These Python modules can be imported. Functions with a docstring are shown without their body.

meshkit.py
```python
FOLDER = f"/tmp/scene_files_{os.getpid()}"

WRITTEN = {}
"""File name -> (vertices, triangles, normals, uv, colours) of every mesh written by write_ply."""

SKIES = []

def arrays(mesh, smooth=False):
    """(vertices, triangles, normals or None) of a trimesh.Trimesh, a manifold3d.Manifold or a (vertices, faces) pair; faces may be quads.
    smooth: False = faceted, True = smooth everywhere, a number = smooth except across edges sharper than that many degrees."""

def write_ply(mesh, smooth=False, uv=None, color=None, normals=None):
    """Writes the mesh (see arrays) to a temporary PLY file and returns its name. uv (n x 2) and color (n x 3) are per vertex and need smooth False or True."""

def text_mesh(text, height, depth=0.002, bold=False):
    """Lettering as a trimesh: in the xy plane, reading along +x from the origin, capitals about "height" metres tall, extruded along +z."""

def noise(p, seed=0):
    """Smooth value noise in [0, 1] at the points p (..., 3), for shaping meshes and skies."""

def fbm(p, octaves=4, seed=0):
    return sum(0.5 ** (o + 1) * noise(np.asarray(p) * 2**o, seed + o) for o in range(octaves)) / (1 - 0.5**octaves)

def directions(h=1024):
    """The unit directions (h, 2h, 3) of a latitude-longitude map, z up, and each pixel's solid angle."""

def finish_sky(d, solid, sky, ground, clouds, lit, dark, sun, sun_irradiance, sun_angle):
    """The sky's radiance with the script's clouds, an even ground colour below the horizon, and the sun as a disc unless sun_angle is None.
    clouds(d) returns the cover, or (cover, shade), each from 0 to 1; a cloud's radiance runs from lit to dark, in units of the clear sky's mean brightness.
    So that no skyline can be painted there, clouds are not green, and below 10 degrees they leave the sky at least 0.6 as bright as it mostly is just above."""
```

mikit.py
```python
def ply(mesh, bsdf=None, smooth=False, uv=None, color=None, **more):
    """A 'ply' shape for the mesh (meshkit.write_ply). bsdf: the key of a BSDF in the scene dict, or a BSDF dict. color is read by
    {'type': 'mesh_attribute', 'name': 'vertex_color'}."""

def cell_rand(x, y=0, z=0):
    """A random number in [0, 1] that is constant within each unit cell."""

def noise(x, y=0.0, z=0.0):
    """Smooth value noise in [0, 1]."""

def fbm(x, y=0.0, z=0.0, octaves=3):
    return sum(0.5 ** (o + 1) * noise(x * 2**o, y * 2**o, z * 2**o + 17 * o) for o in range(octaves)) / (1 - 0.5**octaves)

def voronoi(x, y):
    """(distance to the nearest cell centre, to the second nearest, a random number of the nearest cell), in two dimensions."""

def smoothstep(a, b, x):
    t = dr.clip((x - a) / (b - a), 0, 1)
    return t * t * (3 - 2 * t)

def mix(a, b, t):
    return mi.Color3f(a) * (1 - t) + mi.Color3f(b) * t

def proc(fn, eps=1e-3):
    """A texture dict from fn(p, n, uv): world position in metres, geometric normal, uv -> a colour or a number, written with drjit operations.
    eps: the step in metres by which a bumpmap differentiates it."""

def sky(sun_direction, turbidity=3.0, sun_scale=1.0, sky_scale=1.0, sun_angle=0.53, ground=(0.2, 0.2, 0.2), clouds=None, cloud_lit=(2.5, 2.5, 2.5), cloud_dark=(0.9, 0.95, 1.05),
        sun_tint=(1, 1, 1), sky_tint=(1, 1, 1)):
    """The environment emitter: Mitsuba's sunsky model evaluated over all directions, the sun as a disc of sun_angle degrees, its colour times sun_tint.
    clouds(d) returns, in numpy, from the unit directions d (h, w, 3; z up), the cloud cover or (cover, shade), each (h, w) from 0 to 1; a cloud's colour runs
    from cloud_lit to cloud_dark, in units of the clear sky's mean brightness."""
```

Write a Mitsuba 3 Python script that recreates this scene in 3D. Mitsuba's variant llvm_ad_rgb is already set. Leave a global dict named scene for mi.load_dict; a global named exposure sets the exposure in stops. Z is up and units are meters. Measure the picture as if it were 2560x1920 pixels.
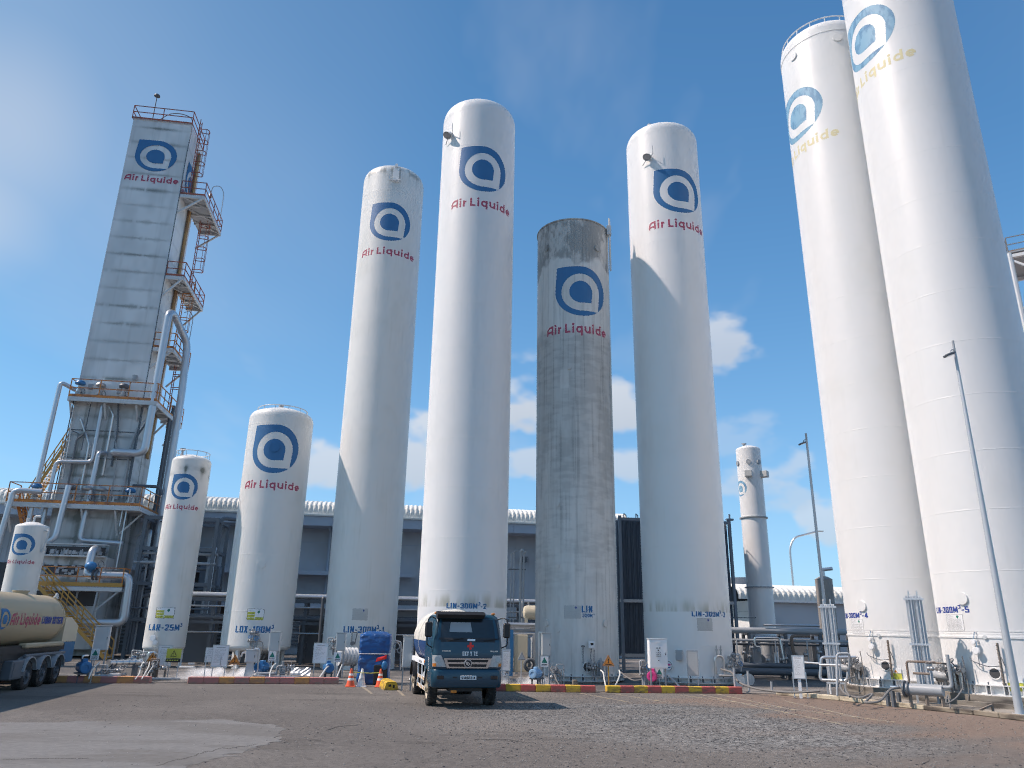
import math, random
import numpy as np, trimesh, mitsuba as mi, drjit as dr, mikit, meshkit
from mikit import proc, noise, fbm, voronoi, smoothstep, mix, cell_rand
from shapely.geometry import Point, LineString, Polygon, MultiPoint
from shapely.ops import unary_union
from shapely import affinity

T = mi.ScalarTransform4f
scene, labels = {}, {}
PI = math.pi

# ---------------------------------------------------------------- camera, sky, exposure
PITCH, ROLL = math.radians(18.1234), math.radians(0.99405)
cam_o = np.array([0, 0, 2.1])
_R, _U, _F = np.array([1.0, 0, 0]), np.array([0, -math.sin(PITCH), math.cos(PITCH)]), np.array([0, math.cos(PITCH), math.sin(PITCH)])
_up = -math.sin(ROLL) * _R + math.cos(ROLL) * _U
scene['camera'] = {'type': 'perspective', 'fov': 69.036, 'fov_axis': 'x', 'near_clip': 0.1, 'far_clip': 4000.0,
                   'to_world': T().look_at(origin=cam_o.tolist(), target=(cam_o + _F).tolist(), up=_up.tolist())}
SUN = (-0.650, -0.080, 0.756)


def cloud_field(d):
    az = np.degrees(np.arctan2(d[..., 0], d[..., 1])); el = np.degrees(np.arcsin(np.clip(d[..., 2], -1, 1)))
    q = d / np.maximum(d[..., 2:3] + 0.12, 0.05)
    big = meshkit.fbm(d * np.array([7, 7, 9.0]), 6, 3)
    fine = meshkit.fbm(d * np.array([22, 22, 34.0]), 5, 11)
    cover = np.zeros(az.shape); shade = np.zeros(az.shape)
    # low cumulus between and behind the tanks
    for (a, e, wa, we, amp) in [(1.0, 16.6, 3.4, 2.9, 1.0), (8.6, 16.4, 2.6, 2.9, 1.0), (9.0, 12.0, 3.0, 2.0, .8), (1.5, 12.5, 3, 2.0, .8), (-7.6, 12.2, 3.4, 3.2, .95), (-14.0, 10.6, 3.2, 2.4, .9), (16.6, 21.0, 2.8, 2.1, .85),
                                (19.5, 10.5, 3.6, 2.2, .6), (23.2, 7.0, 2.6, 2.0, .75), (17.5, 13.5, 4.0, 1.6, .35), (-30, 9, 5, 2.5, .3), (48, 12, 9, 4, .7), (75, 15, 10, 5, .7), (-60, 12, 9, 4, .7), (-85, 16, 9, 5, .6), (140, 14, 14, 5, .8), (180, 18, 14, 6, .8), (-130, 15, 12, 5, .7)]:
        da = (az - a + 180) % 360 - 180
        g = np.exp(-(da / wa) ** 2 - ((el - e) / we) ** 2)
        c = amp * .92 * np.clip((g + (fine - .5) * 2.3 + (big - .5) * .8 - .34) * 2.0, 0, 1) ** 1.2 * np.clip((g - .05) * 4, 0, 1)
        cover = np.maximum(cover, c)
        shade = np.maximum(shade, c * np.clip(.35 - (el - e) / (2.5 * we), 0, .6))
    # thin high veil, thicker towards the sun's side
    wisp = meshkit.fbm(q * np.array([1.3, .8, 1]) + 4, 6, 23)
    veil = np.clip((wisp - .30) * 1.3, 0, 1) * np.clip((-az - 4) / 42, 0, 1) * np.clip((155 + az) / 40, 0, 1) * np.clip(1.5 - el / 46, 0, 1) * .62
    for (a, e, wa, we, amp) in [(-39, 30, 6, 6, .34), (-40, 24, 5, 4, .34), (-52, 34, 9, 7, .4), (-70, 25, 12, 6, .4), (-100, 40, 14, 8, .4), (120, 30, 14, 8, .35), (170, 40, 16, 9, .35), (60, 40, 14, 8, .25)]:
        veil = np.maximum(veil, veil * .5 + amp * np.exp(-(((az - a + 180) % 360 - 180) / wa) ** 2 - ((el - e) / we) ** 2) * np.clip((wisp - .28) * 3.2, 0, 1))
    veil = np.maximum(veil, np.clip((meshkit.fbm(q * np.array([2.6, 1.1, 1]), 6, 5) - .54) * 1.2, 0, .16))
    veil = np.maximum(veil, .36 * np.exp(-np.maximum(el, 0) / 8.5))
    cover = np.maximum(cover * np.array(.9), veil)
    return cover, shade


scene['sky'] = mikit.sky(SUN, turbidity=3.0, sky_scale=1.12, clouds=cloud_field, cloud_lit=(1.95, 2.0, 2.1), cloud_dark=(1.25, 1.36, 1.52), sun_tint=(1.04, 1.05, 1.22), sky_tint=(.87, 1.33, 1.42), ground=(.16, .15, .14))
exposure = 1.62

# ---------------------------------------------------------------- small mesh kit


class MB:
    """collects pieces that become ONE mesh"""

    def __init__(s): s.v, s.f, s.n = [], [], 0

    def raw(s, v, f):
        v, f = np.asarray(v, float), np.asarray(f, int)
        if f.shape[1] == 4: f = np.vstack([f[:, [0, 1, 2]], f[:, [0, 2, 3]]])
        s.v.append(v); s.f.append(f + s.n); s.n += len(v); return s

    def tm(s, m): return s.raw(m.vertices, m.faces)

    def box(s, c, d, rz=0.0, bev=0.0):
        c, h = np.asarray(c, float), np.asarray(d, float) / 2
        if bev <= 0:
            v = np.array([[x, y, z] for x in (-1, 1) for y in (-1, 1) for z in (-1, 1)], float) * h
            f = np.array([[0, 1, 3, 2], [4, 6, 7, 5], [0, 4, 5, 1], [2, 3, 7, 6], [0, 2, 6, 4], [1, 5, 7, 3]])
        else:
            pts = []
            for x in (-1, 1):
                for y in (-1, 1):
                    for z in (-1, 1):
                        p = np.array([x, y, z]) * h
                        for k in range(3):
                            q = p - np.array([x, y, z]) * bev; q[k] = p[k]; pts.append(q)
            hull = trimesh.convex.convex_hull(np.array(pts)); v, f = np.array(hull.vertices), np.array(hull.faces)
        if rz:
            a, b = math.cos(rz), math.sin(rz); v = v @ np.array([[a, b, 0], [-b, a, 0], [0, 0, 1]])
        return s.raw(v + c, f)

    def beam(s, p0, p1, w, h=None, up=(0, 0, 1)):
        p0, p1 = np.asarray(p0, float), np.asarray(p1, float); h = w if h is None else h
        t = p1 - p0; t = t / (np.linalg.norm(t) + 1e-12)
        a = np.cross(t, up)
        if np.linalg.norm(a) < 1e-3: a = np.cross(t, (1, 0.2, 0))
        a /= np.linalg.norm(a); b = np.cross(a, t)
        v = [p + a * w / 2 * i + b * h / 2 * j for p in (p0, p1) for i, j in ((-1, -1), (1, -1), (1, 1), (-1, 1))]
        return s.raw(v, [[0, 1, 2, 3], [7, 6, 5, 4], [0, 4, 5, 1], [1, 5, 6, 2], [2, 6, 7, 3], [3, 7, 4, 0]])

    def tube(s, pts, r, n=8, cap=True):
        p = np.asarray(pts, float); k = len(p); r = np.broadcast_to(r, (k,))
        t = np.gradient(p, axis=0); t /= np.linalg.norm(t, axis=1, keepdims=True) + 1e-12
        a0 = np.cross(t[0], (0, 0, 1.0))
        if np.linalg.norm(a0) < 1e-2: a0 = np.cross(t[0], (0.3, 1.0, 0))
        fr = []
        a = a0 / np.linalg.norm(a0)
        for i in range(k):
            a = a - t[i] * (a @ t[i]); a /= np.linalg.norm(a) + 1e-12; fr.append((a, np.cross(t[i], a)))
        an = np.arange(n) * 2 * PI / n
        v = np.vstack([p[i] + r[i] * (np.cos(an)[:, None] * fr[i][0] + np.sin(an)[:, None] * fr[i][1]) for i in range(k)])
        f = []
        for i in range(k - 1):
            for j in range(n):
                f.append([i * n + j, i * n + (j + 1) % n, (i + 1) * n + (j + 1) % n, (i + 1) * n + j])
        s.raw(v, f)
        if cap:
            for i, fl in ((0, True), (k - 1, False)):
                ring = v[i * n:(i + 1) * n]; idx = [[0, j, j + 1] if not fl else [0, j + 1, j] for j in range(1, n - 1)]
                s.raw(ring, idx)
        return s

    def cyl(s, p0, p1, r, n=16, r2=None): return s.tube([p0, p1], [r, r if r2 is None else r2], n)

    def pipe(s, pts, r, n=10, bend=None, k=5):
        """a pipe with rounded elbows through the points"""
        p = [np.asarray(q, float) for q in pts]; bend = 2.2 * r if bend is None else bend; out = [p[0]]
        for i in range(1, len(p) - 1):
            a, b, c = p[i - 1], p[i], p[i + 1]
            d1, d2 = a - b, c - b; l1, l2 = np.linalg.norm(d1), np.linalg.norm(d2); e = min(bend, l1 * .45, l2 * .45)
            q0, q1 = b + d1 / l1 * e, b + d2 / l2 * e
            for j in range(k + 1):
                w = j / k; out.append((1 - w) ** 2 * q0 + 2 * w * (1 - w) * b + w * w * q1)
        out.append(p[-1]); return s.tube(out, r, n)

    def spline(s, pts, r, n=7, k=8):
        p = np.asarray(pts, float); q = np.vstack([2 * p[0] - p[1], p, 2 * p[-1] - p[-2]]); out = []
        for i in range(1, len(q) - 2):
            for j in range(k):
                u = j / k; a, b, c, d = q[i - 1:i + 3]
                out.append(.5 * (2 * b + (c - a) * u + (2 * a - 5 * b + 4 * c - d) * u * u + (3 * b - a - 3 * c + d) * u ** 3))
        out.append(q[-2]); return s.tube(out, r, n)

    def lathe(s, prof, c=(0, 0, 0), n=48, a0=0.0, a1=2 * PI):
        prof = np.asarray(prof, float); full = abs(a1 - a0 - 2 * PI) < 1e-6; m = n if full else n + 1
        an = a0 + (a1 - a0) * np.arange(m) / n; k = len(prof)
        v = np.stack([np.outer(prof[:, 0], np.cos(an)), np.outer(prof[:, 0], np.sin(an)), np.repeat(prof[:, 1:2], m, 1)], -1).reshape(-1, 3) + np.asarray(c, float)
        f = []
        for i in range(k - 1):
            for j in range(n):
                j2 = (j + 1) % m; f.append([i * m + j, i * m + j2, (i + 1) * m + j2, (i + 1) * m + j])
        return s.raw(v, f)

    def disc(s, c, nrm, r, t, n=20):
        c, nrm = np.asarray(c, float), np.asarray(nrm, float) / np.linalg.norm(nrm); return s.cyl(c - nrm * t / 2, c + nrm * t / 2, r, n)

    def torus(s, c, nrm, R, r, n=20, m=6):
        nrm = np.asarray(nrm, float) / np.linalg.norm(nrm); a = np.cross(nrm, (0, 0, 1.0))
        a = np.array([1.0, 0, 0]) if np.linalg.norm(a) < 1e-3 else a / np.linalg.norm(a); b = np.cross(nrm, a)
        an = np.arange(n) * 2 * PI / n; bn = np.arange(m) * 2 * PI / m
        v = np.array([np.asarray(c) + (R + r * math.cos(q)) * (math.cos(p) * a + math.sin(p) * b) + r * math.sin(q) * nrm for p in an for q in bn])
        f = [[i * m + j, ((i + 1) % n) * m + j, ((i + 1) % n) * m + (j + 1) % m, i * m + (j + 1) % m] for i in range(n) for j in range(m)]
        return s.raw(v, f)

    def ball(s, c, r, k=2):
        m = trimesh.creation.icosphere(k, 1.0); return s.raw(m.vertices * np.broadcast_to(r, (3,)) + np.asarray(c, float), m.faces)

    def prism(s, poly, t, M=None):
        """shapely polygon(s) in xy extruded along z, then put in place by the 4x4 M"""
        for g in getattr(poly, 'geoms', [poly]):
            if g.is_empty: continue
            m = trimesh.creation.extrude_polygon(g, t, engine='earcut')
            v = m.vertices if M is None else m.vertices @ M[:3, :3].T + M[:3, 3]; s.raw(v, m.faces)
        return s

    def hull(s, pts):
        h = trimesh.convex.convex_hull(np.asarray(pts, float)); return s.raw(h.vertices, h.faces)

    def move(s, M):
        s.v = [v @ M[:3, :3].T + M[:3, 3] for v in s.v]; return s

    def mesh(s): return np.vstack(s.v), np.vstack(s.f)


def frame(o, yaw=0.0):
    c, n = math.cos(yaw), math.sin(yaw); return np.array([[c, -n, 0, o[0]], [n, c, 0, o[1]], [0, 0, 1, o[2] if len(o) > 2 else 0.0], [0, 0, 0, 1]])


def upright(o, yaw=0.0):
    """maps drawing (x right, y up, z towards the viewer of the face) to a vertical face at o"""
    c, n = math.cos(yaw), math.sin(yaw); return np.array([[c, 0, n, o[0]], [n, 0, -c, o[1]], [0, 1, 0, o[2]], [0, 0, 0, 1.0]])


def numbered(key):
    if key not in scene and key not in labels: return key
    i = 1
    while f'{key}_{i:03d}' in scene or f'{key}_{i:03d}' in labels: i += 1
    return f'{key}_{i:03d}'


def obj(name, mb, mat, parent=None, smooth=35):
    key = numbered(f'{parent}__{name}' if parent else name)
    mesh = mb.mesh() if isinstance(mb, MB) else mb
    scene[key] = mikit.ply(trimesh.Trimesh(mesh[0], mesh[1], process=False) if isinstance(mesh, tuple) else mesh, mat, smooth=smooth); return key


def thing(name, label, cat, group=None):
    key = numbered(name); labels[key] = {'label': label, 'category': cat}
    if group: labels[key]['group'] = group
    return key


def tag(key, label, cat, group=None):
    labels[key] = {'label': label, 'category': cat}
    if group: labels[key]['group'] = group
    return key


def struct(name, mb, mat, smooth=35, kind='structure', label=None):
    k = obj(name, mb, mat, None, smooth); labels[k] = {'kind': kind}
    if label: labels[k]['label'] = label
    return k


# ---------------------------------------------------------------- materials


def mat(name, rgb, rough=.5, metal=0.0, spec=.5, **k):
    c = {'type': 'rgb', 'value': list(rgb)} if not isinstance(rgb, dict) else rgb
    scene[name] = {'type': 'twosided', 'bsdf': {'type': 'principled', 'base_color': c, 'roughness': rough, 'metallic': metal, 'specular': spec, **k}}


def col(r, g, b): return mi.Color3f(r, g, b)


def paint_fn(base, dirt, seed, streak=.5, blot=.25, lo=.55):
    """painted steel with faint vertical run-off streaks and soft grime"""
    def fn(p, n, uv):
        a = fbm(p.x * 7.3 + seed, p.y * 7.3, p.z * .45, 4); b = fbm(p.x * .9 + seed, p.y * .9, p.z * .6 + seed, 5)
        w = dr.clip(smoothstep(lo, .85, a) * streak * (1 - smoothstep(.05, .35, dr.abs(n.z))) + smoothstep(.5, .8, b) * blot, 0, 1)
        return mix(base, dirt, w)
    return fn


def near(z, z0, w): return dr.exp(-dr.square((z - z0) / w))


mat('white_paint', proc(paint_fn((.69, .69, .685), (.60, .60, .57), 3.0, .16, .22)), .42)


def band_fn(seed, zb, extra=None):
    base = paint_fn((.69, .69, .685), (.60, .60, .57), seed, .18, .22)

    def fn(p, n, uv):
        c = base(p, n, uv)
        edge = fbm(p.x * 2.5 + seed, p.y * 2.5, p.z * .8, 3)
        w = smoothstep(zb - .05, zb + .03, p.z) * (1 - smoothstep(zb + .08, zb + .62, p.z + (edge - .5) * .5)) * smoothstep(.28, .7, fbm(p.x * 5, p.y * 5, p.z * .6 + seed, 3))
        c = mix(c, (.36, .35, .27), dr.clip(w * .75, 0, 1))
        return c if extra is None else extra(p, c)
    return fn


mat('white_paint_banded', proc(band_fn(7.0, 2.86)), .42)


def l1_extra(p, c):
    a = dr.atan2(p.x + 7.607, -(p.y - 40.49)); s = fbm(a * 9.0, p.z * .5, 3.0, 3)
    top = smoothstep(27.2, 28.3, p.z) * smoothstep(.5, .75, s) + near(a, .2, .22) * smoothstep(26.3, 27.6, p.z) * .8
    ring = near(p.z, 28.2, .16) * smoothstep(.4, .6, fbm(a * 5, p.z, 8.0, 3))
    return mix(c, (.24, .25, .23), dr.clip(top * .45 + ring * .7, 0, .8))


mat('white_paint_streaked', proc(lambda p, n, uv: l1_extra(p, paint_fn((.66, .66, .64), (.52, .52, .48), 11.0, .28, .30)(p, n, uv))), .45)


def grimy(p, n, uv):
    a = dr.atan2(p.x - 2.99, -(p.y - 34.07))
    v = fbm(a * 7.0, p.z * .5, 5.0, 4); h = fbm(a * 3.4 + 7, p.z * 6.5, 1.0, 5); b = fbm(a * 2.4, p.z * .55, 9.0, 5); f = fbm(a * 16, p.z * 4, 2.0, 3)
    c = mix((.64, .635, .61), (.54, .535, .51), smoothstep(.3, .75, v) * .6 + smoothstep(.4, .8, f) * .3)
    dark = smoothstep(18.85, 19.15, p.z + (fbm(a * 3, p.z, 2.0, 3) - .5) * 1.3) * (.45 + .55 * smoothstep(.36, .6, b + (f - .5) * .5))
    mid = (1 - smoothstep(15.25, 15.75, p.z + (b - .5) * 1.4)) * smoothstep(2.5, 12.5, p.z + (b - .5) * 5) * (.66 + .34 * smoothstep(.34, .68, h + (b - .5) * .6))
    low = (1 - smoothstep(5, 11, p.z)) * smoothstep(3.1, 4.5, p.z) * smoothstep(.42, .72, h * .6 + b * .4) * .6
    u = a * 2.6 + .3; w = p.z * .34; k = cell_rand(dr.floor(u), dr.floor(w), 4.0); fu, fw = u - dr.floor(u), w - dr.floor(w)
    inside = smoothstep(.12, .16, fu) * (1 - smoothstep(.70, .76, fu)) * smoothstep(.25, .28, fw) * (1 - smoothstep(.55, .60, fw))
    patch = smoothstep(.70, .74, k) * inside * (1 - smoothstep(14.0, 14.4, p.z)) * smoothstep(5.0, 5.4, p.z) * .6
    streak = smoothstep(.55, .8, fbm(a * 22, p.z * .30, 3.0, 3)) * .22
    return mix(c, (.17, .175, .17), dr.clip(dark * .72 + mid * .46 + low * .30 + streak, 0, .9) * (1 - patch))


mat('grimy_paint', proc(grimy), .6)


def oldw(p, n, uv):
    c = paint_fn((.67, .66, .63), (.50, .49, .43), 21.0, .35, .35)(p, n, uv)
    a = fbm(p.x * 2, p.y * 2, p.z * 3.0, 3)
    w = (near(p.z, 9.35, .12) + near(p.z, 9.7, .4) * .4) * smoothstep(.4, .7, a)
    dx, dy = p.x + 16.70, p.y - 37.85
    spots = near(p.z, 9.62, .16) * (near(p.x, -16.70, .09) + near(p.x, -16.02, .08)) * smoothstep(-2, 0, 38.9 - p.y)
    drip = (1 - smoothstep(9.6, 9.75, p.z)) * smoothstep(8.9, 9.6, p.z) * (near(p.x, -16.70, .05) + near(p.x, -16.02, .05)) * .5
    return mix(c, (.12, .13, .11), dr.clip(w * .5 + spots * .9 + drip, 0, .9))


mat('white_paint_old', proc(oldw), .45)
mat('logo_blue', proc(paint_fn((.028, .135, .31), (.045, .16, .33), 5.0, .5, .5)), .5)


def faded(p, n, uv):
    a = fbm(p.x * 6, p.y * 6, p.z * 2.0, 4); b = fbm(p.x * 1.5 + 4, p.y * 1.5, p.z * 5, 4)
    return mix((.20, .37, .50), (.10, .23, .38), smoothstep(.45, .7, a) * .8 + smoothstep(.55, .75, b) * .4)


mat('logo_blue_faded', proc(faded), .6)
mat('lettering_red', (.38, .07, .115), .5)
mat('lettering_pale_yellow', (.64, .58, .36), .6)
mat('label_blue', (.018, .115, .29), .5)
mat('label_blue_dark', (.035, .06, .26), .5)
mat('print_grey', (.42, .42, .42), .6)
mat('print_dark', (.06, .06, .07), .6)
mat('sign_white', (.74, .75, .76), .45)
mat('plate_grey', (.46, .47, .46), .5)
mat('sign_yellow', (.50, .50, .07), .45)
mat('sign_green', (.015, .17, .13), .45)
mat('sign_orange', (.66, .24, .03), .45)
mat('steel_grey', proc(paint_fn((.33, .35, .37), (.23, .24, .24), 2.0, .5, .4)), .45)
mat('steel_dark', (.105, .12, .14), .5)
mat('black', (.018, .018, .02), .5)
mat('pale_grey', proc(paint_fn((.52, .54, .55), (.36, .36, .34), 9.0, .4, .4)), .45)
mat('galvanised', (.58, .60, .62), .34, .75)
mat('stainless', (.66, .66, .66), .22, .95)
mat('cladding_pipe', (.50, .53, .57), .32, .55)
mat('rusty_steel', proc(paint_fn((.22, .19, .165), (.15, .075, .04), 6.0, .8, .6, .45)), .7)


def orange_fn(p, n, uv):
    return mix((.55, .20, .045), (.26, .10, .05), smoothstep(.42, .75, fbm(p.x * 4, p.y * 4, p.z * 4, 3)))


mat('rail_orange', proc(orange_fn), .55)
mat('rail_red', proc(lambda p, n, uv: mix((.36, .10, .06), (.20, .08, .06), smoothstep(.4, .75, fbm(p.x * 4, p.y * 4, p.z * 4, 3)))), .6)
mat('rail_yellow', (.42, .23, .05), .5)
mat('drum_grey', proc(paint_fn((.27, .255, .24), (.18, .16, .145), 41.0, .5, .5)), .6)
mat('kerb_dirty', proc(lambda p, n, uv: mix((.26, .22, .17), (.085, .072, .06), smoothstep(.36, .68, fbm(p.x * 2.2, p.y * 2.2, p.z * 4, 4)))), .9)
mat('rusty_tray', proc(lambda p, n, uv: mix((.36, .22, .09), (.20, .12, .07), smoothstep(.35, .7, fbm(p.x * 3, p.y * 3, p.z * .8, 3)))), .7)
mat('pebble', (.21, .205, .195), .9)
mat('pebble_dark', (.055, .055, .058), .9)
mat('pole_grey', (.46, .49, .52), .4, .25)
mat('motor_blue', (.035, .17, .38), .4)
mat('motor_pale_blue', (.23, .40, .60), .4)
mat('motor_pink', (.55, .05, .22), .4)
mat('hose_white', (.62, .62, .58), .5)
mat('hose_grey', (.17, .165, .16), .6)
mat('valve_metal', (.42, .42, .42), .38, .6)
mat('cone_orange', (.72, .12, .05), .45)
mat('reflective_white', (.75, .75, .75), .4)


def tower_fn(p, n, uv):
    u = p.x * .989 + p.y * .149; v = -.149 * p.x + .989 * p.y
    base = mix((.66, .68, .69), (.55, .57, .58), smoothstep(.35, .7, fbm(u * .8, v * .8, p.z * .35, 3)))
    lower = 1 - smoothstep(12.5, 18.5, p.z)
    t = (p.z - .36) / 1.3; k = dr.floor(t + .5); d = (t - k) * 1.3
    cu = -21.4 + 1.0 * (cell_rand(k, 2.0, 1.0) - .5); wid = .7 + 1.0 * cell_rand(k, 5.0, 1.0); amp = .3 + .7 * cell_rand(k, 9.0, 1.0)
    up = dr.exp(-dr.square((u - (-19.0)) / (wid + .6)))
    s = dr.exp(-dr.square(d / (.05 + .15 * fbm(u * 2.5, k, 3.0, 2)))) * amp * up * smoothstep(.2, .62, fbm(u * 3, k * 3.0, p.z, 3) + .12)
    run = smoothstep(.5, .8, fbm(u * 3.5, v * 3.5, p.z * .16, 3))
    blot = smoothstep(.52, .75, fbm(u * .9 + 5, v * .9, p.z * .6, 4)) * lower
    c = mix(base, (.13, .145, .13), dr.clip(s * .8 + run * .14 + run * lower * .4 + blot * .5 + lower * .28, 0, .9))
    return c


mat('tower_panel', proc(tower_fn), .55)


def wall_fn(p, n, uv):
    a = fbm(p.x * .5, p.y * .5, p.z * .4, 3)
    return mix((.40, .44, .49), (.33, .37, .41), smoothstep(.35, .7, a))


mat('wall_cladding', proc(wall_fn), .5)
mat('fascia_blue_grey', (.33, .39, .47), .5)
mat('roof_sheet', proc(paint_fn((.66, .66, .62), (.45, .44, .40), 13.0, .5, .5)), .5)
mat('dark_opening', (.055, .055, .06), .6)
mat('vaporizer_fin', (.13, .16, .20), .5)
mat('aluminium_fin', (.60, .63, .66), .42, .35)
mat('concrete', proc(lambda p, n, uv: mix((.215, .195, .168), (.068, .060, .053), smoothstep(.38, .72, fbm(p.x * 1.7, p.y * 1.7, p.z * 5, 4)))), .85)
mat('kerb_concrete', proc(lambda p, n, uv: mix((.50, .44, .33), (.22, .18, .13), smoothstep(.45, .72, fbm(p.x * 2.6, p.y * 2.6, p.z * 4, 4)))), .85)


def kerb(a, b, sd):
    def fn(p, n, uv):
        w = smoothstep(.50, .72, fbm(p.x * 4 + sd, p.y * 4, p.z * 9, 4)); w2 = smoothstep(.12, .0, p.z) * smoothstep(.3, .6, fbm(p.x * 9, p.y * 9, p.z * 3 + sd, 3))
        return mix(a, b, dr.clip(w * .75 + w2 * .8, 0, 1))
    return fn


mat('kerb_yellow', proc(kerb((.60, .38, .04), (.20, .13, .06), 1.0)), .6)
mat('kerb_red', proc(kerb((.46, .10, .085), (.20, .10, .08), 2.0)), .6)
mat('kerb_red_worn', proc(kerb((.42, .17, .15), (.27, .19, .15), 3.0)), .7)
mat('kerb_orange_worn', proc(kerb((.52, .25, .09), (.32, .17, .11), 4.0)), .7)
mat('truck_blue', (.005, .042, .074), .28, 0.0, .5, clearcoat=.6, clearcoat_gloss=.9)
mat('truck_tank_blue', proc(paint_fn((.012, .05, .16), (.04, .07, .13), 4.0, .5, .4)), .35)
mat('truck_tank_white', proc(paint_fn((.58, .56, .50), (.34, .32, .27), 8.0, .7, .5, .45)), .5)
mat('trailer_cream', proc(paint_fn((.40, .33, .22), (.27, .21, .14), 17.0, .5, .5)), .5)
mat('trailer_white', (.52, .47, .36), .5)
mat('trailer_blue', (.03, .13, .27), .5)
mat('rubber', proc(lambda p, n, uv: mix((.022, .022, .024), (.075, .068, .06), smoothstep(.4, .8, fbm(p.x * 9, p.y * 9, p.z * 9, 3)))), .8)
mat('rim_cream', proc(paint_fn((.48, .42, .32), (.20, .17, .13), 31.0, .5, .7)), .5)
mat('chrome', (.72, .72, .73), .18, .95)
mat('lamp_lens', (.55, .57, .58), .15, .3)
mat('lamp_amber', (.60, .20, .03), .25)
mat('cross_red', (.80, .035, .03), .4)
mat('seat_dark', (.03, .03, .035), .7)
scene['windscreen_glass'] = {'type': 'thindielectric', 'int_ior': 1.5}
mat('tinted_glass', (.012, .016, .02), .08, 0.0, .8)


def tarp_fn(p, n, uv):
    return mix((.012, .085, .28), (.02, .06, .17), smoothstep(.4, .7, fbm(p.x * 3, p.y * 3, p.z * 3, 3)))


scene['tarpaulin'] = {'type': 'twosided', 'bsdf': {'type': 'bumpmap', 'arbitrary': proc(lambda p, n, uv: fbm(p.x * 5 + p.z * 3, p.y * 5, p.z * 5 - p.x * 2, 4) * .10, 5e-3), 'scale': 1.0,
                                                    'bsdf': {'type': 'principled', 'base_color': proc(tarp_fn), 'roughness': .35, 'specular': .5}}}


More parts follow.
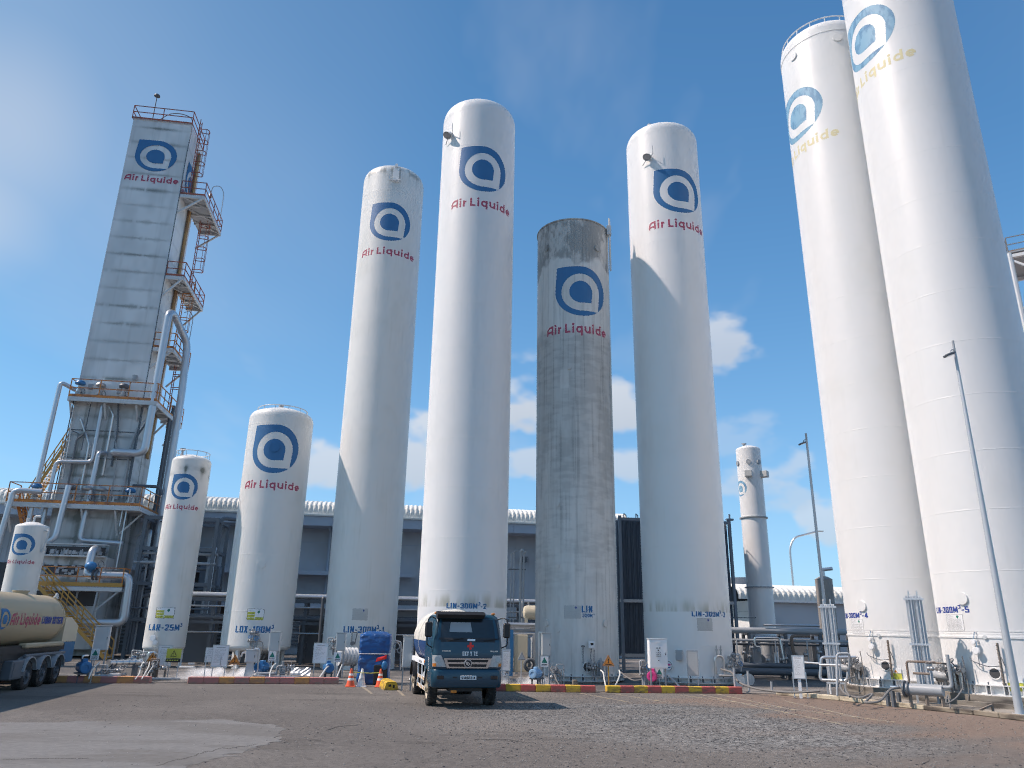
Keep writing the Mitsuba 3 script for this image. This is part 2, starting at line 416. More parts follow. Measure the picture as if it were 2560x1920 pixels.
# gravel drift in the middle of the yard, brown dust along the right, worn concrete to the left
def ground_fn(p, n, uv):
    x, y = p.x, p.y
    r = dr.sqrt(x * x + y * y); lod = 1 - smoothstep(16, 42, r)
    big = fbm(x * .22, y * .22, 1.0, 4); wind = fbm(x * .12 + y * .10, y * .9 - x * .35, 2.0, 4)
    fine = fbm(x * 14, y * 14, 3.0, 3); grit = noise(x * 55, y * 55, 1.0)
    d1 = dr.square((x - 4.2) / 4.6) + dr.square((y - 21.0 + .25 * x) / 5.2)
    g = (1 - smoothstep(.35, 1.25, d1 + (wind - .5) * 1.5 + (big - .5) * .9))
    red = smoothstep(.30, .8, (x - 1.5) / 10.5 + (big - .5) * .9 + (wind - .5) * .8)
    base = mix((.160, .146, .134), (.205, .188, .172), smoothstep(.35, .7, big))
    base = mix(base, (.230, .165, .128), red * .75)
    pink = (1 - smoothstep(8.5, 13.5, y + (wind - .5) * 5)) * smoothstep(-3, 1, x)
    base = mix(base, (.215, .172, .158), pink * .6)
    vor1, vor2, rnd = voronoi(x * 11, y * 11)
    stone = mix((.06, .066, .072), (.33, .33, .32), rnd) * (.50 + .65 * smoothstep(.02, .25, vor2 - vor1))
    gm = dr.clip(g * (.55 + .6 * smoothstep(.35, .62, wind)), 0, 1)
    base = mix(base, mix((.155, .158, .158), stone, .65 * lod + .35), gm * .85)
    base = base * (.80 + .42 * fine * lod + .21 * (1 - lod)) * (1 - .30 * smoothstep(.70, .9, grit) * lod)
    wet = smoothstep(.60, .75, fbm(x * .35 + 9, y * 1.1, 5.0, 3)) * (1 - red)
    return base * (1 - .22 * wet) * .74


def ground_h(p, n, uv):
    x, y = p.x, p.y
    v1, v2, rnd = voronoi(x * 16, y * 16)
    return fbm(x * 9, y * 9, 3.0, 3) * .012 + smoothstep(0, .35, v2 - v1) * .012 * rnd


scene['asphalt'] = {'type': 'twosided', 'bsdf': {'type': 'bumpmap', 'arbitrary': proc(ground_h, 6e-3), 'scale': 1.0, 'bsdf': {'type': 'principled', 'base_color': proc(ground_fn), 'roughness': .85, 'specular': .3}}}
mat('worn_concrete', proc(lambda p, n, uv: mix((.150, .145, .139), (.122, .115, .107), smoothstep(.36, .7, fbm(p.x * .5, p.y * 1.6, 1.0, 4))) * (.86 + .28 * fbm(p.x * 12, p.y * 12, 2.0, 3))), .8)
mat('faded_line', proc(lambda p, n, uv: mix((.19, .165, .14), (.30, .25, .165), smoothstep(.42, .66, fbm(p.x * 5, p.y * 5, 1.0, 3)) * .75)), .8)
mat('crack_dark', (.075, .070, .065), .9)
mat('yard_slab', proc(lambda p, n, uv: mix((.085, .08, .075), (.17, .155, .14), smoothstep(.45, .75, fbm(p.x * .9, p.y * .9, 1.0, 4)))), .7)

# ---------------------------------------------------------------- emblem and lettering


def drop(cx, cy, r, px, py):
    return unary_union([Point(cx, cy).buffer(r, 40), Point(cx, cy).buffer(r, 40).union(Point(px, py)).convex_hull])


def emblem(R):
    """blue ring and core of the emblem, unit drawing scaled to R"""
    g = drop(0, 0, 1, -.93, .975).difference(drop(-.01, -.05, .745, .665, -.775)).union(drop(-.02, -.04, .44, .38, -.455))
    return affinity.scale(g, R, R, origin=(0, 0))


def arc(cx, cy, r, a0, a1, n=14):
    return [(cx + r * math.cos(math.radians(a0 + (a1 - a0) * i / n)), cy + r * math.sin(math.radians(a0 + (a1 - a0) * i / n))) for i in range(n + 1)]


def company_words(cap, width):
    """the two words drawn with round strokes; cap height 1 before scaling"""
    w = .10
    st = lambda pts, j=1: LineString(pts).buffer(w, cap_style=2, join_style=j)
    ring = lambda x: Point(x, .37).buffer(.27 + w, 24).difference(Point(x, .37).buffer(.27 - w, 24))
    g = {'A': [st([(.12, 0), (.14, .35)] + arc(.62, .40, .48, 180, 90)[1:] + [(.80, .885)]), st([(.80, 1.0), (.80, 0)]), st([(.14, .33), (.80, .33)])],
         'i': [st([(.12, 0), (.12, .74)]), Point(.12, .95).buffer(.13)], 'r': [st([(.12, 0), (.12, .74)]), st([(.12, .35)] + arc(.42, .34, .30, 170, 95, 8))],
         'L': [st([(.12, 1), (.12, .115), (.62, .115)], 2)], 'q': [ring(.38), st([(.65, .76), (.65, -.28)])], 'd': [ring(.38), st([(.65, 1.05), (.65, 0)])],
         'u': [st([(.12, .76), (.12, .38)] + arc(.385, .38, .265, 180, 360) + [(.65, .38), (.65, .76)]), st([(.65, .76), (.65, 0)])],
         'e': [st(arc(.38, .37, .27, 0, 312, 26)), st([(.12, .37), (.76, .37)])]}
    adv = {'A': 1.08, 'i': .42, 'r': .56, 'L': .80, 'q': .93, 'u': .93, 'd': .93, 'e': .9, ' ': .25}
    x, out = 0.0, []
    for ch in 'Air Liquide':
        if ch in g: out.append(affinity.translate(unary_union(g[ch]), x, 0))
        x += adv[ch]
    s = unary_union(out); x0, _, x1, _ = s.bounds
    s = affinity.translate(s, -(x0 + x1) / 2, 0)
    return affinity.scale(s, width / (x1 - x0), cap, origin=(0, 0)).simplify(cap * .006)


def poly_mesh(poly, t=.004, edge=.16):
    ms = [trimesh.creation.extrude_polygon(g, t, engine='earcut') for g in getattr(poly, 'geoms', [poly])]
    m = trimesh.util.concatenate(ms); v, f = trimesh.remesh.subdivide_to_size(m.vertices, m.faces, edge, max_iter=12); return v, f


def block_text(text, cap, width=None, edge=None, center=True):
    """heavy condensed stencil-like capitals and digits for the tank labels"""
    h, w = .096, .52; a, b, t = h, w - h, 1 - h
    G = {'L': [[(a, 1), (a, h), (w, h)]], 'I': [[(a, 0), (a, 1)]], 'N': [[(a, 0), (a, 1)], [(a, .96), (b, .04)], [(b, 0), (b, 1)]], 'M': [[(a, 0), (a, 1)], [(a, .95), (.34, .25), (.68 - h, .95)], [(.68 - h, 0), (.68 - h, 1)]],
         'A': [[(.10, 0), (.25, .97), (.40, 0)], [(.14, .27), (.36, .27)]], 'R': [[(a, 0), (a, 1)], [(a, t), (b, t), (b, .52), (a, .52)], [(.25, .52), (b, 0)]], 'O': [[(a, h), (b, h), (b, t), (a, t), (a, h), (b, h)]], 'X': [[(.08, 0), (.42, 1)], [(.42, 0), (.08, 1)]],
         'Y': [[(.06, 1), (.25, .5), (.44, 1)], [(.25, .5), (.25, 0)]], 'T': [[(0, t), (w, t)], [(.25, 0), (.25, 1)]], 'E': [[(w, h), (a, h), (a, t), (w, t)], [(a, .5), (.44, .5)]], 'G': [[(b, .74), (b, t), (a, t), (a, h), (b, h), (b, .46), (.27, .46)]],
         'Q': [[(a, h), (b, h), (b, t), (a, t), (a, h), (b, h)], [(.27, .25), (.5, 0)]], 'U': [[(a, 1), (a, h), (b, h), (b, 1)]], 'D': [[(a, h), (.30, h), (b, .26), (b, .74), (.30, t), (a, t), (a, h), (.2, h)]], 'C': [[(b, .7), (b, t), (a, t), (a, h), (b, h), (b, .3)]], 'H': [[(a, 0), (a, 1)], [(b, 0), (b, 1)], [(a, .5), (b, .5)]],
         '-': [[(.06, .42), (.34, .42)]], '1': [[(.08, .76), (.25, .9), (.25, 0)]], '2': [[(a, .70), (a, t), (b, t), (b, .56), (a, .15), (a, h), (w, h)]], '3': [[(a, .74), (a, t), (b, t), (b, .5), (.2, .5)], [(b, .5), (b, h), (a, h), (a, .26)]], '4': [[(.34, 0), (.34, .95), (.07, .3), (w, .3)]],
         '5': [[(.46, t), (a, t), (a, .53), (b, .53), (b, h), (a, h), (a, .24)]], '6': [[(b, .76), (b, t), (a, t), (a, h), (b, h), (b, .52), (a, .52)]]}
    G['0'] = G['O']; x, out = 0.0, []
    for ch in text:
        if ch in G: out += [affinity.translate(LineString(q).buffer(h, cap_style=2, join_style=1), x, 0) for q in G[ch]]
        x += {'M': .80, 'I': .36, '-': .46, ' ': .34, '1': .48}.get(ch, .62)
    s = unary_union(out); x0, _, x1, _ = s.bounds; s = affinity.translate(s, -((x0 + x1) / 2 if center else x0), 0); k = cap if width is None else width / (x1 - x0)
    s = affinity.scale(s, k, cap, origin=(0, 0)).simplify(cap * .008); v, f = poly_mesh(s, .004, edge or 9.0); return np.array(v), np.array(f)


def text_flat(text, cap, width=None, bold=True, edge=None, center=True, shear=0.0):
    m = meshkit.text_mesh(text, cap, .004, bold); v, f = np.array(m.vertices), np.array(m.faces)
    x0, x1 = v[:, 0].min(), v[:, 0].max()
    v[:, 0] -= (x0 + x1) / 2 if center else x0
    if width: v[:, 0] *= width / (x1 - x0)
    v[:, 0] += shear * v[:, 1]
    if edge: v, f = trimesh.remesh.subdivide_to_size(v, f, edge, max_iter=12)
    return v, f


def wrap(v, c, r, phi, z, off=.003):
    a = math.radians(phi) + v[:, 0] / r; R = r + off + v[:, 2]
    return np.stack([c[0] + R * np.sin(a), c[1] - R * np.cos(a), z + v[:, 1]], -1)


def wrapped(vf, c, r, phi, z, off=.003): return MB().raw(wrap(vf[0], c, r, phi, z, off), vf[1])


def on(c, r, phi, z):
    a = math.radians(phi); return np.array([c[0] + r * math.sin(a), c[1] - r * math.cos(a), z])


def curved_plate(c, r, p0, p1, z0, z1, t, off, n=10):
    a = np.linspace(p0, p1, n + 1); v, f = [], []
    for q in a:
        for R in (r + off, r + off + t):
            for z in (z0, z1): v.append(on(c, R, q, z))
    for i in range(n):
        b = i * 4; f += [[b + 2, b + 6, b + 7, b + 3], [b, b + 1, b + 5, b + 4], [b + 1, b + 3, b + 7, b + 5], [b, b + 4, b + 6, b + 2]]
    f += [[0, 2, 3, 1], [4 * n, 4 * n + 1, 4 * n + 3, 4 * n + 2]]
    return MB().raw(v, f)


def notice(parent, c, r, p0, p1, z0, z1, kind, seed=1):
    """the printed plate on a tank: rows of small print, hazard diamond, yellow fields where the photo shows them"""
    rnd = random.Random(seed)
    k = obj('notice_plate', curved_plate(c, r, p0, p1, z0, z1, .006, .004), {'yellow': 'sign_white', 'grey': 'plate_grey', 'white': 'sign_white'}[kind], parent)
    L = lambda a: p0 + (p1 - p0) * a
    Zt = lambda b: z0 + (z1 - z0) * b
    bd = MB()
    for a0, a1, b0, b1 in ((0, 1, 0, .03), (0, 1, .97, 1), (0, .02, 0, 1), (.98, 1, 0, 1)): q = curved_plate(c, r, L(a0), L(a1), Zt(b0), Zt(b1), .002, .0103, 6); bd.raw(q.v[0], q.f[0])
    obj('border', bd, 'print_dark' if kind == 'yellow' else 'print_grey', k)
    if kind == 'yellow':
        for a0, a1, b0, b1 in ((.02, .46, .03, .22), (.02, .46, .26, .46), (.02, .46, .50, .72), (.50, .97, .03, .26)):
            obj('yellow_field', curved_plate(c, r, L(a0), L(a1), Zt(b0), Zt(b1), .003, .0105, 5), 'sign_yellow', k)
        w = (p1 - p0) * .11; cm = L(.68); m = MB().raw(*poly_mesh(Polygon([(-.075, 0), (0, -.085), (.075, 0), (0, .085)]), .003, .2)); m.v = [wrap(m.v[0], c, r, cm, Zt(.72), .0105)]
        obj('hazard_diamond', m, 'sign_green', k)
        rows = [(.05, .4, b) for b in (.12, .36, .60)] + [(.06, .3, .86)] + [(.55, .92, b) for b in (.1, .19)]
    else:
        m = MB().raw(*poly_mesh(Polygon([(-.05, 0), (0, -.06), (.05, 0), (0, .06)]), .003, .2)); m.v = [wrap(m.v[0], c, r, L(.72), Zt(.84), .0105)]
        obj('hazard_diamond', m, 'sign_green' if kind == 'white' else 'label_blue_dark', k)
        rows = [(.05, .32 + .2 * rnd.random(), .90 - .07 * i) for i in range(3)] + [(.05, .85 + .1 * rnd.random(), .66 - .052 * i) for i in range(12)]
    mb = MB()
    for a0, a1, b in rows: q = curved_plate(c, r, L(a0), L(a1), Zt(b), Zt(b + .018), .002, .014, 5); mb.raw(q.v[0], q.f[0])
    obj('print_rows', mb, 'print_dark' if kind == 'yellow' else 'print_grey', k)


def cylinder_shell(c, r, z0, z1): return MB().lathe([(r, z0), (r, z1)], (c[0], c[1], 0), 160)


def head(c, r, z, h, knuckle=.28, n=160, flip=1):
    """a dished end: a rounded shoulder, then a shallow crown"""
    prof = [(r, z)] + [(r - knuckle + knuckle * math.cos(t), z + flip * (h * .55) * math.sin(t)) for t in np.linspace(.12, PI / 2 * .86, 9)]
    r1, zz = prof[-1]; top = z + flip * h
    prof += [(r1 * math.sqrt(1 - s ** 2), zz + (top - zz) * (1 - (1 - s) ** 1.7) if False else zz + (top - zz) * (1 - (1 - s ** 2))) for s in np.linspace(.12, 1, 10)]
    return MB().lathe(prof, (c[0], c[1], 0), n)


def seams(parent, c, r, zs, m):
    for z in zs: obj('weld_seam', MB().lathe([(r + .0005, z - .022), (r + .0045, z - .010), (r + .0045, z + .010), (r + .0005, z + .022)], (c[0], c[1], 0), 120), m, parent, smooth=False)


def capacity_label(parent, c, r, pl, pr, z, cap, main, tail, m):
    """LIN-300M with its raised 3 and the tank's number"""
    def width(t, h): v, _ = block_text(t, h); return np.ptp(v[:, 0])
    total = math.radians(pr - pl) * r; w1, w3, w2 = width(main, cap), width('3', cap * .62), (width(tail, cap) if tail else 0); gap = cap * .10
    s = total / (w1 + w3 + w2 + gap * 2); x = 0; mb = MB()
    for t, h, w, dy in ((main, cap, w1, 0), ('3', cap * .62, w3, cap * .62), (tail, cap, w2, 0)):
        if not t: continue
        v, f = block_text(t, h, w * s, .12, False); v[:, 0] += x; v[:, 1] += dy; mb.raw(wrap(v, c, r, pl, z, .003), f); x += w * s + gap * s
    obj('capacity_lettering', mb, m, parent, smooth=False)


def company_marks(parent, c, r, phi, z, R, Rx, lz, cap, t0, t1, blue='logo_blue', red='lettering_red'):
    e = affinity.scale(emblem(1), Rx, R, origin=(0, 0)); obj('emblem', wrapped(poly_mesh(e, .004, .2), c, r, phi, z), blue, parent, smooth=False)
    w = math.radians(t1 - t0) * r; obj('company_lettering', wrapped(poly_mesh(company_words(cap, w), .004, .14), c, r, (t0 + t1) / 2, lz), red, parent, smooth=False)


def base_ring(parent, c, r, z0, z1, m, step=14.0, half=110, face=0.0):
    mb = MB().lathe([(r, z0), (r + .20, z0), (r + .20, z0 + .03), (r, z0 + .03)], (c[0], c[1], 0), 96).lathe([(r, z1 - .03), (r + .17, z1 - .03), (r + .17, z1), (r, z1)], (c[0], c[1], 0), 96)
    obj('base_ring', mb, m, parent, smooth=False)
    a = -half
    while a <= half:
        for d in (-1.6, 1.6):
            p, q = on(c, r - .01, face + a + d, z0 + .03), on(c, r + .165, face + a + d, z0 + .03); h = z1 - z0 - .06
            obj('gusset', MB().beam(p + [0, 0, h / 2], q + [0, 0, h / 2], .022, h), m, parent, smooth=False)
        obj('anchor_bolt', MB().cyl(on(c, r + .1, face + a, z0), on(c, r + .1, face + a, z1 + .07), .022, 8), 'steel_dark', parent)
        a += step


def boss(parent, c, r, phi, z, R, m, name='boss_plate', t=.06):
    p = on(c, r, phi, z); n = on((0, 0), 1, phi, 0)
    obj(name, MB().disc(p + n * (t / 2 - .04), n, R, t + .08, 28), m, parent)


def scoop(parent, c, r, phi, z):
    """the relief vent high on the tall tanks: a short pipe with a deflector dish on brackets"""
    p = on(c, r, phi, z); n = on((0, 0), 1, phi, 0); t = np.array([n[1], -n[0], 0]) * -1
    dn = np.array([0, 0, -1.0]); mb = MB().tube([p - n * .1, p + n * .16, p + n * .23 + dn * .05, p + n * .28 + dn * .16], [.12, .13, .15, .22], 20, False); k = obj('vent_deflector', mb, 'white_paint', parent); obj('vent_mouth', MB().disc(p + n * .27 + dn * .14, n * .3 + dn, .19, .01, 20), 'steel_grey', k)
    mb = MB().beam(p + n * .05 + t * .10 + [0, 0, -.05], p + n * .22 + t * .30 + [0, 0, .02], .03).beam(p + n * .22 + t * .30, p + n * .22 + t * .30 + [0, 0, .45], .025).beam(p + n * .05 - t * .35 + [0, 0, -.40], p + n * .15 - t * .1 + [0, 0, -.2], .03)
    obj('vent_bracket', mb, 'steel_grey', parent)


def top_nub(parent, p, h=.5):
    mb = MB().cyl(p, p + [0, 0, h], .06, 10).cyl(p + [0, 0, h * .75], p + [0, 0, h], .13, 12).beam(p + [-.14, 0, h * .98], p + [.14, 0, h * .98], .05)
    obj('safety_valve', mb, 'steel_grey', parent)


def manhole(parent, c, r, phi, z, R, inner='dark_opening'):
    p = on(c, r, phi, z); n = on((0, 0), 1, phi, 0)
    mb = MB().torus(p + n * .03, n, R, R * .14, 26, 8); k = obj('manhole_rim', mb, 'white_paint', parent)
    obj('manhole_cover', MB().disc(p + n * .015, n, R * .95, .05, 26), inner, k)


def gauge(parent, p, n, s=1.0, stem=.5):
    mb = MB().disc(p + n * .16, n, .11 * s, .06, 18).disc(p + n * .2, n, .095 * s, .012, 18); k = obj('level_gauge', mb, 'sign_white', parent)
    obj('gauge_pipe', MB().pipe([p + n * .1, p + n * .1 - np.array([0, 0, stem]), p - [0, 0, stem]], .014, 6).pipe([p + n * .12 + [0, 0, .1], p + n * .12 + [.05, 0, .28], p + n * .02 + [.1, 0, .3]], .016, 6), 'stainless', k)


def storage_tank(name, label, c, r, z0, z1, dome, skin, seam_z, flat=False):
    t = thing(name, label, 'storage tank')
    obj('shell', cylinder_shell(c, r, z0, z1), skin, t, True)
    if flat:
        obj('roof_plate', MB().lathe([(r - .001, z1 - .35), (.01, z1 - .1)], (c[0], c[1], 0), 96), skin, t); obj('rim', MB().lathe([(r, z1 - .06), (r + .035, z1 - .06), (r + .035, z1), (r - .02, z1), (r - .02, z1 - .35)], (c[0], c[1], 0), 120), skin, t, False)
    else: obj('domed_top', head(c, r, z1, dome), skin, t, True)
    seams(t, c, r, seam_z, skin)
    return t


rng = random.Random(4)


def manifold(parent, p, ux, size, seed, m='stainless', hand=2, name='valve_manifold'):
    """a bunch of pipework on a tank's foot: risers, cross pipes with elbows, flanges, valve bodies and handwheels. p = lower left, ux = unit vector to the right, size = (width, height)"""
    rnd = random.Random(seed); W, Hh = size; ux = np.asarray(ux, float); p = np.asarray(p, float); out = np.array([ux[1], -ux[0], 0])
    at_ = lambda a, b, d=0: p + ux * W * a + np.array([0, 0, Hh * b]) + out * d
    pipes, bodies = MB(), MB()
    for i in range(4 + int(W * 3)):
        a, b = rnd.random(), rnd.uniform(0, .35); a2, b2 = min(1, max(0, a + rnd.uniform(-.5, .5))), rnd.uniform(.5, 1); d = rnd.uniform(-.05, .18); rr = rnd.choice([.018, .022, .03, .04])
        pipes.pipe([at_(a, 0, d), at_(a, b2, d), at_(a2, b2, d), at_(a2, rnd.uniform(0, .4), d)], rr, 8)
        for q in (b2 * .5, b2 * .8): bodies.disc(at_(a, q, d), (0, 0, 1), rr * 2.1, .025, 12)
    k = obj(name, pipes, m, parent)
    obj('flange_disc', bodies, 'valve_metal', k)
    for i in range(2 + hand):
        q = at_(rnd.random(), rnd.uniform(.3, .8), .12); obj('valve_body', MB().ball(q, rnd.uniform(.05, .08), 1).disc(q + ux * .1, ux, .075, .03, 12).disc(q - ux * .1, ux, .075, .03, 12).cyl(q, q + out * .05 + [0, 0, .16], .015, 6), 'valve_metal', k)
    for i in range(hand):
        q = at_(rnd.random(), rnd.uniform(.45, .95), .2); n = out * rnd.uniform(.4, 1) + np.array([0, 0, rnd.uniform(0, .8)])
        mb = MB().torus(q, n, .10, .014, 18, 6); mb.cyl(q - n * .15, q + n * .02, .014, 6); n2 = n / np.linalg.norm(n); a = np.cross(n2, (0, .2, 1)); a /= np.linalg.norm(a)
        mb.beam(q - a * .1, q + a * .1, .016); obj('handwheel', mb, rnd.choice(['steel_dark', 'valve_metal', 'motor_blue']), k)
    return k


SEAM = [20.2 + 2.09 * i for i in range(-8, 4)]
# --- tall nitrogen tank by the truck
C = (-1.916, 32.54); R_ = 1.85
t2 = storage_tank('tall_storage_tank', 'tallest bright white tank directly behind the truck, marked LIN-300M3-2', C, R_, .02, 26.6, 1.05, 'white_paint_banded', SEAM)
company_marks(t2, C, R_, 12, 23.0, 1.25, 1.225, 20.92, .44, -37, 62)
capacity_label(t2, C, R_, -16.5, 34.3, 2.79, .2, 'LIN-300M', '-2', 'label_blue')
scoop(t2, C, R_, -44, 25.2); top_nub(t2, np.array([-2.75, 32.0, 27.25]))
base_ring(t2, C, R_, .05, .3, 'white_paint'); boss(t2, C, R_, -30, 1.2, .14, 'white_paint')
# --- next tank to the left, streaked top
C1 = (-7.607, 40.49)
t1 = storage_tank('tall_storage_tank', 'white tall tank with dark streaked top and a hatch platform, marked LIN-300M3-1', C1, R_, .02, 28.1, 1.0, 'white_paint_streaked', [z + .3 for z in SEAM] + [26.85])
company_marks(t1, C1, R_, 8.5, 24.68, 1.27, 1.27, 22.53, .44, -45, 63)
capacity_label(t1, C1, R_, -15.4, 49.4, 1.73, .31, 'LIN-300M', '-1', 'label_blue')
notice(t1, C1, R_, -3.2, 20.3, 2.33, 2.88, 'grey', 3)
p = on(C1, R_, 11.5, 27.45)
k = obj('top_hatch_frame', MB().box(p + [.05, -.02, .42], (.36, .10, 1.0)).beam(p + [-.3, -.12, 0], p + [.4, -.12, 0], .04).beam(p + [-.3, -.12, 0], p + [-.3, -.12, .55], .04).beam(p + [.4, -.12, 0], p + [.4, -.12, .55], .04).box(p + [.05, -.05, 1.0], (.16, .16, .22)), 'white_paint', t1)
# --- grimy 220 tank
C0 = (2.99, 34.07); R0 = 1.80
t0 = storage_tank('grimy_storage_tank', 'grimy grey weathered tank with flat top right of the truck, marked LIN 220M3', C0, R0, .02, 21.3, 0, 'grimy_paint', [1.18], True)
company_marks(t0, C0, R0, 8, 17.4, 1.29, 1.29, 15.24, .46, -49, 52.5)
obj('capacity_lettering', wrapped(block_text('LIN', .27, .46, .12), C0, R0, 9.3, 2.75), 'label_blue', t0, False)
mb = wrapped(block_text('220M', .14, .42, .12), C0, R0, 9.8, 2.56); q = block_text('3', .08, None, .1); mb.raw(wrap(q[0], C0, R0, 18.6, 2.64, .003), q[1]); obj('capacity_lettering', mb, 'label_blue', t0, False)
notice(t0, C0, R0, -21.5, .9, 2.5, 3.02, 'grey', 5)
base_ring(t0, C0, R0, .09, .29, 'pale_grey')
for f_, z_, r_ in ((-49.5, 2.32, .15), (36.6, 2.34, .15), (-30, 2.03, .08), (-29.8, 4.66, .10), (-29.7, 7.26, .10), (-50, 19.95, .16), (36, 19.85, .16), (-12, 13.5, .08)): boss(t0, C0, R0, f_, z_, r_, 'grimy_paint')
q = on(C0, R0, 13, 1.5); n_ = on((0, 0), 1, 13, 0)
k = obj('level_meter', MB().box(q + n_ * .16, (.24, .12, .28), math.radians(13), .015), 'sign_white', t0)
obj('meter_screen', MB().box(q + n_ * .225 + [0, 0, .02], (.12, .012, .09), math.radians(13)), 'black', k)
obj('meter_conduit', MB().pipe([q + n_ * .12 - [0, 0, .14], q + n_ * .12 - [.03, 0, .5], q + n_ * .06 - [-.06, 0, .85], q + n_ * .1 - [0, 0, 1.2]], .018, 7).pipe([q + n_ * .1 - [-.12, 0, .2], q + n_ * .1 - [-.1, 0, .9], q + n_ * .06 - [-.02, 0, 1.1]], .014, 6), 'steel_dark', k)
manhole(t0, C0, R0, 8.8, .63, .2)
obj('conduit', MB().pipe([on(C0, R0 + .04, 3, 1.4), on(C0, R0 + .04, 3, .55)], .013, 6).pipe([on(C0, R0 + .03, 1, 1.42), on(C0, R0 + .12, 2, 1.46), on(C0, R0 + .03, 5, 1.42)], .022, 6), 'steel_dark', t0)
mb = MB()
for d_ in (-.1, .1): mb.tube([on(C0, R0 + .16, 66 + d_ * 18, 19.0), on(C0, R0 + .16, 66 + d_ * 18, 21.9)], .035, 6)
for z_ in np.arange(19.2, 21.8, .35): mb.tube([on(C0, R0 + .16, 64, z_), on(C0, R0 + .16, 68, z_)], .02, 5)
mb.box(on(C0, R0 + .12, 66, 21.2), (.22, .3, .5)); obj('top_ladder', mb, 'pale_grey', t0)
manifold(t0, on(C0, R0 + .1, 7, .3), (1, .1, 0), (.9, .75), 7, 'steel_grey', 1)
# --- LIN 3
C3 = (7.786, 33.97)
t3 = storage_tank('tall_storage_tank', 'white tall tank right of the grimy one, crossed by a curved shadow, marked LIN-300M3-3', C3, R_, .02, 26.6, .9, 'white_paint_banded', SEAM + [1.53])
company_marks(t3, C3, R_, 11.5, 22.9, 1.24, 1.3, 20.82, .44, -39, 59)
capacity_label(t3, C3, R_, -6.3, 45.1, 2.665, .2, 'LIN-300M', '-3', 'label_blue')
notice(t3, C3, R_, -.2, 20.4, 2.1, 2.61, 'grey', 9)
scoop(t3, C3, R_, -33, 24.98); top_nub(t3, np.array([7.1, 33.4, 27.2]))
base_ring(t3, C3, R_, .1, .3, 'pale_grey'); manhole(t3, C3, R_, -39, .72, .2, 'seat_dark')
p = on(C3, R_ - .1, -39, .72); n = on((0, 0), 1, -39, 0)
kk = obj('hazard_disc', MB().disc(p + n * .16, n, .16, .02, 24), 'sign_white', t3); obj('red_band', MB().box(p + n * .172 + [0, 0, .05], (.24, .012, .07), math.radians(-39)), 'motor_pink', kk); obj('blue_band', MB().box(p + n * .172 - [0, 0, .06], (.22, .012, .04), math.radians(-39)), 'label_blue', kk)
obj('pump_arch', MB().pipe([on(C3, R_ + .2, 17, .45), on(C3, R_ + .2, 17, 1.15), on(C3, R_ + .2, 29, 1.15), on(C3, R_ + .2, 29, .45)], .055, 10, .2).pipe([on(C3, R_ + .26, 19, .42), on(C3, R_ + .3, 38, .40), on(C3, R_ + .4, 52, .42)], .06, 10), 'stainless', t3)
for f_ in (20, 26): obj('relief_valve', MB().cyl(on(C3, R_ + .2, f_, 1.15), on(C3, R_ + .2, f_, 1.55), .03, 8).disc(on(C3, R_ + .2, f_, 1.38), (0, 0, 1), .06, .05, 10), 'valve_metal', t3)
manifold(t3, on(C3, R_ + .15, 33, .55), (.85, .5, 0), (.95, .7), 11, 'steel_grey', 3)
for f_ in (40, 68): obj('pulley_disc', MB().disc(on(C3, R_ + .55, f_, .22), (-.1, -1, 0), .24, .04, 28).disc(on(C3, R_ + .585, f_, .22), (-.1, -1, 0), .07, .03, 16), 'pale_grey', t3)
obj('wall_box', MB().box(on(C3, R_ + .08, -24, 1.15), (.27, .14, .4), math.radians(-24), .012), 'steel_grey', t3)
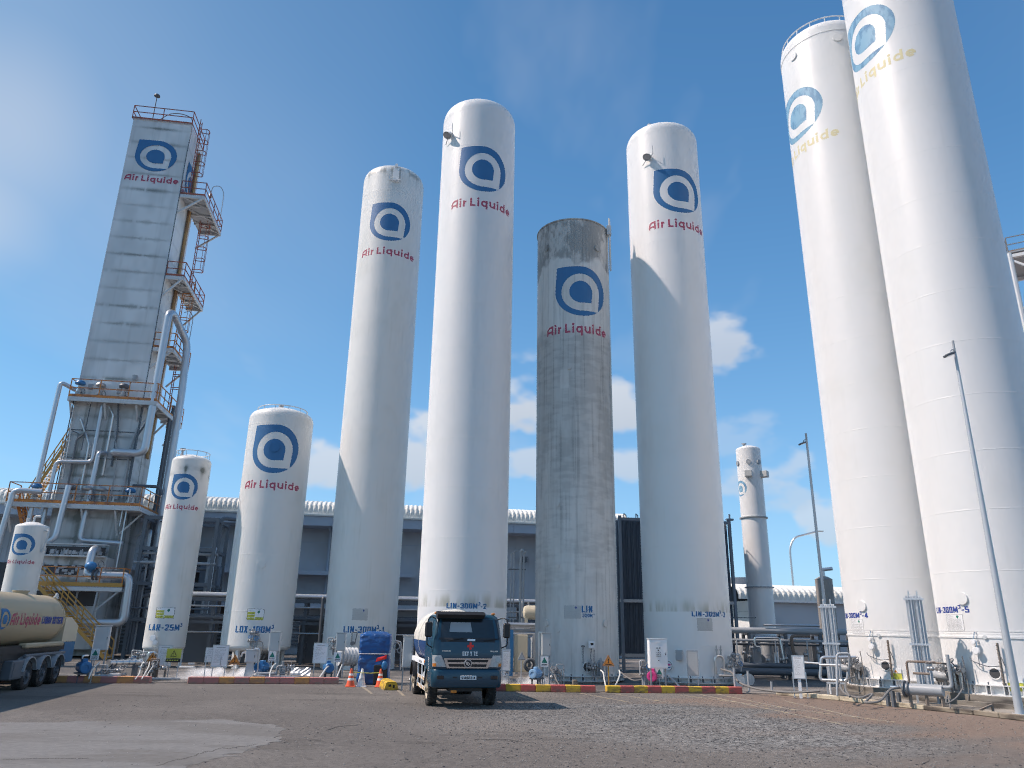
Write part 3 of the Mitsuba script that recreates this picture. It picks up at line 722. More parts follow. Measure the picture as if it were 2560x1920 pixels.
# --- LIN 4 and 5 on their stepped plinth
RB = 2.03
SE4 = [4.05 + 1.91 * i for i in range(14)]
for i, (cc, z0, z1, num, zl, lz, lo) in enumerate((((15.16, 29.87), .28, 29.25, '-4', 23.2, 2.66, 0), ((16.32, 25.41), .40, 29.9, '-5', 23.6, 2.79, .05))):
    t = storage_tank('faded_mark_tank', ['bright white giant tank with guard ring on its domed top, marked LIN-300M3-4', 'bright white giant tank cut off by the top of the picture, marked LIN-300M3-5'][i], cc, RB, z0, z1, .8, 'white_paint', SE4 + [2.17])
    if i == 0: t4 = t
    else: t5 = t
    company_marks(t, cc, RB, -74.5, zl + 2.05, 1.30, 1.36, zl, .47, -123, -22, 'logo_blue_faded', 'lettering_pale_yellow')
    capacity_label(t, cc, RB, -108, -61.5, lz, .19, 'LIN-300M', num, 'label_blue_dark')
    notice(t, cc, RB, -88.3, -68.6, lz - .56, lz - .04, 'white', 20 + i)
    obj('flange_band', MB().lathe([(RB, 2.03), (RB + .03, 2.03), (RB + .03, 2.09), (RB, 2.09)], (cc[0], cc[1], 0), 120).lathe([(RB, 2.22), (RB + .012, 2.22), (RB + .012, 2.26), (RB, 2.26)], (cc[0], cc[1], 0), 120), 'white_paint', t, False)
    boss(t, cc, RB, -67 + i, lz + .43, .19, 'white_paint'); boss(t, cc, RB, -52, 2.06, .06, 'pale_grey', 'vent_plug')
    for f_ in (-67.5, -8.3, 50): boss(t, cc, RB, f_, 28.45, .2, 'white_paint')
    base_ring(t, cc, RB, z0, z0 + .30, 'white_paint', 12.5, 112, -30)
    manhole(t, cc, RB, -49, 1.02, .16)
    face = -46
    n = on((0, 0), 1, -58, 0); gauge(t, on(cc, RB, -59, 1.66), n, 1.0, .45); gauge(t, on(cc, RB, -60, 1.92), n, .7, .2)
    e = on((0, 0), 1, -44, 0); p = on(cc, RB + .12, -43, 0)
    mb = MB().beam(p + [0, 0, .65], p + [0, 0, 1.9], .05, .05)
    for z_ in np.arange(.75, 1.9, .12): mb.box(p + e * .04 + [0, 0, z_], (.075, .02, .03))
    obj('level_column', mb, 'rusty_steel', t); obj('instrument_tube', MB().spline([on(cc, RB + .1, -66, 1.45), on(cc, RB + .2, -62, 1.35), on(cc, RB + .14, -52, 1.22), p + [0, 0, 1.25]], .013, 6).spline([p + [.05, 0, 1.5], p + [.18, .05, 1.1], p + [.25, .1, .6]], .011, 6), 'steel_dark', t)
    obj('yellow_notice', curved_plate(cc, RB, -41 if i else -45, -30 if i else -35, .56, .78, .01, .03), 'sign_yellow', t)
    q = obj('warning_notice', curved_plate(cc, RB, -41 if i else -45, -30 if i else -35, .79, .97, .01, .03), 'sign_white', t)
    mm = MB().raw(*poly_mesh(Polygon([(-.06, 0), (.06, 0), (0, .1)]), .003, .2)); mm.v = [wrap(mm.v[0], cc, RB, -36 if i else -40, .81, .042)]; obj('warning_triangle', mm, 'sign_orange', q)
    obj('cable_drop', MB().spline([on(cc, RB + .35, -68, 1.5), on(cc, RB + .36, -67, 1.0), on(cc, RB + .42, -66, .45), on(cc, RB + .55, -68, .1), on(cc, RB + .9, -73, .1)], .016, 6), 'hose_grey', t)
    p = on(cc, RB + .12, -94, .55); u = np.array([math.cos(math.radians(-80)), math.sin(math.radians(-80)), 0])
    manifold(t, on(cc, RB + .25, -98, .45), u, (1.05, .95), 31 + i, 'steel_grey', 3); manifold(t, on(cc, RB + .3, -88, .5), u, (.8, .8), 41 + i, 'stainless', 2)
    a, b = on(cc, RB + .55, -108, .9), on(cc, RB + .5, -84, .9)
    obj('insulated_elbow', MB().pipe([on(cc, RB + .55, -103, 1.35), on(cc, RB + .6, -102, .95), on(cc, RB + .5, -86, .85), on(cc, RB - .1, -80, .85)], .12, 14, .3), 'steel_grey', t)
    obj('flange_disc', MB().disc(on(cc, RB + .18, -77, .85), on((0, 0), 1, -77, 0), .2, .05, 24).torus(on(cc, RB + .2, -77, .85), on((0, 0), 1, -77, 0), .2, .03, 24), 'rusty_steel', t)
    obj('pipe_loop', MB().pipe([on(cc, RB + .7, -95, .35), on(cc, RB + .7, -95, 1.25), on(cc, RB + .5, -78, 1.25), on(cc, RB + .5, -78, .4)], .028, 8), 'rusty_steel', t)
cc = (15.16, 29.87)
mb = MB().torus((cc[0], cc[1], 29.85), (0, 0, 1), RB - .12, .03, 72, 6)
for a in range(0, 360, 20): mb.beam(on(cc, RB - .12, a, 29.3), on(cc, RB - .12, a, 29.86), .035)
obj('guard_ring', mb, 'white_paint', t4)
obj('crown_lip', MB().lathe([(RB + .001, 28.93), (RB + .02, 28.93), (RB + .02, 28.98), (RB, 28.99)], (cc[0], cc[1], 0), 120), 'white_paint', t4, False)
# --- oxygen and argon tanks on legs
CX = (-12.63, 39.64); RX = 1.69


def legged_tank(name, label, c, r, zb, z1, dome, skin, sz, legs=(-55, -15, 25, 65, 130, 190, 240)):
    t = storage_tank(name, label, c, r, zb, z1, dome, skin, sz)
    obj('domed_bottom', head(c, r, zb, .42, .3, 96, -1), skin, t, True)
    for a in legs:
        p = on(c, r * .86, a, 0); obj('leg', MB().box(p + [0, 0, (zb + .3) / 2], (.16, .16, zb + .3), math.radians(a)).box(p + [0, 0, .04], (.3, .3, .04), math.radians(a)), skin, t, False)
    return t


tx = legged_tank('oxygen_tank', 'wide white tank with a round boss in its emblem, yellow notice, marked LOX-100M3', CX, RX, 1.05, 12.6, .75, 'white_paint_streaked', [2.65 + 1.36 * i for i in range(8)])
company_marks(tx, CX, RX, 11.5, 10.77, 1.29, 1.258, 8.69, .40, -40, 65)
capacity_label(tx, CX, RX, -19, 45, 1.66, .31, 'LOX-100M', '', 'label_blue')
notice(tx, CX, RX, -1.6, 25.3, 2.25, 2.77, 'yellow')
boss(tx, CX, RX, 11, 10.83, .25, 'logo_blue', 'emblem_boss', .07)
boss(tx, CX, RX, 12, 4.9, .2, 'white_paint_streaked')
mb = MB().torus((CX[0], CX[1], 13.25), (0, 0, 1), RX * .78, .025, 48, 6)
for a in range(0, 360, 30): mb.beam(on(CX, RX * .78, a, 12.95), on(CX, RX * .78, a, 13.26), .03)
obj('guard_ring', mb, 'pale_grey', tx); top_nub(tx, np.array([CX[0], CX[1] - .4, 13.2]), .25)
manifold(tx, on(CX, RX + .12, 10, .6), (1, 0, 0), (.38, 1.35), 51, 'steel_grey', 4)
obj('gauge_line', MB().spline([on(CX, RX + .1, 20, 1.3), on(CX, RX + .2, 27, 1.2), on(CX, RX + .2, 28, .7), on(CX, RX + .1, 24, .3)], .016, 6), 'hose_grey', tx)
CA = (-16.85, 38.8); RA = .967
ta = legged_tank('argon_tank', 'slim white tank with two sooty spots near its top, yellow notice, marked LAR-25M3', CA, RA, .95, 10.1, .42, 'white_paint_old', [3.39, 4.75, 6.1, 7.46], (-50, 20, 110, 200))
company_marks(ta, CA, RA, 10.5, 8.67, .66, .69, 7.53, .24, -45, 63)
capacity_label(ta, CA, RA, -31, 70, 1.69, .29, 'LAR-25M', '', 'label_blue')
notice(ta, CA, RA, -13, 38, 2.26, 2.77, 'yellow')
mb = MB().torus((CA[0], CA[1], 10.62), (0, 0, 1), RA * .86, .02, 40, 6)
for a in range(0, 360, 36): mb.beam(on(CA, RA * .86, a, 10.2), on(CA, RA * .86, a, 10.63), .025)
obj('guard_ring', mb, 'pale_grey', ta); top_nub(ta, np.array([CA[0] - .45, CA[1] - .3, 10.4]), .4)
gauge(ta, on(CA, RA, -5, 1.35), on((0, 0), 1, -5, 0), 1.3, .4); gauge(ta, on(CA, RA, 2, 1.15), on((0, 0), 1, 2, 0), 1.0, .4)
CS = (-23.5, 37.2); RS = .73
ts = legged_tank('small_storage_tank', 'shortest white tank at the left edge, rising behind the trailer', CS, RS, .9, 6.38, .3, 'white_paint_old', [3.6], (-50, 40, 130, 220))
company_marks(ts, CS, RS, 8.6, 5.51, .51, .555, 4.62, .17, -46, 64)
obj('top_fittings', MB().pipe([np.array([CS[0], CS[1], 6.6]), np.array([CS[0], CS[1], 6.95]), np.array([CS[0] + .3, CS[1], 6.95])], .05, 8).cyl((CS[0] - .25, CS[1] - .1, 6.5), (CS[0] - .25, CS[1] - .1, 6.85), .07, 10).cyl((CS[0] + .1, CS[1] - .35, 6.45), (CS[0] + .1, CS[1] - .35, 6.55), .09, 10), 'pale_grey', ts)
obj('side_pipe', MB().pipe([on(CS, RS, 80, 6.25), on(CS, RS + .22, 80, 6.25), on(CS, RS + .22, 80, 5.9), on(CS, RS + .05, 80, 5.2)], .04, 8), 'pale_grey', ts)
# --- distant purifier vessel
CV = (13.95, 42.78); RV = .69
tv = storage_tank('purifier_vessel', 'slender white column with two grey boxes high on its side, behind the pipe rack', CV, RV, .3, 12.25, .28, 'white_paint', [8.9])
obj('emblem', wrapped(poly_mesh(emblem(.45), .004, .15), CV, RV, -75, 9.94), 'logo_blue_faded', tv, False)
for z_ in (8.28, 4.45): obj('flange', MB().lathe([(RV, z_ - .03), (RV + .09, z_ - .03), (RV + .09, z_ + .03), (RV, z_ + .03)], (CV[0], CV[1], 0), 64), 'steel_grey', tv, False)
for f_, z_ in ((-23, 10.71), (53, 10.74)): obj('junction_box', MB().box(on(CV, RV + .16, f_, z_), (.4, .38, .36), math.radians(f_), .02), 'plate_grey', tv)
for f_ in (-80, -20, 31): boss(tv, CV, RV, f_, 11.43, .14, 'steel_grey', 'nozzle')
obj('support_bracket', MB().box((CV[0], CV[1] - .75, 1.75), (1.5, .4, .35)).box((CV[0] - .45, CV[1] - .75, 1.35), (.35, .3, .5)).box((CV[0] + .45, CV[1] - .75, 1.35), (.35, .3, .5)), 'steel_grey', tv)
top_nub(tv, np.array([CV[0] - .2, CV[1], 12.45]), .2)

# ---------------------------------------------------------------- ground
n_ = 40
mb = MB().raw([[-900, -900, 0], [900, -900, 0], [900, 900, 0], [-900, 900, 0]], [[0, 1, 2, 3]])
struct('ground', mb, 'asphalt', False)
# kerb of the raised right-hand tank base, from its rounded start to beyond the frame
KERB = [(9.5, 28.35), (10.9, 26.35), (11.6, 24.95), (12.25, 23.7), (12.99, 22.5), (13.5, 21.0), (15.2, 17.2), (17.5, 12.5)]
slab_front = [(-26, 30.0), (-15.0, 29.0), (-11.4, 29.25), (-6.2, 29.95), (-3.0, 29.4), (3.2, 28.5), (8.4, 28.75)]
mb = MB(); pl = Polygon(slab_front + [(9.5, 28.75), (11.4, 26.6), (24, 30), (24, 62), (-40, 62), (-40, 30)]); mb.prism(pl, .012, frame((0, 0, .003))); struct('tank_yard', mb, 'yard_slab', False)


def ribbon(pts, w, z0, z1):
    p = np.array(pts, float); t = np.gradient(p, axis=0); t /= np.linalg.norm(t, axis=1, keepdims=True); nn = np.stack([-t[:, 1], t[:, 0]], 1)
    return Polygon(np.vstack([p, (p + nn * -w)[::-1]]))


rng = random.Random(11)
for i in range(len(KERB) - 1):
    a, b = np.array(KERB[i]), np.array(KERB[i + 1]); L = np.linalg.norm(b - a); k = max(1, int(round(L / 1.0)))
    for j in range(k):
        p, q = a + (b - a) * j / k, a + (b - a) * (j + 1) / k; d = (q - p) / np.linalg.norm(q - p); n = np.array([d[1], -d[0]]) * -1
        m = (p + q) / 2 + n * .14; hh = .13 + rng.uniform(-.015, .012)
        obj('kerb_line__block', MB().box((m[0], m[1], hh / 2), (np.linalg.norm(q - p) - .012, .26, hh), math.atan2(d[1], d[0]) + rng.uniform(-.012, .012), .02), 'kerb_concrete' if i < 2 or (i < 4 and rng.random() < .4) else 'kerb_dirty', None)
labels['kerb_line'] = {'label': 'pale chipped concrete kerb running along the giant tanks on the right', 'category': 'kerb'}
# stepped concrete base
P0 = thing('tank_plinth', 'stained stepped concrete base under the two giant right tanks', 'plinth')
for (off, z0, z1) in ((.26, 0, .10), (1.7, .10, .22), (2.7, .22, .285)):
    pts = []
    a = np.array(KERB[1:]); t = np.gradient(a, axis=0); t /= np.linalg.norm(t, axis=1, keepdims=True); nn = np.stack([-t[:, 1], t[:, 0]], 1)
    e = a + nn * off; far = a + nn * 10.5
    obj('step', MB().prism(Polygon(np.vstack([e, far[::-1]])).buffer(0), z1 - z0, frame((0, 0, z0))), 'concrete', P0, False)
obj('tank_pad', MB().lathe([(2.45, .2), (2.45, .40), (0.01, .40)], (16.32, 25.41, 0), 64), 'concrete', P0, 30); obj('tank_pad', MB().lathe([(2.45, 0), (2.45, .279), (0.01, .279)], (15.16, 29.87, 0), 64), 'concrete', P0, 30)
# worn concrete panel on the left of the yard
rng = random.Random(2)
edge = [(-20, 14.0), (-10.5, 17.4), (-6.5, 18.6), (-4.9, 17.6), (-4.3, 15.5), (-4.6, 13.6), (-5.0, 12.2), (-4.6, 11.4), (-5.2, 9.9), (-12, 9.3), (-20, 9.0)]
pts = []
for a, b in zip(edge, edge[1:] + edge[:1]):
    for j in range(16): pts.append((a[0] + (b[0] - a[0]) * j / 16 + rng.gauss(0, .07), a[1] + (b[1] - a[1]) * j / 16 + rng.gauss(0, .05)))
struct('concrete_patch', MB().prism(Polygon(pts).buffer(0), .003, frame((0, 0, .001))), 'worn_concrete', False)


def crack(pts, w=.022):
    out = []
    for a, b in zip(pts, pts[1:]):
        for j in range(7): out.append((a[0] + (b[0] - a[0]) * j / 7 + rng.uniform(-.05, .05), a[1] + (b[1] - a[1]) * j / 7 + rng.uniform(-.05, .05)))
    return LineString(out + [pts[-1]]).buffer(w / 2)


CR = [crack([(-5.314, 12.672, 0.000)[:2], (-5.126, 13.830, 0.000)[:2], (-4.967, 14.503, 0.000)[:2]], .02), crack([(-4.936, 14.415, 0.000)[:2], (-4.540, 14.930, 0.000)[:2]], .02), crack([(-3.755, 17.029, 0.000)[:2], (-3.608, 17.711, 0.000)[:2], (-3.236, 18.044, 0.000)[:2]], .03), crack([(7.118, 14.008, 0.000)[:2], (8.052, 15.481, 0.000)[:2]], .012), crack([(-7.911, 12.949, 0.000)[:2], (-6.682, 13.226, 0.000)[:2]], .025), crack([(-0.661, 16.007, 0.000)[:2], (-0.036, 16.193, 0.000)[:2], (0.503, 15.720, 0.000)[:2]], .02)]
k = struct('ground_crack', MB().prism(unary_union(CR), .002, frame((0, 0, .005))), 'crack_dark', False, 'stuff')
# faded bay lines
for a, b in (((6.706, 27.969, 0.000), (8.174, 19.639, 0.000)), ((7.372, 28.270, 0.000), (8.230, 22.946, 0.000)), ((3.677, 27.513, 0.000), (4.994, 24.611, 0.000)), ((2.520, 27.601, 0.000), (3.799, 24.395, 0.000)), ((0.218, 26.648, 0.000), (0.998, 24.013, 0.000)), ((-5.429, 29.665, 0.000), (-4.328, 25.874, 0.000)), ((-4.074, 28.997, 0.000), (-3.230, 25.356, 0.000)), ((8.967, 26.003, 0.000), (9.278, 21.231, 0.000)), ((5.932, 27.490, 0.000), (9.785, 20.350, 0.000))):
    d = np.array(b) - np.array(a); L = np.linalg.norm(d); m = (np.array(a) + np.array(b)) / 2
    struct('painted_line', MB().box((m[0], m[1], .0035), (L, .09, .003), math.atan2(d[1], d[0])), 'faded_line', False)
# loose stones
rng = random.Random(8); base = trimesh.creation.icosphere(0, 1.0)
for kind_, count, m_, lab_ in (('gravel', 7000, 'pebble', 'loose pale stones scattered over the grey yard'), ('gravel', 5000, 'pebble_dark', 'loose dark stones scattered over the grey yard')):
    vs, n0 = [], 0
    for i in range(count):
        if i < count * .85: x, y = rng.gauss(4.4, 3.6), rng.gauss(19.3, 3.4)
        else: x, y = rng.uniform(-11, 14), rng.uniform(7.5, 27)
        if y < 6.5 or x > 9.6 + (28 - y) * .5: continue
        sz = rng.choice([.007, .009, .011, .013, .017]); vs.append(base.vertices * np.array([sz * rng.uniform(.8, 1.6), sz * rng.uniform(.8, 1.4), sz * .6]) + [x, y, sz * .25])
    q = len(base.vertices); struct(kind_, MB().raw(np.vstack(vs), (base.faces[None] + (np.arange(len(vs)) * q)[:, None, None]).reshape(-1, 3)), m_, False, 'stuff', lab_)

# ---------------------------------------------------------------- painted kerbs


def painted_kerb(label, a, b, colours, h=.23, w=.30, n=None):
    t = thing('painted_kerb', label, 'kerb'); a, b = np.array(a), np.array(b); n = len(colours); d = (b - a) / n; yaw = math.atan2(d[1], d[0]); nn = np.array([-math.sin(yaw), math.cos(yaw)])
    for i, cl in enumerate(colours):
        c = a + d * (i + .5) + nn * w / 2; obj('block', MB().box((c[0], c[1], h / 2), (np.linalg.norm(d) + .001 * (i % 2), w + .003 * (i % 2), h + .002 * (i % 2)), yaw, .018), cl, t)
    return t


painted_kerb('worn red and orange kerb in front of the argon tank, next to the trailer', (-17.6, 27.75), (-12.72, 28.55), ['kerb_red_worn', 'kerb_orange_worn'] * 2 + ['kerb_red_worn', 'kerb_orange_worn', 'kerb_red_worn', 'kerb_orange_worn', 'kerb_red_worn'])
painted_kerb('faded reddish kerb in front of the oxygen tank, long and dull', (-11.43, 28.71), (-6.25, 29.75), ['kerb_red_worn', 'kerb_red_worn', 'kerb_orange_worn', 'kerb_red_worn', 'kerb_orange_worn', 'kerb_red_worn', 'kerb_red_worn', 'kerb_orange_worn', 'kerb_red_worn', 'kerb_red_worn'])
painted_kerb('yellow and red striped kerb starting behind the truck, in front of the grimy tank', (-1.6, 27.75), (3.09, 27.85), ['kerb_red', 'kerb_yellow', 'kerb_red', 'kerb_yellow', 'kerb_red', 'kerb_yellow', 'kerb_red', 'kerb_yellow', 'kerb_red'])
painted_kerb('bright yellow and red striped kerb with a yellow end, right of the orange warning sign', (3.49, 27.94), (8.37, 28.46), ['kerb_yellow', 'kerb_red', 'kerb_yellow', 'kerb_red', 'kerb_yellow', 'kerb_red', 'kerb_yellow', 'kerb_red', 'kerb_yellow', 'kerb_red'])

# ---------------------------------------------------------------- cold box tower
PSI = math.radians(8.55); TM = frame((-24.26, 47.0, 0), PSI); TW, TD, TH = 4.07, 3.4, 37.4
tw = thing('cold_box_tower', 'tall square steel tower with rusty platforms and emblem near its top, far left', 'tower')


def tp(a, b, z): return (TM @ np.array([a, b, z, 1.0]))[:3]


def tobj(name, mb, m, parent, smooth=35): return obj(name, mb.move(TM), m, parent, smooth)


tobj('core', MB().box((-TW / 2, TD / 2, TH / 2 + .1), (TW - .06, TD - .06, TH - .2)), 'steel_dark', tw, False)
zs = [0.36 + 1.3 * i for i in range(29)]; zs = [.1] + zs[:-1] + [TH]
for i in range(len(zs) - 1):
    a, b = zs[i] + .002, zs[i + 1] - .002
    jit = (i * 37 % 5) * .001
    tobj('front_panel', MB().box((-TW / 2, -.005 - jit, (a + b) / 2), (TW - .01, .05, b - a), 0, .002), 'tower_panel', tw, False)
    tobj('side_panel', MB().box((.005 + jit, TD / 2, (a + b) / 2), (.05, TD - .06, b - a), 0, .008), 'tower_panel', tw, False)
tobj('left_cladding', MB().box((-TW - .002, TD / 2, TH / 2 + .06), (.05, TD, TH - .1)), 'tower_panel', tw, False)
mb = MB()
for i in range(22): mb.box((-TW - .05, .15, 36.2 - i * 1.3), (.09, .08, .08))
tobj('edge_lug', mb, 'steel_dark', tw)
tobj('corner_angle', MB().box((-.005, -.025, TH / 2), (.07, .08, TH - .3)).box((-TW + .01, -.03, TH / 2), (.05, .07, TH - .3)), 'tower_panel', tw, False)
FM = upright(tp(-2.06, -.055, 34.42), PSI)
v, f = poly_mesh(affinity.scale(emblem(1), 1.44, 1.30, origin=(0, 0)), .004, .4); obj('emblem', MB().raw(v, f).move(FM), 'logo_blue', tw, False)
v, f = poly_mesh(company_words(.47, 3.68), .004, .5); obj('company_lettering', MB().raw(v, f).move(upright(tp(-2.05, -.055, 32.24), PSI)), 'lettering_red', tw, False)
v, f = poly_mesh(affinity.scale(emblem(1), 1.2, 1.30, origin=(0, 0)), .004, .4); obj('side_emblem', MB().raw(v, f).move(upright(tp(.055, 1.7, 33.4), PSI + PI / 2)), 'logo_blue', tw, False)
v, f = poly_mesh(company_words(.47, 3.0), .004, .5); obj('side_lettering', MB().raw(v, f).move(upright(tp(.055, 1.7, 31.7), PSI + PI / 2)), 'lettering_red', tw, False)


def rail_run(mb, pts, h=1.08, post=1.5, r=.032, toe=None):
    """posts, two rails along the polyline of (a, b, z)"""
    P_ = [np.array(p, float) for p in pts]
    for p, q in zip(P_, P_[1:]):
        L = np.linalg.norm(q - p); k = max(1, int(round(L / post)))
        for j in range(k + 1):
            s = p + (q - p) * j / k; mb.beam(s, s + [0, 0, h], r * 1.7)
        for hh in (h, h * .52): mb.beam(p + [0, 0, hh], q + [0, 0, hh], r * 1.5)
        mb.beam(p + [0, 0, .08], q + [0, 0, .08], .012, .14)


def ladder(mb, a, b, z0, z1, na=(1, 0), cage=True, w=.42):
    """ladder standing off the side face: a, b position, cage bulging along +a"""
    na = np.array([na[0], na[1], 0.0]); tb = np.array([-na[1], na[0], 0])
    c = np.array([a, b, 0.0])
    for s in (-1, 1): mb.beam(c + tb * s * w / 2 + [0, 0, z0], c + tb * s * w / 2 + [0, 0, z1 + 1.0], .05)
    for z in np.arange(z0 + .2, z1 + .9, .32): mb.beam(c - tb * w / 2 + [0, 0, z], c + tb * w / 2 + [0, 0, z], .025)
    if cage:
        zz = np.arange(z0 + 2.2, z1 + 1.05, .95); an = [math.radians(x) for x in (-90, -55, -20, 20, 55, 90)]
        ring = [na * (.36 + .36 * math.cos(x)) + tb * .36 * math.sin(x) for x in an]; ring[0] = tb * -w / 2; ring[-1] = tb * w / 2
        for z in zz:
            for p, q in zip(ring, ring[1:]): mb.beam(c + p + [0, 0, z], c + q + [0, 0, z], .035, .05)
        for p in ring[1:-1]: mb.beam(c + p + [0, 0, zz[0]], c + p + [0, 0, zz[-1]], .03)


# roof railing
mb = MB(); rail_run(mb, [(-TW - .1, 3.2, TH), (-TW - .1, -.12, TH), (.05, -.12, TH), (.05, 3.2, TH)], 1.1, 1.9); tobj('roof_railing', mb, 'rail_red', tw, False)
tobj('roof_edge', MB().box((-TW / 2, -.045, TH + .0), (TW + .10, .06, .06)), 'pale_grey', tw, False)
tobj('lightning_rod', MB().cyl((-3.4, 1.5, TH), (-3.4, 1.5, 40.7), .035, 8).lathe([(.02, 40.7), (.22, 40.72), (.2, 40.82), (.05, 40.95)], (-3.4, 1.5, 0), 16), 'steel_dark', tw)
tobj('cable', MB().spline([(-3.4, 1.2, 37.6), (-1.6, -.1, 38.1), (-.2, -.1, 38.0), (.06, -.08, 37.0), (.02, -.08, 34.5), (.04, -.08, 30), (.02, -.08, 24), (.05, -.08, 17), (.05, -.08, 10)], .03, 6), 'steel_dark', tw)
tobj('cable_tray', MB().box((.16, 2.3, 24.5), (.10, .42, 24)), 'rusty_tray', tw, False)


def side_platform(z, w, d, b0=0.0, brace=True, extra=None, cage_to=None):
    k = tobj('platform', MB().box((w / 2 + .05, b0 + d / 2, z + .04), (w, d, .05)), 'steel_grey', tw, False)
    mb = MB()
    for b in (b0, b0 + d): mb.beam((.05, b, z - .1), (w + .05, b, z - .1), .12, .24)
    mb.beam((w + .05, b0, z - .1), (w + .05, b0 + d, z - .1), .1, .24)
    for j in range(1, 4): mb.beam((.05, b0 + d * j / 4, z - .06), (w + .05, b0 + d * j / 4, z - .06), .08, .14)
    for j in range(3): mb.beam((.05, b0 + d * j / 3, z - .05), (w + .05, b0 + d * (j + 1) / 3, z - .05), .09, .09)
    tobj('deck_frame', mb, 'pale_grey', k, False)
    if brace:
        for b in (b0, b0 + d): tobj('brace', MB().beam((.02, b, z - 1.5), (w - .1, b, z - .2), .11, .11), 'pale_grey', k, False)
    mb = MB(); rail_run(mb, [(.05, b0, z + .07), (w + .05, b0, z + .07), (w + .05, b0 + d, z + .07), (.05, b0 + d, z + .07)], 1.08, 1.3); tobj('railing', mb, 'rail_red' if z > 20 else 'rail_orange', k, False)
    return k


k1 = side_platform(31.45, 1.68, 5.4)
tobj('gooseneck_lamp', MB().pipe([(1.75, 4.6, 31.5), (1.75, 4.6, 34.6), (1.45, 4.5, 35.2), (.9, 4.3, 35.0), (.85, 4.3, 34.3)], .03, 6, .4).lathe([(.03, 34.4), (.12, 34.25), (.16, 34.05), (.09, 33.95)], (.85, 4.3, 0), 12), 'steel_grey', k1)
k2 = side_platform(24.95, 1.2, 5.5); k3 = side_platform(19.6, 1.3, 4.0)
tobj('gooseneck_lamp', MB().pipe([(.9, 4.6, 20.5), (.95, 4.6, 23.8), (.7, 4.5, 24.3), (.3, 4.4, 24.1)], .025, 6, .3), 'steel_dark', k2)
mb = MB(); ladder(mb, .35, .9, 31.6, 37.5); tobj('caged_ladder', mb, 'rail_red', tw, False)
mb = MB(); ladder(mb, .62, 3.8, 25.1, 31.4); tobj('caged_ladder', mb, 'rail_red', tw, False)
mb = MB(); ladder(mb, .55, 2.8, 19.8, 24.8); tobj('caged_ladder', mb, 'rail_orange', tw, False)
mb = MB(); ladder(mb, .7, 3.2, 15.6, 19.4); tobj('caged_ladder', mb, 'rail_red', tw, False)
# wrap-round platforms


def wrap_platform(z, a0, w, front, d, rm):
    k = tobj('platform', MB().box(((a0 + w) / 2, -front / 2 - .03, z + .04), (w - a0, front, .05)).box((w / 2 + .04, d / 2, z + .042), (w - .02, d, .05)), 'steel_grey', tw, False)
    mb = MB().beam((a0, -front, z - .06), (w, -front, z - .06), .08, .28).beam((w, -front, z - .06), (w, d, z - .06), .08, .28).beam((a0, -front, z - .06), (a0, .3, z - .06), .08, .28)
    for j in range(6): x = a0 + (w - a0) * j / 5; mb.beam((x, -.05, z - .1), (x, -front, z - .08), .08, .16)
    for j in range(5): y = d * j / 4; mb.beam((.05, y, z - .1), (w, y, z - .08), .08, .16)
    tobj('deck_frame', mb, 'pale_grey', k, False)
    for x in (a0 + .1, -TW * .5, -.1): tobj('brace', MB().beam((x, -.03, z - front * 1.4), (x, -front + .1, z - .2), .1), 'pale_grey', k, False)
    for y in (0, d * .5, d): tobj('brace', MB().beam((.03, y, z - 1.5), (w - .1, y, z - .2), .1), 'pale_grey', k, False)
    mb = MB(); rail_run(mb, [(a0, .3, z + .07), (a0, -front, z + .07), (w, -front, z + .07), (w, d, z + .07)], 1.2, 1.7); tobj('railing', mb, rm, k, False)
    tobj('kick_plate', MB().beam((a0, -front - .01, z + .16), (w, -front - .01, z + .16), .02, .2), 'rail_orange', k, False)
    return k


k4 = wrap_platform(15.6, -4.2, 1.1, .82, 5.4, 'rail_orange')
k5 = wrap_platform(8.75, -6.3, 1.28, 1.15, 5.6, 'rail_orange')
# valves on the platforms
rng = random.Random(5)
for (a, b, z, mm) in ((-3.75, -.6, 15.75, 'motor_blue'), (-2.6, -.35, 15.75, 'valve_metal'), (-1.2, -.3, 15.8, 'steel_dark'), (-4.9, -.9, 8.95, 'motor_blue'), (-2.95, -.8, 8.95, 'steel_dark'), (-2.05, -.7, 8.95, 'valve_metal'), (-1.3, -.6, 8.95, 'valve_metal'), (.4, -.5, 8.95, 'motor_blue')):
    mb = MB().cyl((a, b, z), (a, b, z + .75), .09, 12).disc((a, b, z + .3), (0, 0, 1), .2, .06, 16).disc((a, b, z + .15), (0, 1, 0), .16, .25, 14).ball((a, b, z + .2), .17, 1)
    q = tobj('control_valve', mb, 'valve_metal', tw)
    tobj('actuator', MB().lathe([(.05, z + .75), (.30, z + .82), (.32, z + .9), (.26, z + 1.02), (.06, z + 1.1)], (a, b, 0), 20).cyl((a, b, z + .55), (a, b, z + .85), .07, 10), mm, q)
    tobj('handwheel', MB().torus((a + .3, b - .1, z + .35), (1, -.4, .1), .16, .018, 18, 6), 'steel_dark', q)
for (a, z0, z1) in ((-4.05, 9.0, 16.0), (-3.0, 12.3, 15.4), (.2, 8.8, 15.4)): tobj('conduit', MB().cyl((a, -.35, z0), (a, -.3, z1), .035, 7), 'steel_dark', tw)
rng = random.Random(33)
for i in range(9):
    a = rng.uniform(-3.9, .2); z0 = rng.uniform(8.8, 12); tobj('thin_pipe', MB().pipe([(a, -.12, z0), (a, -.22, z0 + rng.uniform(1.5, 4.5)), (a + rng.uniform(-.9, .9), -.2, z0 + 4.6)], rng.choice([.03, .04, .06]), 7), rng.choice(['steel_dark', 'steel_grey', 'galvanised']), tw)
for z in (9.9, 11.9, 13.7): tobj('cable_run', MB().beam((-TW + .1, -.06, z), (-.05, -.06, z), .03, .05), 'steel_dark', tw, False)
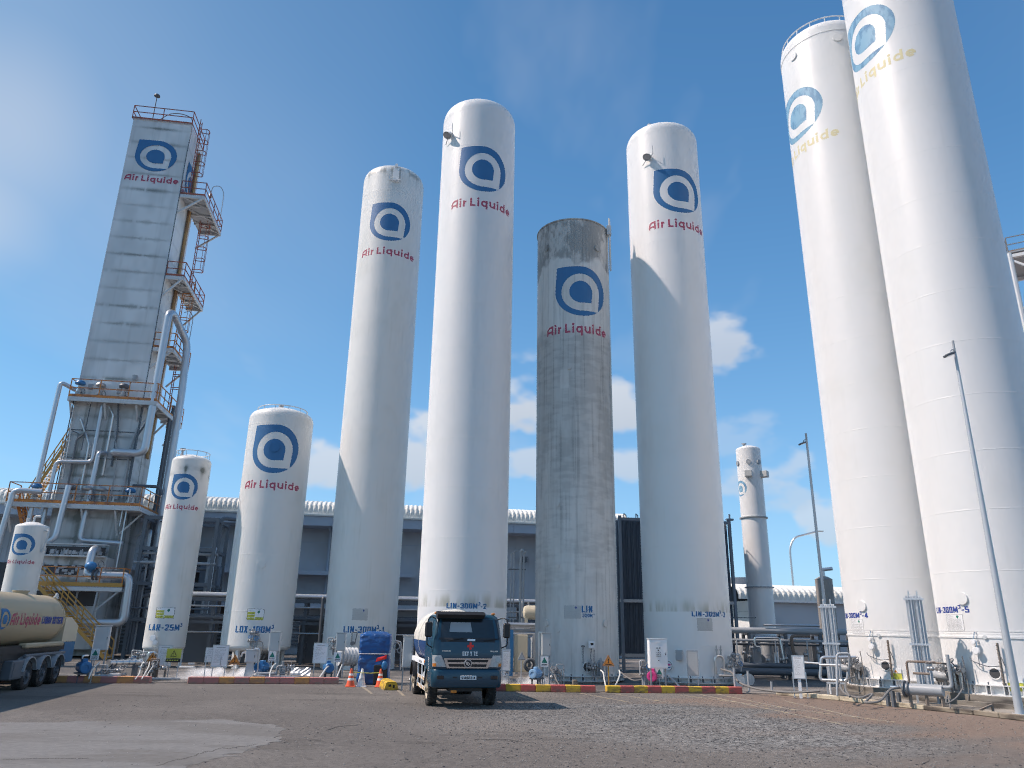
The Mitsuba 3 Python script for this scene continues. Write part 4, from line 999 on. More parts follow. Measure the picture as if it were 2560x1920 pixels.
for (a, z) in ((-3.3, 16.6), (-1.5, 16.4), (-.7, 17.4), (-3.0, 10.4), (-2.0, 9.6), (-.5, 9.5)): tobj('junction_box', MB().box((a, -.12, z), (.28, .16, .36), 0, .015), 'steel_grey', tw)
for i in range(7):
    a = -6.1 + i * 1.15; mb = MB().cyl((a, -1.0, 8.8), (a, -1.0, 9.4), .06, 8).disc((a, -1.0, 9.05), (0, 0, 1), .13, .04, 12).torus((a, -1.05, 9.45), (0, -.3, 1), .13, .016, 16, 5); tobj('hand_valve', mb, rng.choice(['valve_metal', 'steel_dark']), tw)
# big insulated pipes
PIP = 'cladding_pipe'
tobj('insulated_pipe', MB().pipe([(-1.05, -.05, 12.3), (-1.05, -.62, 12.25), (.85, -.62, 12.25), (.88, -.62, 22.0), (.9, .3, 22.3), (1.75, 1.5, 20.6), (1.9, 1.5, 17), (1.9, 1.6, 1.0)], .24, 16, .5), PIP, tw)
tobj('insulated_pipe', MB().pipe([(-4.0, -.5, 16.2), (-4.85, -.8, 16.6), (-4.92, -.85, 8.9), (-5.0, -.85, 4)], .14, 12, .3), PIP, tw)
tobj('insulated_pipe', MB().pipe([(-2.3, -.3, 15.4), (-2.2, -.4, 11.6), (-4.25, -.5, 11.5), (-4.3, -.55, 5.5)], .12, 12, .3), PIP, tw)
tobj('insulated_pipe', MB().pipe([(-1.6, -.1, 12.25), (-1.85, -.6, 12.2), (-1.87, -.7, 9.0), (-1.9, -.8, 6.7), (.6, -.8, 6.6)], .14, 12, .3), PIP, tw)
tobj('insulated_pipe', MB().pipe([(-2.9, -1.35, 9.9), (-2.95, -1.5, 7.6), (-2.95, -1.6, 6.6), (-3.9, -1.6, 6.3)], .17, 12, .4), PIP, tw)
tobj('insulated_pipe', MB().pipe([(-4.3, -1.4, 9.45), (-5.8, -1.6, 9.45), (-5.95, -1.6, 6.8), (-6.2, -1.6, 2)], .16, 12, .35), PIP, tw)
tobj('insulated_pipe', MB().pipe([(-.52, -.3, 6.15), (-.52, -2.3, 6.1), (-.48, -2.5, 4.6), (-.1, -2.5, 4.58), (.3, -2.5, 4.58), (1.85, -2.5, 4.6), (1.98, -2.5, 2.0), (.1, -2.5, 1.97), (-2, -2.5, 1.95)], .22, 16, .42), PIP, tw)
q = tobj('valve_bonnet', MB().ball((-.28, -2.75, 5.08), (.32, .3, .26), 2).cyl((-.28, -2.5, 4.5), (-.28, -2.6, 5.0), .12, 12), 'motor_blue', tw)
tobj('handwheel', MB().torus((.25, -2.7, 5.2), (1, -.5, .2), .2, .025, 18, 6).disc((.1, -2.6, 4.6), (1, 0, 0), .3, .06, 16).disc((-.1, -2.6, 4.6), (1, 0, 0), .3, .06, 16), 'steel_dark', q)
for (b, r, z0, z1, m) in ((2.6, .10, .5, 15.5, 'steel_dark'), (3.1, .12, .5, 16.5, 'steel_dark'), (3.9, .05, 2, 18, 'steel_dark'), (4.6, .16, .5, 9.5, 'steel_grey')): tobj('riser', MB().cyl((1.05, b, z0), (1.05, b, z1), r, 10), m, tw)
tobj('horizontal_pipe', MB().pipe([(.05, .8, 10.4), (1.7, .8, 10.4), (1.9, .9, 9.9)], .1, 10), 'steel_dark', tw)
tobj('outlet_pipe', MB().cyl((.5, -.95, 5.0), (.52, -.95, 9.9), .04, 8).cyl((.3, -1, 8.8), (.28, -1, 7.6), .03, 7), 'galvanised', tw)
# lower box with its shelf of fittings
tobj('base_cabinet', MB().box((-1.95, -.75, 3.1), (4.0, 1.4, 5.2), 0, .02), 'tower_panel', tw, False)
tobj('machinery_recess', MB().box((-1.95, -1.46, 6.0), (3.7, .1, .5)).box((-1.95, -1.46, 4.9), (3.3, .06, .55)).box((-1.9, -1.47, 3.3), (3.7, .08, .8)), 'dark_opening', tw, False)
mb = MB(); rng = random.Random(6)
for i in range(46): a = rng.uniform(-3.8, -.1); s = rng.uniform(.05, .13); mb.box((a, -1.55 - rng.uniform(0, .25), 5.80 + s), (s * 1.4, s, s * 2)) if i % 2 else mb.cyl((a, -1.6, 5.75), (a, -1.6, 5.75 + s * 3), s * .35, 8)
tobj('small_fittings', mb, 'steel_grey', tw)
tobj('shelf', MB().box((-1.95, -1.65, 5.70), (4.0, .5, .08)).box((-1.95, -1.6, 6.38), (4.0, .4, .06)), 'pale_grey', tw, False)
mb = MB()
for i in range(34): a = rng.uniform(-3.6, -.2); mb.box((a, -1.5, rng.uniform(4.65, 5.2)), (rng.uniform(.1, .3), .15, rng.uniform(.06, .2)))
tobj('cable_glands', mb, 'steel_grey', tw)
# low front platform
k6 = tobj('platform', MB().box((-.9, -2.2, 3.92), (5.0, 1.0, .05)), 'steel_grey', tw, False)
tobj('deck_frame', MB().beam((-3.4, -2.7, 3.8), (1.6, -2.7, 3.8), .08, .2).beam((-3.4, -1.7, 3.8), (1.6, -1.7, 3.8), .08, .2).beam((1.5, -2.7, 3.8), (1.5, -1.7, 3.8), .08, .2), 'pale_grey', k6, False)
tobj('kick_plate', MB().beam((-3.4, -2.72, 4.06), (1.6, -2.72, 4.06), .02, .22), 'rail_yellow', k6, False)
mb = MB(); rail_run(mb, [(-3.4, -2.7, 3.95), (1.55, -2.7, 3.95), (1.55, -1.7, 3.95)], 1.05, 1.25); tobj('railing', mb, 'rail_orange', k6, False)
for q0, q1 in (((.2, -2.6, 1.2), (.3, -2.6, 3.8)), ((.3, -2.6, 2.6), (1.4, -2.6, 3.7)), ((-3.2, -2.5, 0), (-3.2, -2.5, 3.8)), ((1.45, -1.8, 0), (1.45, -1.8, 3.8)), ((-1, -2.0, 0), (-1, -2.0, 3.8))): tobj('prop', MB().beam(q0, q1, .1), 'steel_grey', k6, False)


# stairs


def stair(name_label, a0, a1, z0, z1, b, w, m, ml):
    st_ = thing('stair', name_label, 'stairs'); L = math.hypot(a1 - a0, z1 - z0); n = max(4, int((z1 - z0) / .21))
    for s in (0, 1):
        bb = b + s * w; obj('stringer', MB().beam(tp(a0, bb, z0), tp(a1, bb, z1), .05, .18), m, st_, False)
        mb = MB()
        for j in range(0, n + 1, 4): u = j / n; mb.beam(tp(a0 + (a1 - a0) * u, bb, z0 + (z1 - z0) * u), tp(a0 + (a1 - a0) * u, bb, z0 + (z1 - z0) * u + 1.0), .05)
        for h in (1.0, .5): mb.beam(tp(a0, bb, z0 + h), tp(a1, bb, z1 + h), .055)
        obj('handrail', mb, m, st_, False)
    for j in range(n): u = (j + .5) / n; p = tp(a0 + (a1 - a0) * u, b + w / 2, z0 + (z1 - z0) * u + .02); obj('tread', MB().box(p, (.26, w - .05, .04), PSI), ml, st_, False)
    return st_


stair('yellow railed stair climbing left from the blue machine beside the trailer', 1.7, -2.6, .05, 3.95, -3.6, .8, 'rail_yellow', 'steel_grey')
stair('pale yellow stair with white treads rising behind the left side of the tower', -6.0, -4.15, 8.9, 13.4, .6, .9, 'rail_yellow', 'reflective_white')
stair('orange stair seen between the two platforms above the small tank', -4.6, -6.0, 5.2, 8.7, -.2, .8, 'rail_orange', 'steel_dark')

# crowded steel frame between the tower and the argon tank
fr = thing('process_frame', 'dark crowded frame of pipes and beams between the tower foot and the argon tank', 'pipework'); rng = random.Random(14)
fo = lambda name, mb, m, smooth=35: tobj(name, mb, m, fr, smooth)
for a in (1.5, 3.6, 5.8):
    for b in (-.2, 3.0): fo('frame_column', MB().box((a, b, 4.2), (.2, .2, 8.4)), 'steel_dark', False)
for z in (2.2, 4.3, 6.4, 8.3):
    for b in (-.2, 3.0): fo('frame_beam', MB().box((3.65, b, z), (4.5, .14, .22)), 'steel_dark', False)
    for a in (1.5, 3.6, 5.8): fo('cross_beam', MB().box((a, 1.4, z - .05), (.14, 3.2, .18)), 'steel_dark', False)
for i in range(20):
    a, b, r = rng.uniform(1.2, 5.9), rng.uniform(-.5, 2.6), rng.choice([.05, .07, .09, .13]); z1 = rng.uniform(4.5, 9.0); m = rng.choice(['steel_dark', 'steel_dark', 'steel_grey', 'cladding_pipe'])
    fo('frame_pipe', MB().pipe([(a, b, .2), (a, b, z1), (a + rng.uniform(-1, 1), b + .6, z1)], r, 8), m)
for i in range(8):
    z, b = rng.uniform(1.2, 7.5), rng.uniform(-.5, 1.5); fo('frame_pipe', MB().cyl((1.2, b, z), (6.0, b, z), rng.choice([.06, .09, .12]), 8), rng.choice(['steel_dark', 'steel_grey']))
for (a, b, w_, h_) in ((2.4, 1.2, 1.4, 2.0), (4.6, 1.4, 1.7, 2.6), (3.0, 2.4, 2.6, 4.6), (5.2, 2.6, 1.2, 5.6)): fo('machinery_casing', MB().box((a, b, h_ / 2), (w_, 1.1, h_), 0, .03), 'vaporizer_fin', False)
for i in range(7): fo('louvre', MB().box((4.6, .82, .6 + i * .26), (1.5, .05, .12)), 'black', False)

# ---------------------------------------------------------------- warehouse behind
BM = frame((0, 58.0, 0), math.radians(9.3)) @ np.diag([1.184, 1.184, 1.139, 1.0])


def bp(a, b, z): return (BM @ np.array([a, b, z, 1.0]))[:3]


def bobj(name, mb, m, parent, smooth=35): return obj(name, mb.move(BM), m, parent, smooth)


wh = thing('warehouse', 'long grey-blue warehouse with a ribbed curved roof edge behind the tanks', 'building')
X0, X1 = -46.0, 8.0
bobj('wall', MB().box(((X0 + X1) / 2, 2.0, 4.0), (X1 - X0, .2, 8.0)), 'wall_cladding', wh, False)
mb = MB()
for x in np.arange(X0, X1, .30): mb.box((x, 1.885, 3.98), (.06, .03, 7.9))
bobj('wall_rib', mb, 'wall_cladding', wh, False)
mb = MB()
for i in range(14): x = X0 + (X1 - X0) * i / 14; mb.box((x + 1.9, 1.87, 7.06), (3.84, .04, .04))
bobj('wall_joint', mb, 'fascia_blue_grey', wh, False)
for i in range(14):
    w = (X1 - X0) / 14; x = X0 + w * (i + .5); bobj('fascia_panel', MB().box((x, 0, 8.27), (w - .012, .08, .68), 0, .006), 'fascia_blue_grey', wh, False)
bobj('soffit', MB().box(((X0 + X1) / 2, 1.0, 7.99), (X1 - X0, 1.9, .06)), 'fascia_blue_grey', wh, False)
bobj('gutter', MB().box(((X0 + X1) / 2, -.08, 8.60), (X1 - X0, .18, .10)), 'roof_sheet', wh, False)
prof = [(-.02, 8.64), (.02, 9.0), (.12, 9.25), (.34, 9.44), (.7, 9.58), (1.4, 9.70), (9.0, 10.6), (18.0, 9.3)]
xs = np.arange(X0, X1 + .01, .072); hgt = np.where((np.arange(len(xs)) % 4) < 2, 0, .05)
v = []
for x, h in zip(xs, hgt):
    for i, (y, z) in enumerate(prof): k_ = min(1, i / 2) ; v.append((x, y - h * (.15 + .85 * (1 if i < 4 else .2)) * min(1, i / 1.5), z + h * (0 if i < 1 else 1)))
n = len(prof); f = [[i * n + j, (i + 1) * n + j, (i + 1) * n + j + 1, i * n + j + 1] for i in range(len(xs) - 1) for j in range(n - 1)]
bobj('roof', MB().raw(v, f), 'roof_sheet', wh, False)
for (a0, a1, z0, z1) in ((-19.7, -18.25, 5.15, 6.45), (-19.75, -18.3, 3.3, 4.9), (-31.0, -29.6, 3.2, 5.2)):
    q = bobj('window', MB().box(((a0 + a1) / 2, 1.86, (z0 + z1) / 2), (a1 - a0, .05, z1 - z0)), 'dark_opening', wh, False)
    bobj('frame', MB().box(((a0 + a1) / 2, 1.84, z1 + .03), (a1 - a0 + .12, .08, .06)).box(((a0 + a1) / 2, 1.84, z0 - .03), (a1 - a0 + .12, .08, .06)).box((a0 - .03, 1.84, (z0 + z1) / 2), (.06, .08, z1 - z0)).box((a1 + .03, 1.84, (z0 + z1) / 2), (.06, .08, z1 - z0)), 'fascia_blue_grey', q, False)
bobj('walkway', MB().box((-16, 1.2, 5.03), (20, 1.2, .12)).box((-16, .58, 5.0), (20, .06, .26)).box((-16, 1.2, 2.95), (26, 1.2, .2)), 'fascia_blue_grey', wh, False)
for x in (-11.45, -3.2, 3.0): bobj('downpipe', MB().pipe([(x, .3, 7.95), (x, 1.7, 7.8), (x, 1.75, .5)], .08, 8), 'fascia_blue_grey', wh)
bobj('floodlight', MB().box((1.25, 1.6, 6.35), (.5, .25, .38), 0, .03).beam((1.25, 1.9, 6.5), (1.25, 1.6, 6.4), .06), 'steel_dark', wh, False)
bobj('dark_doorway', MB().box((-20, 1.85, 1.4), (9, .1, 2.8)).box((-8, 1.85, 1.2), (9, .1, 2.4)), 'dark_opening', wh, False)
for (a0, a1, z0, n) in ((-23.5, -21.5, .5, 9), (-19, -17, .5, 9), (-9.8, -7.8, .6, 8), (-13.2, -12.2, .6, 8)):
    for j in range(n): bobj('louvre', MB().box(((a0 + a1) / 2, 1.76, z0 + j * .22), (a1 - a0, .06, .10)), 'steel_dark', wh, False)
# right warehouse
RM = frame((19.3, 58.0, 0), math.radians(12)); rw = thing('warehouse', 'low white warehouse with ribbed roof behind the slender column on the right', 'building')
ro = lambda name, mb, m, smooth=False: obj(name, mb.move(RM), m, rw, smooth)
ro('front_wall', MB().box((16, 0, 2.15), (32, .2, 4.3)), 'wall_cladding'); ro('gable_wall', MB().box((-.08, 9, 2.2), (.2, 18, 4.4)), 'white_paint')
ro('gable_joint', MB().box((-.2, 9, 3.6), (.03, 18, .05)), 'pale_grey')
ro('eave_trim', MB().box((16, -.5, 4.32), (32.6, .12, .16)), 'white_paint'); ro('soffit', MB().box((16, -.2, 4.25), (32, .7, .06)), 'fascia_blue_grey')
prof = [(-.55, 4.4), (-.5, 4.75), (-.38, 5.0), (-.1, 5.2), (.4, 5.32), (1.2, 5.42), (9, 6.0), (18, 5.2)]
xs = np.arange(-2.5, 32.5, .11); hgt = np.where((np.arange(len(xs)) % 4) < 2, 0, .08); v = []
for x, h in zip(xs, hgt):
    for i, (y, z) in enumerate(prof): v.append((x, y - h * .8 * (1 if 0 < i < 5 else 0), z + h * (0 if i < 1 else 1)))
n = len(prof); ro('roof', MB().raw(v, [[i * n + j, (i + 1) * n + j, (i + 1) * n + j + 1, i * n + j + 1] for i in range(len(xs) - 1) for j in range(n - 1)]), 'roof_sheet')
ro('window', MB().box((5.2, -.12, 1.9), (1.2, .06, .9)), 'dark_opening')
# cooling tower fan stack
ct = thing('cooling_tower', 'dark round fan stack peeking over the roof left of the slender column', 'cooling tower')
c = np.array([20.6, 68.0, 0]); obj('fan_stack', MB().lathe([(1.55, 4.6), (1.45, 5.4), (1.5, 6.6), (1.42, 6.6), (1.38, 5.4)], c, 48), 'vaporizer_fin', ct); obj('casing', MB().box(c + [0, 0, 2.3], (4, 4, 4.6)), 'steel_grey', ct, False)
# ---------------------------------------------------------------- finned vaporizer bank
vb = thing('vaporizer_bank', 'tall dark bank of vertical finned tubes between the grimy tank and its right neighbour', 'vaporizer')
VM = frame((5.95, 40.9, 0), math.radians(8)); vo = lambda name, mb, m, parent=vb, smooth=False: obj(name, mb.move(VM), m, parent, smooth)
for i in range(20):
    x = .15 + i * .31; mb = MB().cyl((x, 0, .9), (x, 0, 7.75), .03, 8)
    for j in range(8): a = j * PI / 4; mb.beam((x + .07 * math.cos(a), .07 * math.sin(a), .9), (x + .07 * math.cos(a), .07 * math.sin(a), 7.75), *( (.14, .008) if j % 2 == 0 else (.14, .008)), up=(-math.sin(a), math.cos(a), 0))
    vo('finned_tube', mb, 'vaporizer_fin')
vo('rear_bank', MB().box((3.1, 1.1, 4.3), (6.2, 1.2, 6.9)), 'vaporizer_fin')
for z in (7.82, 3.55, .85): vo('header_beam', MB().box((3.1, -.2, z), (6.4, .12, .16)).box((3.1, .9, z), (6.4, .12, .14)), 'steel_grey' if z < 5 else 'vaporizer_fin')
for i in range(9): x = .3 + i * .68; vo('return_bend', MB().pipe([(x, 0, 7.8), (x, 0, 8.15), (x + .3, .6, 8.15), (x + .3, .6, 7.8)], .03, 7), 'vaporizer_fin', vb, 35)
for x in (0, 6.25): vo('corner_post', MB().box((x, -.2, 4.0), (.14, .16, 8.0)).box((x, .9, 4.0), (.14, .16, 8.0)), 'vaporizer_fin')
vo('top_post', MB().cyl((6.3, -.2, 7.9), (6.3, -.2, 8.3), .05, 8).box((6.3, -.2, 8.0), (.4, .2, .1)), 'vaporizer_fin')
# ---------------------------------------------------------------- pipe rack
prk = thing('pipe_rack', 'long grey steel pipe rack running low behind the row of tanks', 'pipe rack')
GM = frame((0, 44.3, 0), math.radians(9.0)); go = lambda name, mb, m, smooth=35: obj(name, mb.move(GM), m, prk, smooth)
for i, x in enumerate(np.arange(-18.4, 5.6, 2.4)): go('rack_post', MB().box((x, 0, 1.65), (.16, .16, 3.3)).box((x, 1.4, 1.65), (.16, .16, 3.3)).box((x, .7, 3.35), (.14, 1.7, .14)).box((x, .7, 2.2), (.12, 1.6, .12)), 'steel_dark', False)
for (y, z, r, m) in ((-.1, 3.52, .10, 'galvanised'), (.2, 3.55, .13, 'steel_grey'), (.6, 3.5, .08, 'steel_dark'), (1.0, 3.56, .15, 'steel_dark'), (0.0, 2.36, .12, 'steel_dark'), (.3, 2.4, .09, 'steel_grey'), (.7, 2.42, .14, 'steel_dark'), (1.1, 2.36, .08, 'galvanised'), (-.15, 2.95, .05, 'galvanised'), (-.15, 1.62, .045, 'galvanised')): go('rack_pipe', MB().cyl((-18.6, y, z), (5.4, y, z), r, 10), m)
go('edge_beam', MB().box((-6.6, -.12, 3.28), (24.0, .08, .18)).box((-6.6, -.12, 2.12), (24.0, .08, .14)), 'steel_dark', False)
rng = random.Random(12)
for i in range(16): x = rng.uniform(-18, 5); go('drop_pipe', MB().pipe([(x, -.05, 3.5), (x, -.3, 3.5), (x, -.3, rng.uniform(.2, 1.2)), (x + rng.uniform(-.8, .8), -.3, .3)], rng.choice([.04, .06, .08]), 8), rng.choice(['steel_dark', 'steel_grey', 'galvanised']))
for x in (-17.4, -13.6, -10.6, -8.2, -5.6): go('machinery_casing', MB().box((x, 2.4, 1.15), (2.0, 1.4, 2.3), 0, .03), 'steel_dark', False)
# right-hand rack between the striped kerb and the giant tanks
pr2 = thing('pipe_rack', 'grey pipe rack with valves and loops between the striped kerb and the giant tanks', 'pipe rack')
HM = frame((9.6, 37.5, 0), math.radians(-4)); ho = lambda name, mb, m, smooth=35: obj(name, mb.move(HM), m, pr2, smooth)
for x in (0.2, 1.9, 3.6, 5.2, 6.9): ho('rack_post', MB().box((x, 0, 1.0), (.14, .14, 2.0)).box((x, 1.2, 1.0), (.14, .14, 2.0)).box((x, .6, 2.0), (.12, 1.4, .12)), 'steel_dark', False)
for (y, z, r, m) in ((0, 2.16, .14, 'steel_grey'), (.35, 2.12, .09, 'steel_dark'), (.8, 2.15, .11, 'steel_dark'), (-.05, 1.72, .07, 'steel_grey'), (.3, 1.55, .06, 'steel_dark'), (-.3, .62, .12, 'steel_dark'), (-.5, .36, .16, 'steel_dark')): ho('rack_pipe', MB().cyl((-.6, y, z), (7.4, y, z), r, 12), m)
ho('upper_pipe', MB().pipe([(2.6, -.1, 2.42), (5.2, -.1, 2.42)], .05, 8), 'stainless')
for i, x in enumerate((1.25, 3.05, 3.35, 4.5)): ho('riser', MB().cyl((x, -.2, .4), (x, -.2, 1.75), .035, 8), 'galvanised')
ho('loop_pipe', MB().pipe([(2.3, -.4, 1.1), (2.3, -.4, 1.45), (2.05, -.4, 1.45), (2.05, -.4, 1.85), (3.2, -.4, 1.85), (3.3, -.4, .9)], .05, 8), 'stainless')
ho('loop_pipe', MB().pipe([(4.6, -.4, 1.95), (3.75, -.4, 1.95), (3.75, -.4, 1.6), (3.85, -.4, .7)], .075, 10), 'rusty_steel')
ho('tank_casing', MB().cyl((2.0, 1.6, .2), (2.0, 1.6, 1.6), .42, 20).cyl((3.1, 1.6, .2), (3.1, 1.6, 1.7), .3, 20).box((4.6, 1.8, .9), (1.6, 1.0, 1.8)), 'steel_grey')
for i in range(14): x = rng.uniform(.2, 7); z = rng.uniform(.4, 1.4); mb = MB(); mb.disc((x, -.35, z), (1, 0, 0), .1, .05, 12).ball((x + .1, -.35, z), .08, 1).cyl((x + .1, -.35, z), (x + .1, -.4, z + .22), .015, 6).torus((x + .1, -.4, z + .22), (0, .3, 1), .08, .012, 14, 5); ho('valve', mb, 'valve_metal')
ho('thin_rail', MB().pipe([(-.4, -1.2, 2.45), (-.4, -1.2, 2.72), (2.0, -1.2, 2.72)], .02, 6), 'steel_dark')

# ---------------------------------------------------------------- oxygen tank truck
KM = frame((-1.08, 21.72, 0), math.radians(12.5))
tk = thing('tank_truck', 'dark teal tank truck with a red cross on its cab, parked facing us', 'truck')


def ko(name, mb, m, parent=tk, smooth=30): return obj(name, mb.move(KM), m, parent, smooth)


def loft(rings):
    """closed skin through rings of equal point count"""
    n = len(rings[0]); v = np.vstack(rings); f = []
    for i in range(len(rings) - 1):
        for j in range(n): f.append([i * n + j, i * n + (j + 1) % n, (i + 1) * n + (j + 1) % n, (i + 1) * n + j])
    mb = MB().raw(v, f)
    for i, r in ((0, rings[0]), (len(rings) - 1, rings[-1])):
        c = np.mean(r, 0); vv = np.vstack([r, c[None]]); mb.raw(vv, [[n, (j + 1) % n, j] if i == 0 else [n, j, (j + 1) % n] for j in range(n)])
    return mb


def rrect(w, y0, y1, z, rf, rb=.06, k=6):
    """rounded outline in plan: width w, front y0, rear y1"""
    pts = []
    for cx, cy, r, a0 in ((w / 2 - rf, y0 + rf, rf, -90), (w / 2 - rb, y1 - rb, rb, 0), (-w / 2 + rb, y1 - rb, rb, 90), (-w / 2 + rf, y0 + rf, rf, 180)):
        for i in range(k + 1): a = math.radians(a0 + 90 * i / k); pts.append((cx + r * math.cos(a), cy + r * math.sin(a), z))
    return np.array(pts)


# cab skin: levels (z, width, front y)
LV = [(.98, 1.92, .05), (1.04, 1.96, .02), (1.34, 1.96, .0), (1.5, 1.95, .02), (1.70, 1.945, .05), (1.76, 1.94, .07), (2.06, 1.89, .16), (2.30, 1.83, .24), (2.38, 1.77, .30), (2.43, 1.64, .42), (2.45, 1.36, .62)]
cab = loft([rrect(w, y, 1.85, z, .17 if z < 2.3 else .2) for z, w, y in LV]); ko('cab', cab, 'truck_blue', tk, 38)


def wy(z): return float(np.interp(z, [l[0] for l in LV], [l[2] for l in LV]))
def ww(z): return float(np.interp(z, [l[0] for l in LV], [l[1] for l in LV]))


# windscreen: a pane laid over the front, following its slope; black surround
def front_patch(x0a, x1a, z0, x0b, x1b, z1, off, nx=10, nz=5, bulge=.05):
    v, f = [], []
    for j in range(nz + 1):
        t = j / nz; z = z0 + (z1 - z0) * t; a, b = x0a + (x0b - x0a) * t, x1a + (x1b - x1a) * t
        for i in range(nx + 1):
            x = a + (b - a) * i / nx; hw = ww(z) / 2; r = .18; e = max(0, abs(x) - (hw - r)); y = wy(z) + (r - math.sqrt(max(0, r * r - e * e))); v.append((x, y - off, z))
    for j in range(nz):
        for i in range(nx): q = j * (nx + 1) + i; f.append([q, q + 1, q + nx + 2, q + nx + 1])
    return MB().raw(v, f)


ws = ko('windscreen_surround', front_patch(-.94, .94, 1.70, -.88, .88, 2.34, .004), 'black')
ko('windscreen', front_patch(-.88, .88, 1.76, -.83, .83, 2.30, .009), 'tinted_glass')
ko('rear_window_glimpse', front_patch(-.52, .12, 1.96, -.48, .08, 2.22, .012, 6, 2), 'steel_grey', ws)
ko('dashboard', front_patch(-.82, .80, 1.765, -.80, .78, 1.81, .012, 8, 1), 'seat_dark', ws)
ko('paper_permit', front_patch(-.02, .20, 1.73, -.02, .20, 1.785, .016, 3, 1), 'sign_white', ws)
for x in (-.55, .45): ko('wiper', MB().tube([(x, wy(1.74) - .02, 1.74), (x + .42, wy(1.80) - .03, 1.80)], .012, 5), 'black', ws)
ko('sun_visor', MB().hull([(x, y, z) for x in (-.88, .44) for y, z in ((.08, 2.32), (-.04, 2.42), (.04, 2.50), (.34, 2.51), (.34, 2.34))]), 'black')
ko('visor_end', MB().hull([(.42, .13, 2.33), (.42, .02, 2.42), (.42, .1, 2.49), (.42, .3, 2.49), (.52, .3, 2.47), (.50, .16, 2.42), (.42, .3, 2.34)]), 'black')
for x in (-.86, .78): ko('roof_lamp', MB().box((x, .5, 2.46), (.10, .12, .06), 0, .02), 'lamp_amber')
for s in (-1, 1):
    ko('side_window', MB().raw([(s * (ww(1.78) / 2 + .006), .32, 1.78), (s * (ww(1.78) / 2 + .006), 1.45, 1.78), (s * (ww(2.26) / 2 + .006), 1.40, 2.26), (s * (ww(2.26) / 2 + .006), .58, 2.26)], [[0, 1, 2, 3]]), 'tinted_glass', tk, False)
    ko('door_seam', MB().box((s * .972, .32, 1.35), (.012, .014, .7)).box((s * .972, 1.5, 1.35), (.012, .014, .7)), 'black', tk, False)
    ko('door_handle', MB().box((s * .985, 1.35, 1.62), (.03, .16, .035), 0, .008), 'black')
    # mirrors on looped arms
    m = ko('mirror_arm', MB().pipe([(s * .86, .42, 2.3), (s * 1.02, .2, 2.36), (s * 1.12, .12, 2.30), (s * 1.13, .12, 1.62), (s * .97, .22, 1.55)], .016, 7, .08), 'black')
    ko('mirror', MB().box((s * 1.10, .10, 2.02), (.20, .10, .40), 0, .035), 'black', m)
    # headlamp
    h = ko('headlamp', front_patch(s * .96 if s < 0 else .56, -.58 if s < 0 else .96, 1.06, s * .965 if s < 0 else .70, -.74 if s < 0 else .965, 1.36, .014, 6, 4), 'lamp_lens')
    ko('lamp_bowl', MB().disc((s * .84, wy(1.24) - .016, 1.25), (0, -1, .05), .075, .02, 20).disc((s * .76, wy(1.14) - .016, 1.13), (0, -1, .05), .06, .02, 18), 'valve_metal', h)
    ko('indicator', front_patch(s * .955 if s < 0 else .86, -.86 if s < 0 else .955, 1.07, s * .955 if s < 0 else .87, -.87 if s < 0 else .955, 1.15, .022, 3, 1), 'lamp_amber', h)
g = ko('grille', front_patch(-.56, .56, 1.04, -.66, .66, 1.285, .012, 8, 3), 'black')
for z0, z1, e in ((1.245, 1.285, .0), (1.135, 1.185, .03), (1.03, 1.065, .09)): ko('chrome_bar', front_patch(-.66 + e, .66 - e, z0, -.66 + e, .66 - e, z1, .035, 8, 1), 'chrome', g)
for s in (-1, 1): ko('chrome_end', front_patch(min(s * .57, s * .50), max(s * .57, s * .50), 1.04, min(s * .66, s * .58), max(s * .66, s * .58), 1.27, .033, 2, 3), 'chrome', g)
ec = np.array([0, wy(1.15) - .05, 1.15]); em = ko('front_emblem', MB().disc(ec, (0, -1, 0), .105, .03, 28), 'black', g); ko('emblem_ring', MB().torus(ec + [0, -.018, 0], (0, -1, 0), .098, .012, 28, 6), 'chrome', g)
mb = MB()
for i in range(3): x = -.045 + i * .04; mb.beam(ec + [x - .02, -.02, .055 - .012 * i], ec + [x + .018, -.02, -.06 + .03 * abs(1 - i)], .022, .01, (0, 1, 0))
ko('emblem_bars', mb, 'chrome', g)
# bumper
ko('bumper', loft([rrect(w, y, .95, z, .20) for z, w, y in ((.53, 1.86, .03), (.56, 1.93, -.02), (.72, 1.96, -.05), (.93, 1.96, -.04), (.99, 1.94, .0))]), 'truck_blue', tk, 38)
for s in (-1, 1): ko('fog_lamp', MB().box((s * .74, -.045, .80), (.19, .06, .10), 0, .015), 'tinted_glass')
ko('tow_slot', MB().box((-.34, -.05, .80), (.12, .02, .03)).box((.34, -.05, .80), (.12, .02, .03)), 'black')
pl_ = ko('number_plate', MB().box((.02, -.068, .79), (.44, .012, .105), 0, .004), 'sign_white')


def face_text(parent, text, cap, width, x, z, y, m, bold=True, heavy=0.0):
    mb = MB(); v, f = block_text(text, cap, width); heavy = 0
    for dx, dz, dy in ((0, 0, 0), (heavy, 0, .0004), (-heavy, 0, .0008), (0, heavy, .0012)) if heavy else ((0, 0, 0),):
        w = v + [dx, dz, dy]; mb.raw(np.stack([x + w[:, 0], y - w[:, 2], z + w[:, 1]], -1), f)
    return ko('lettering', mb, m, parent, False)


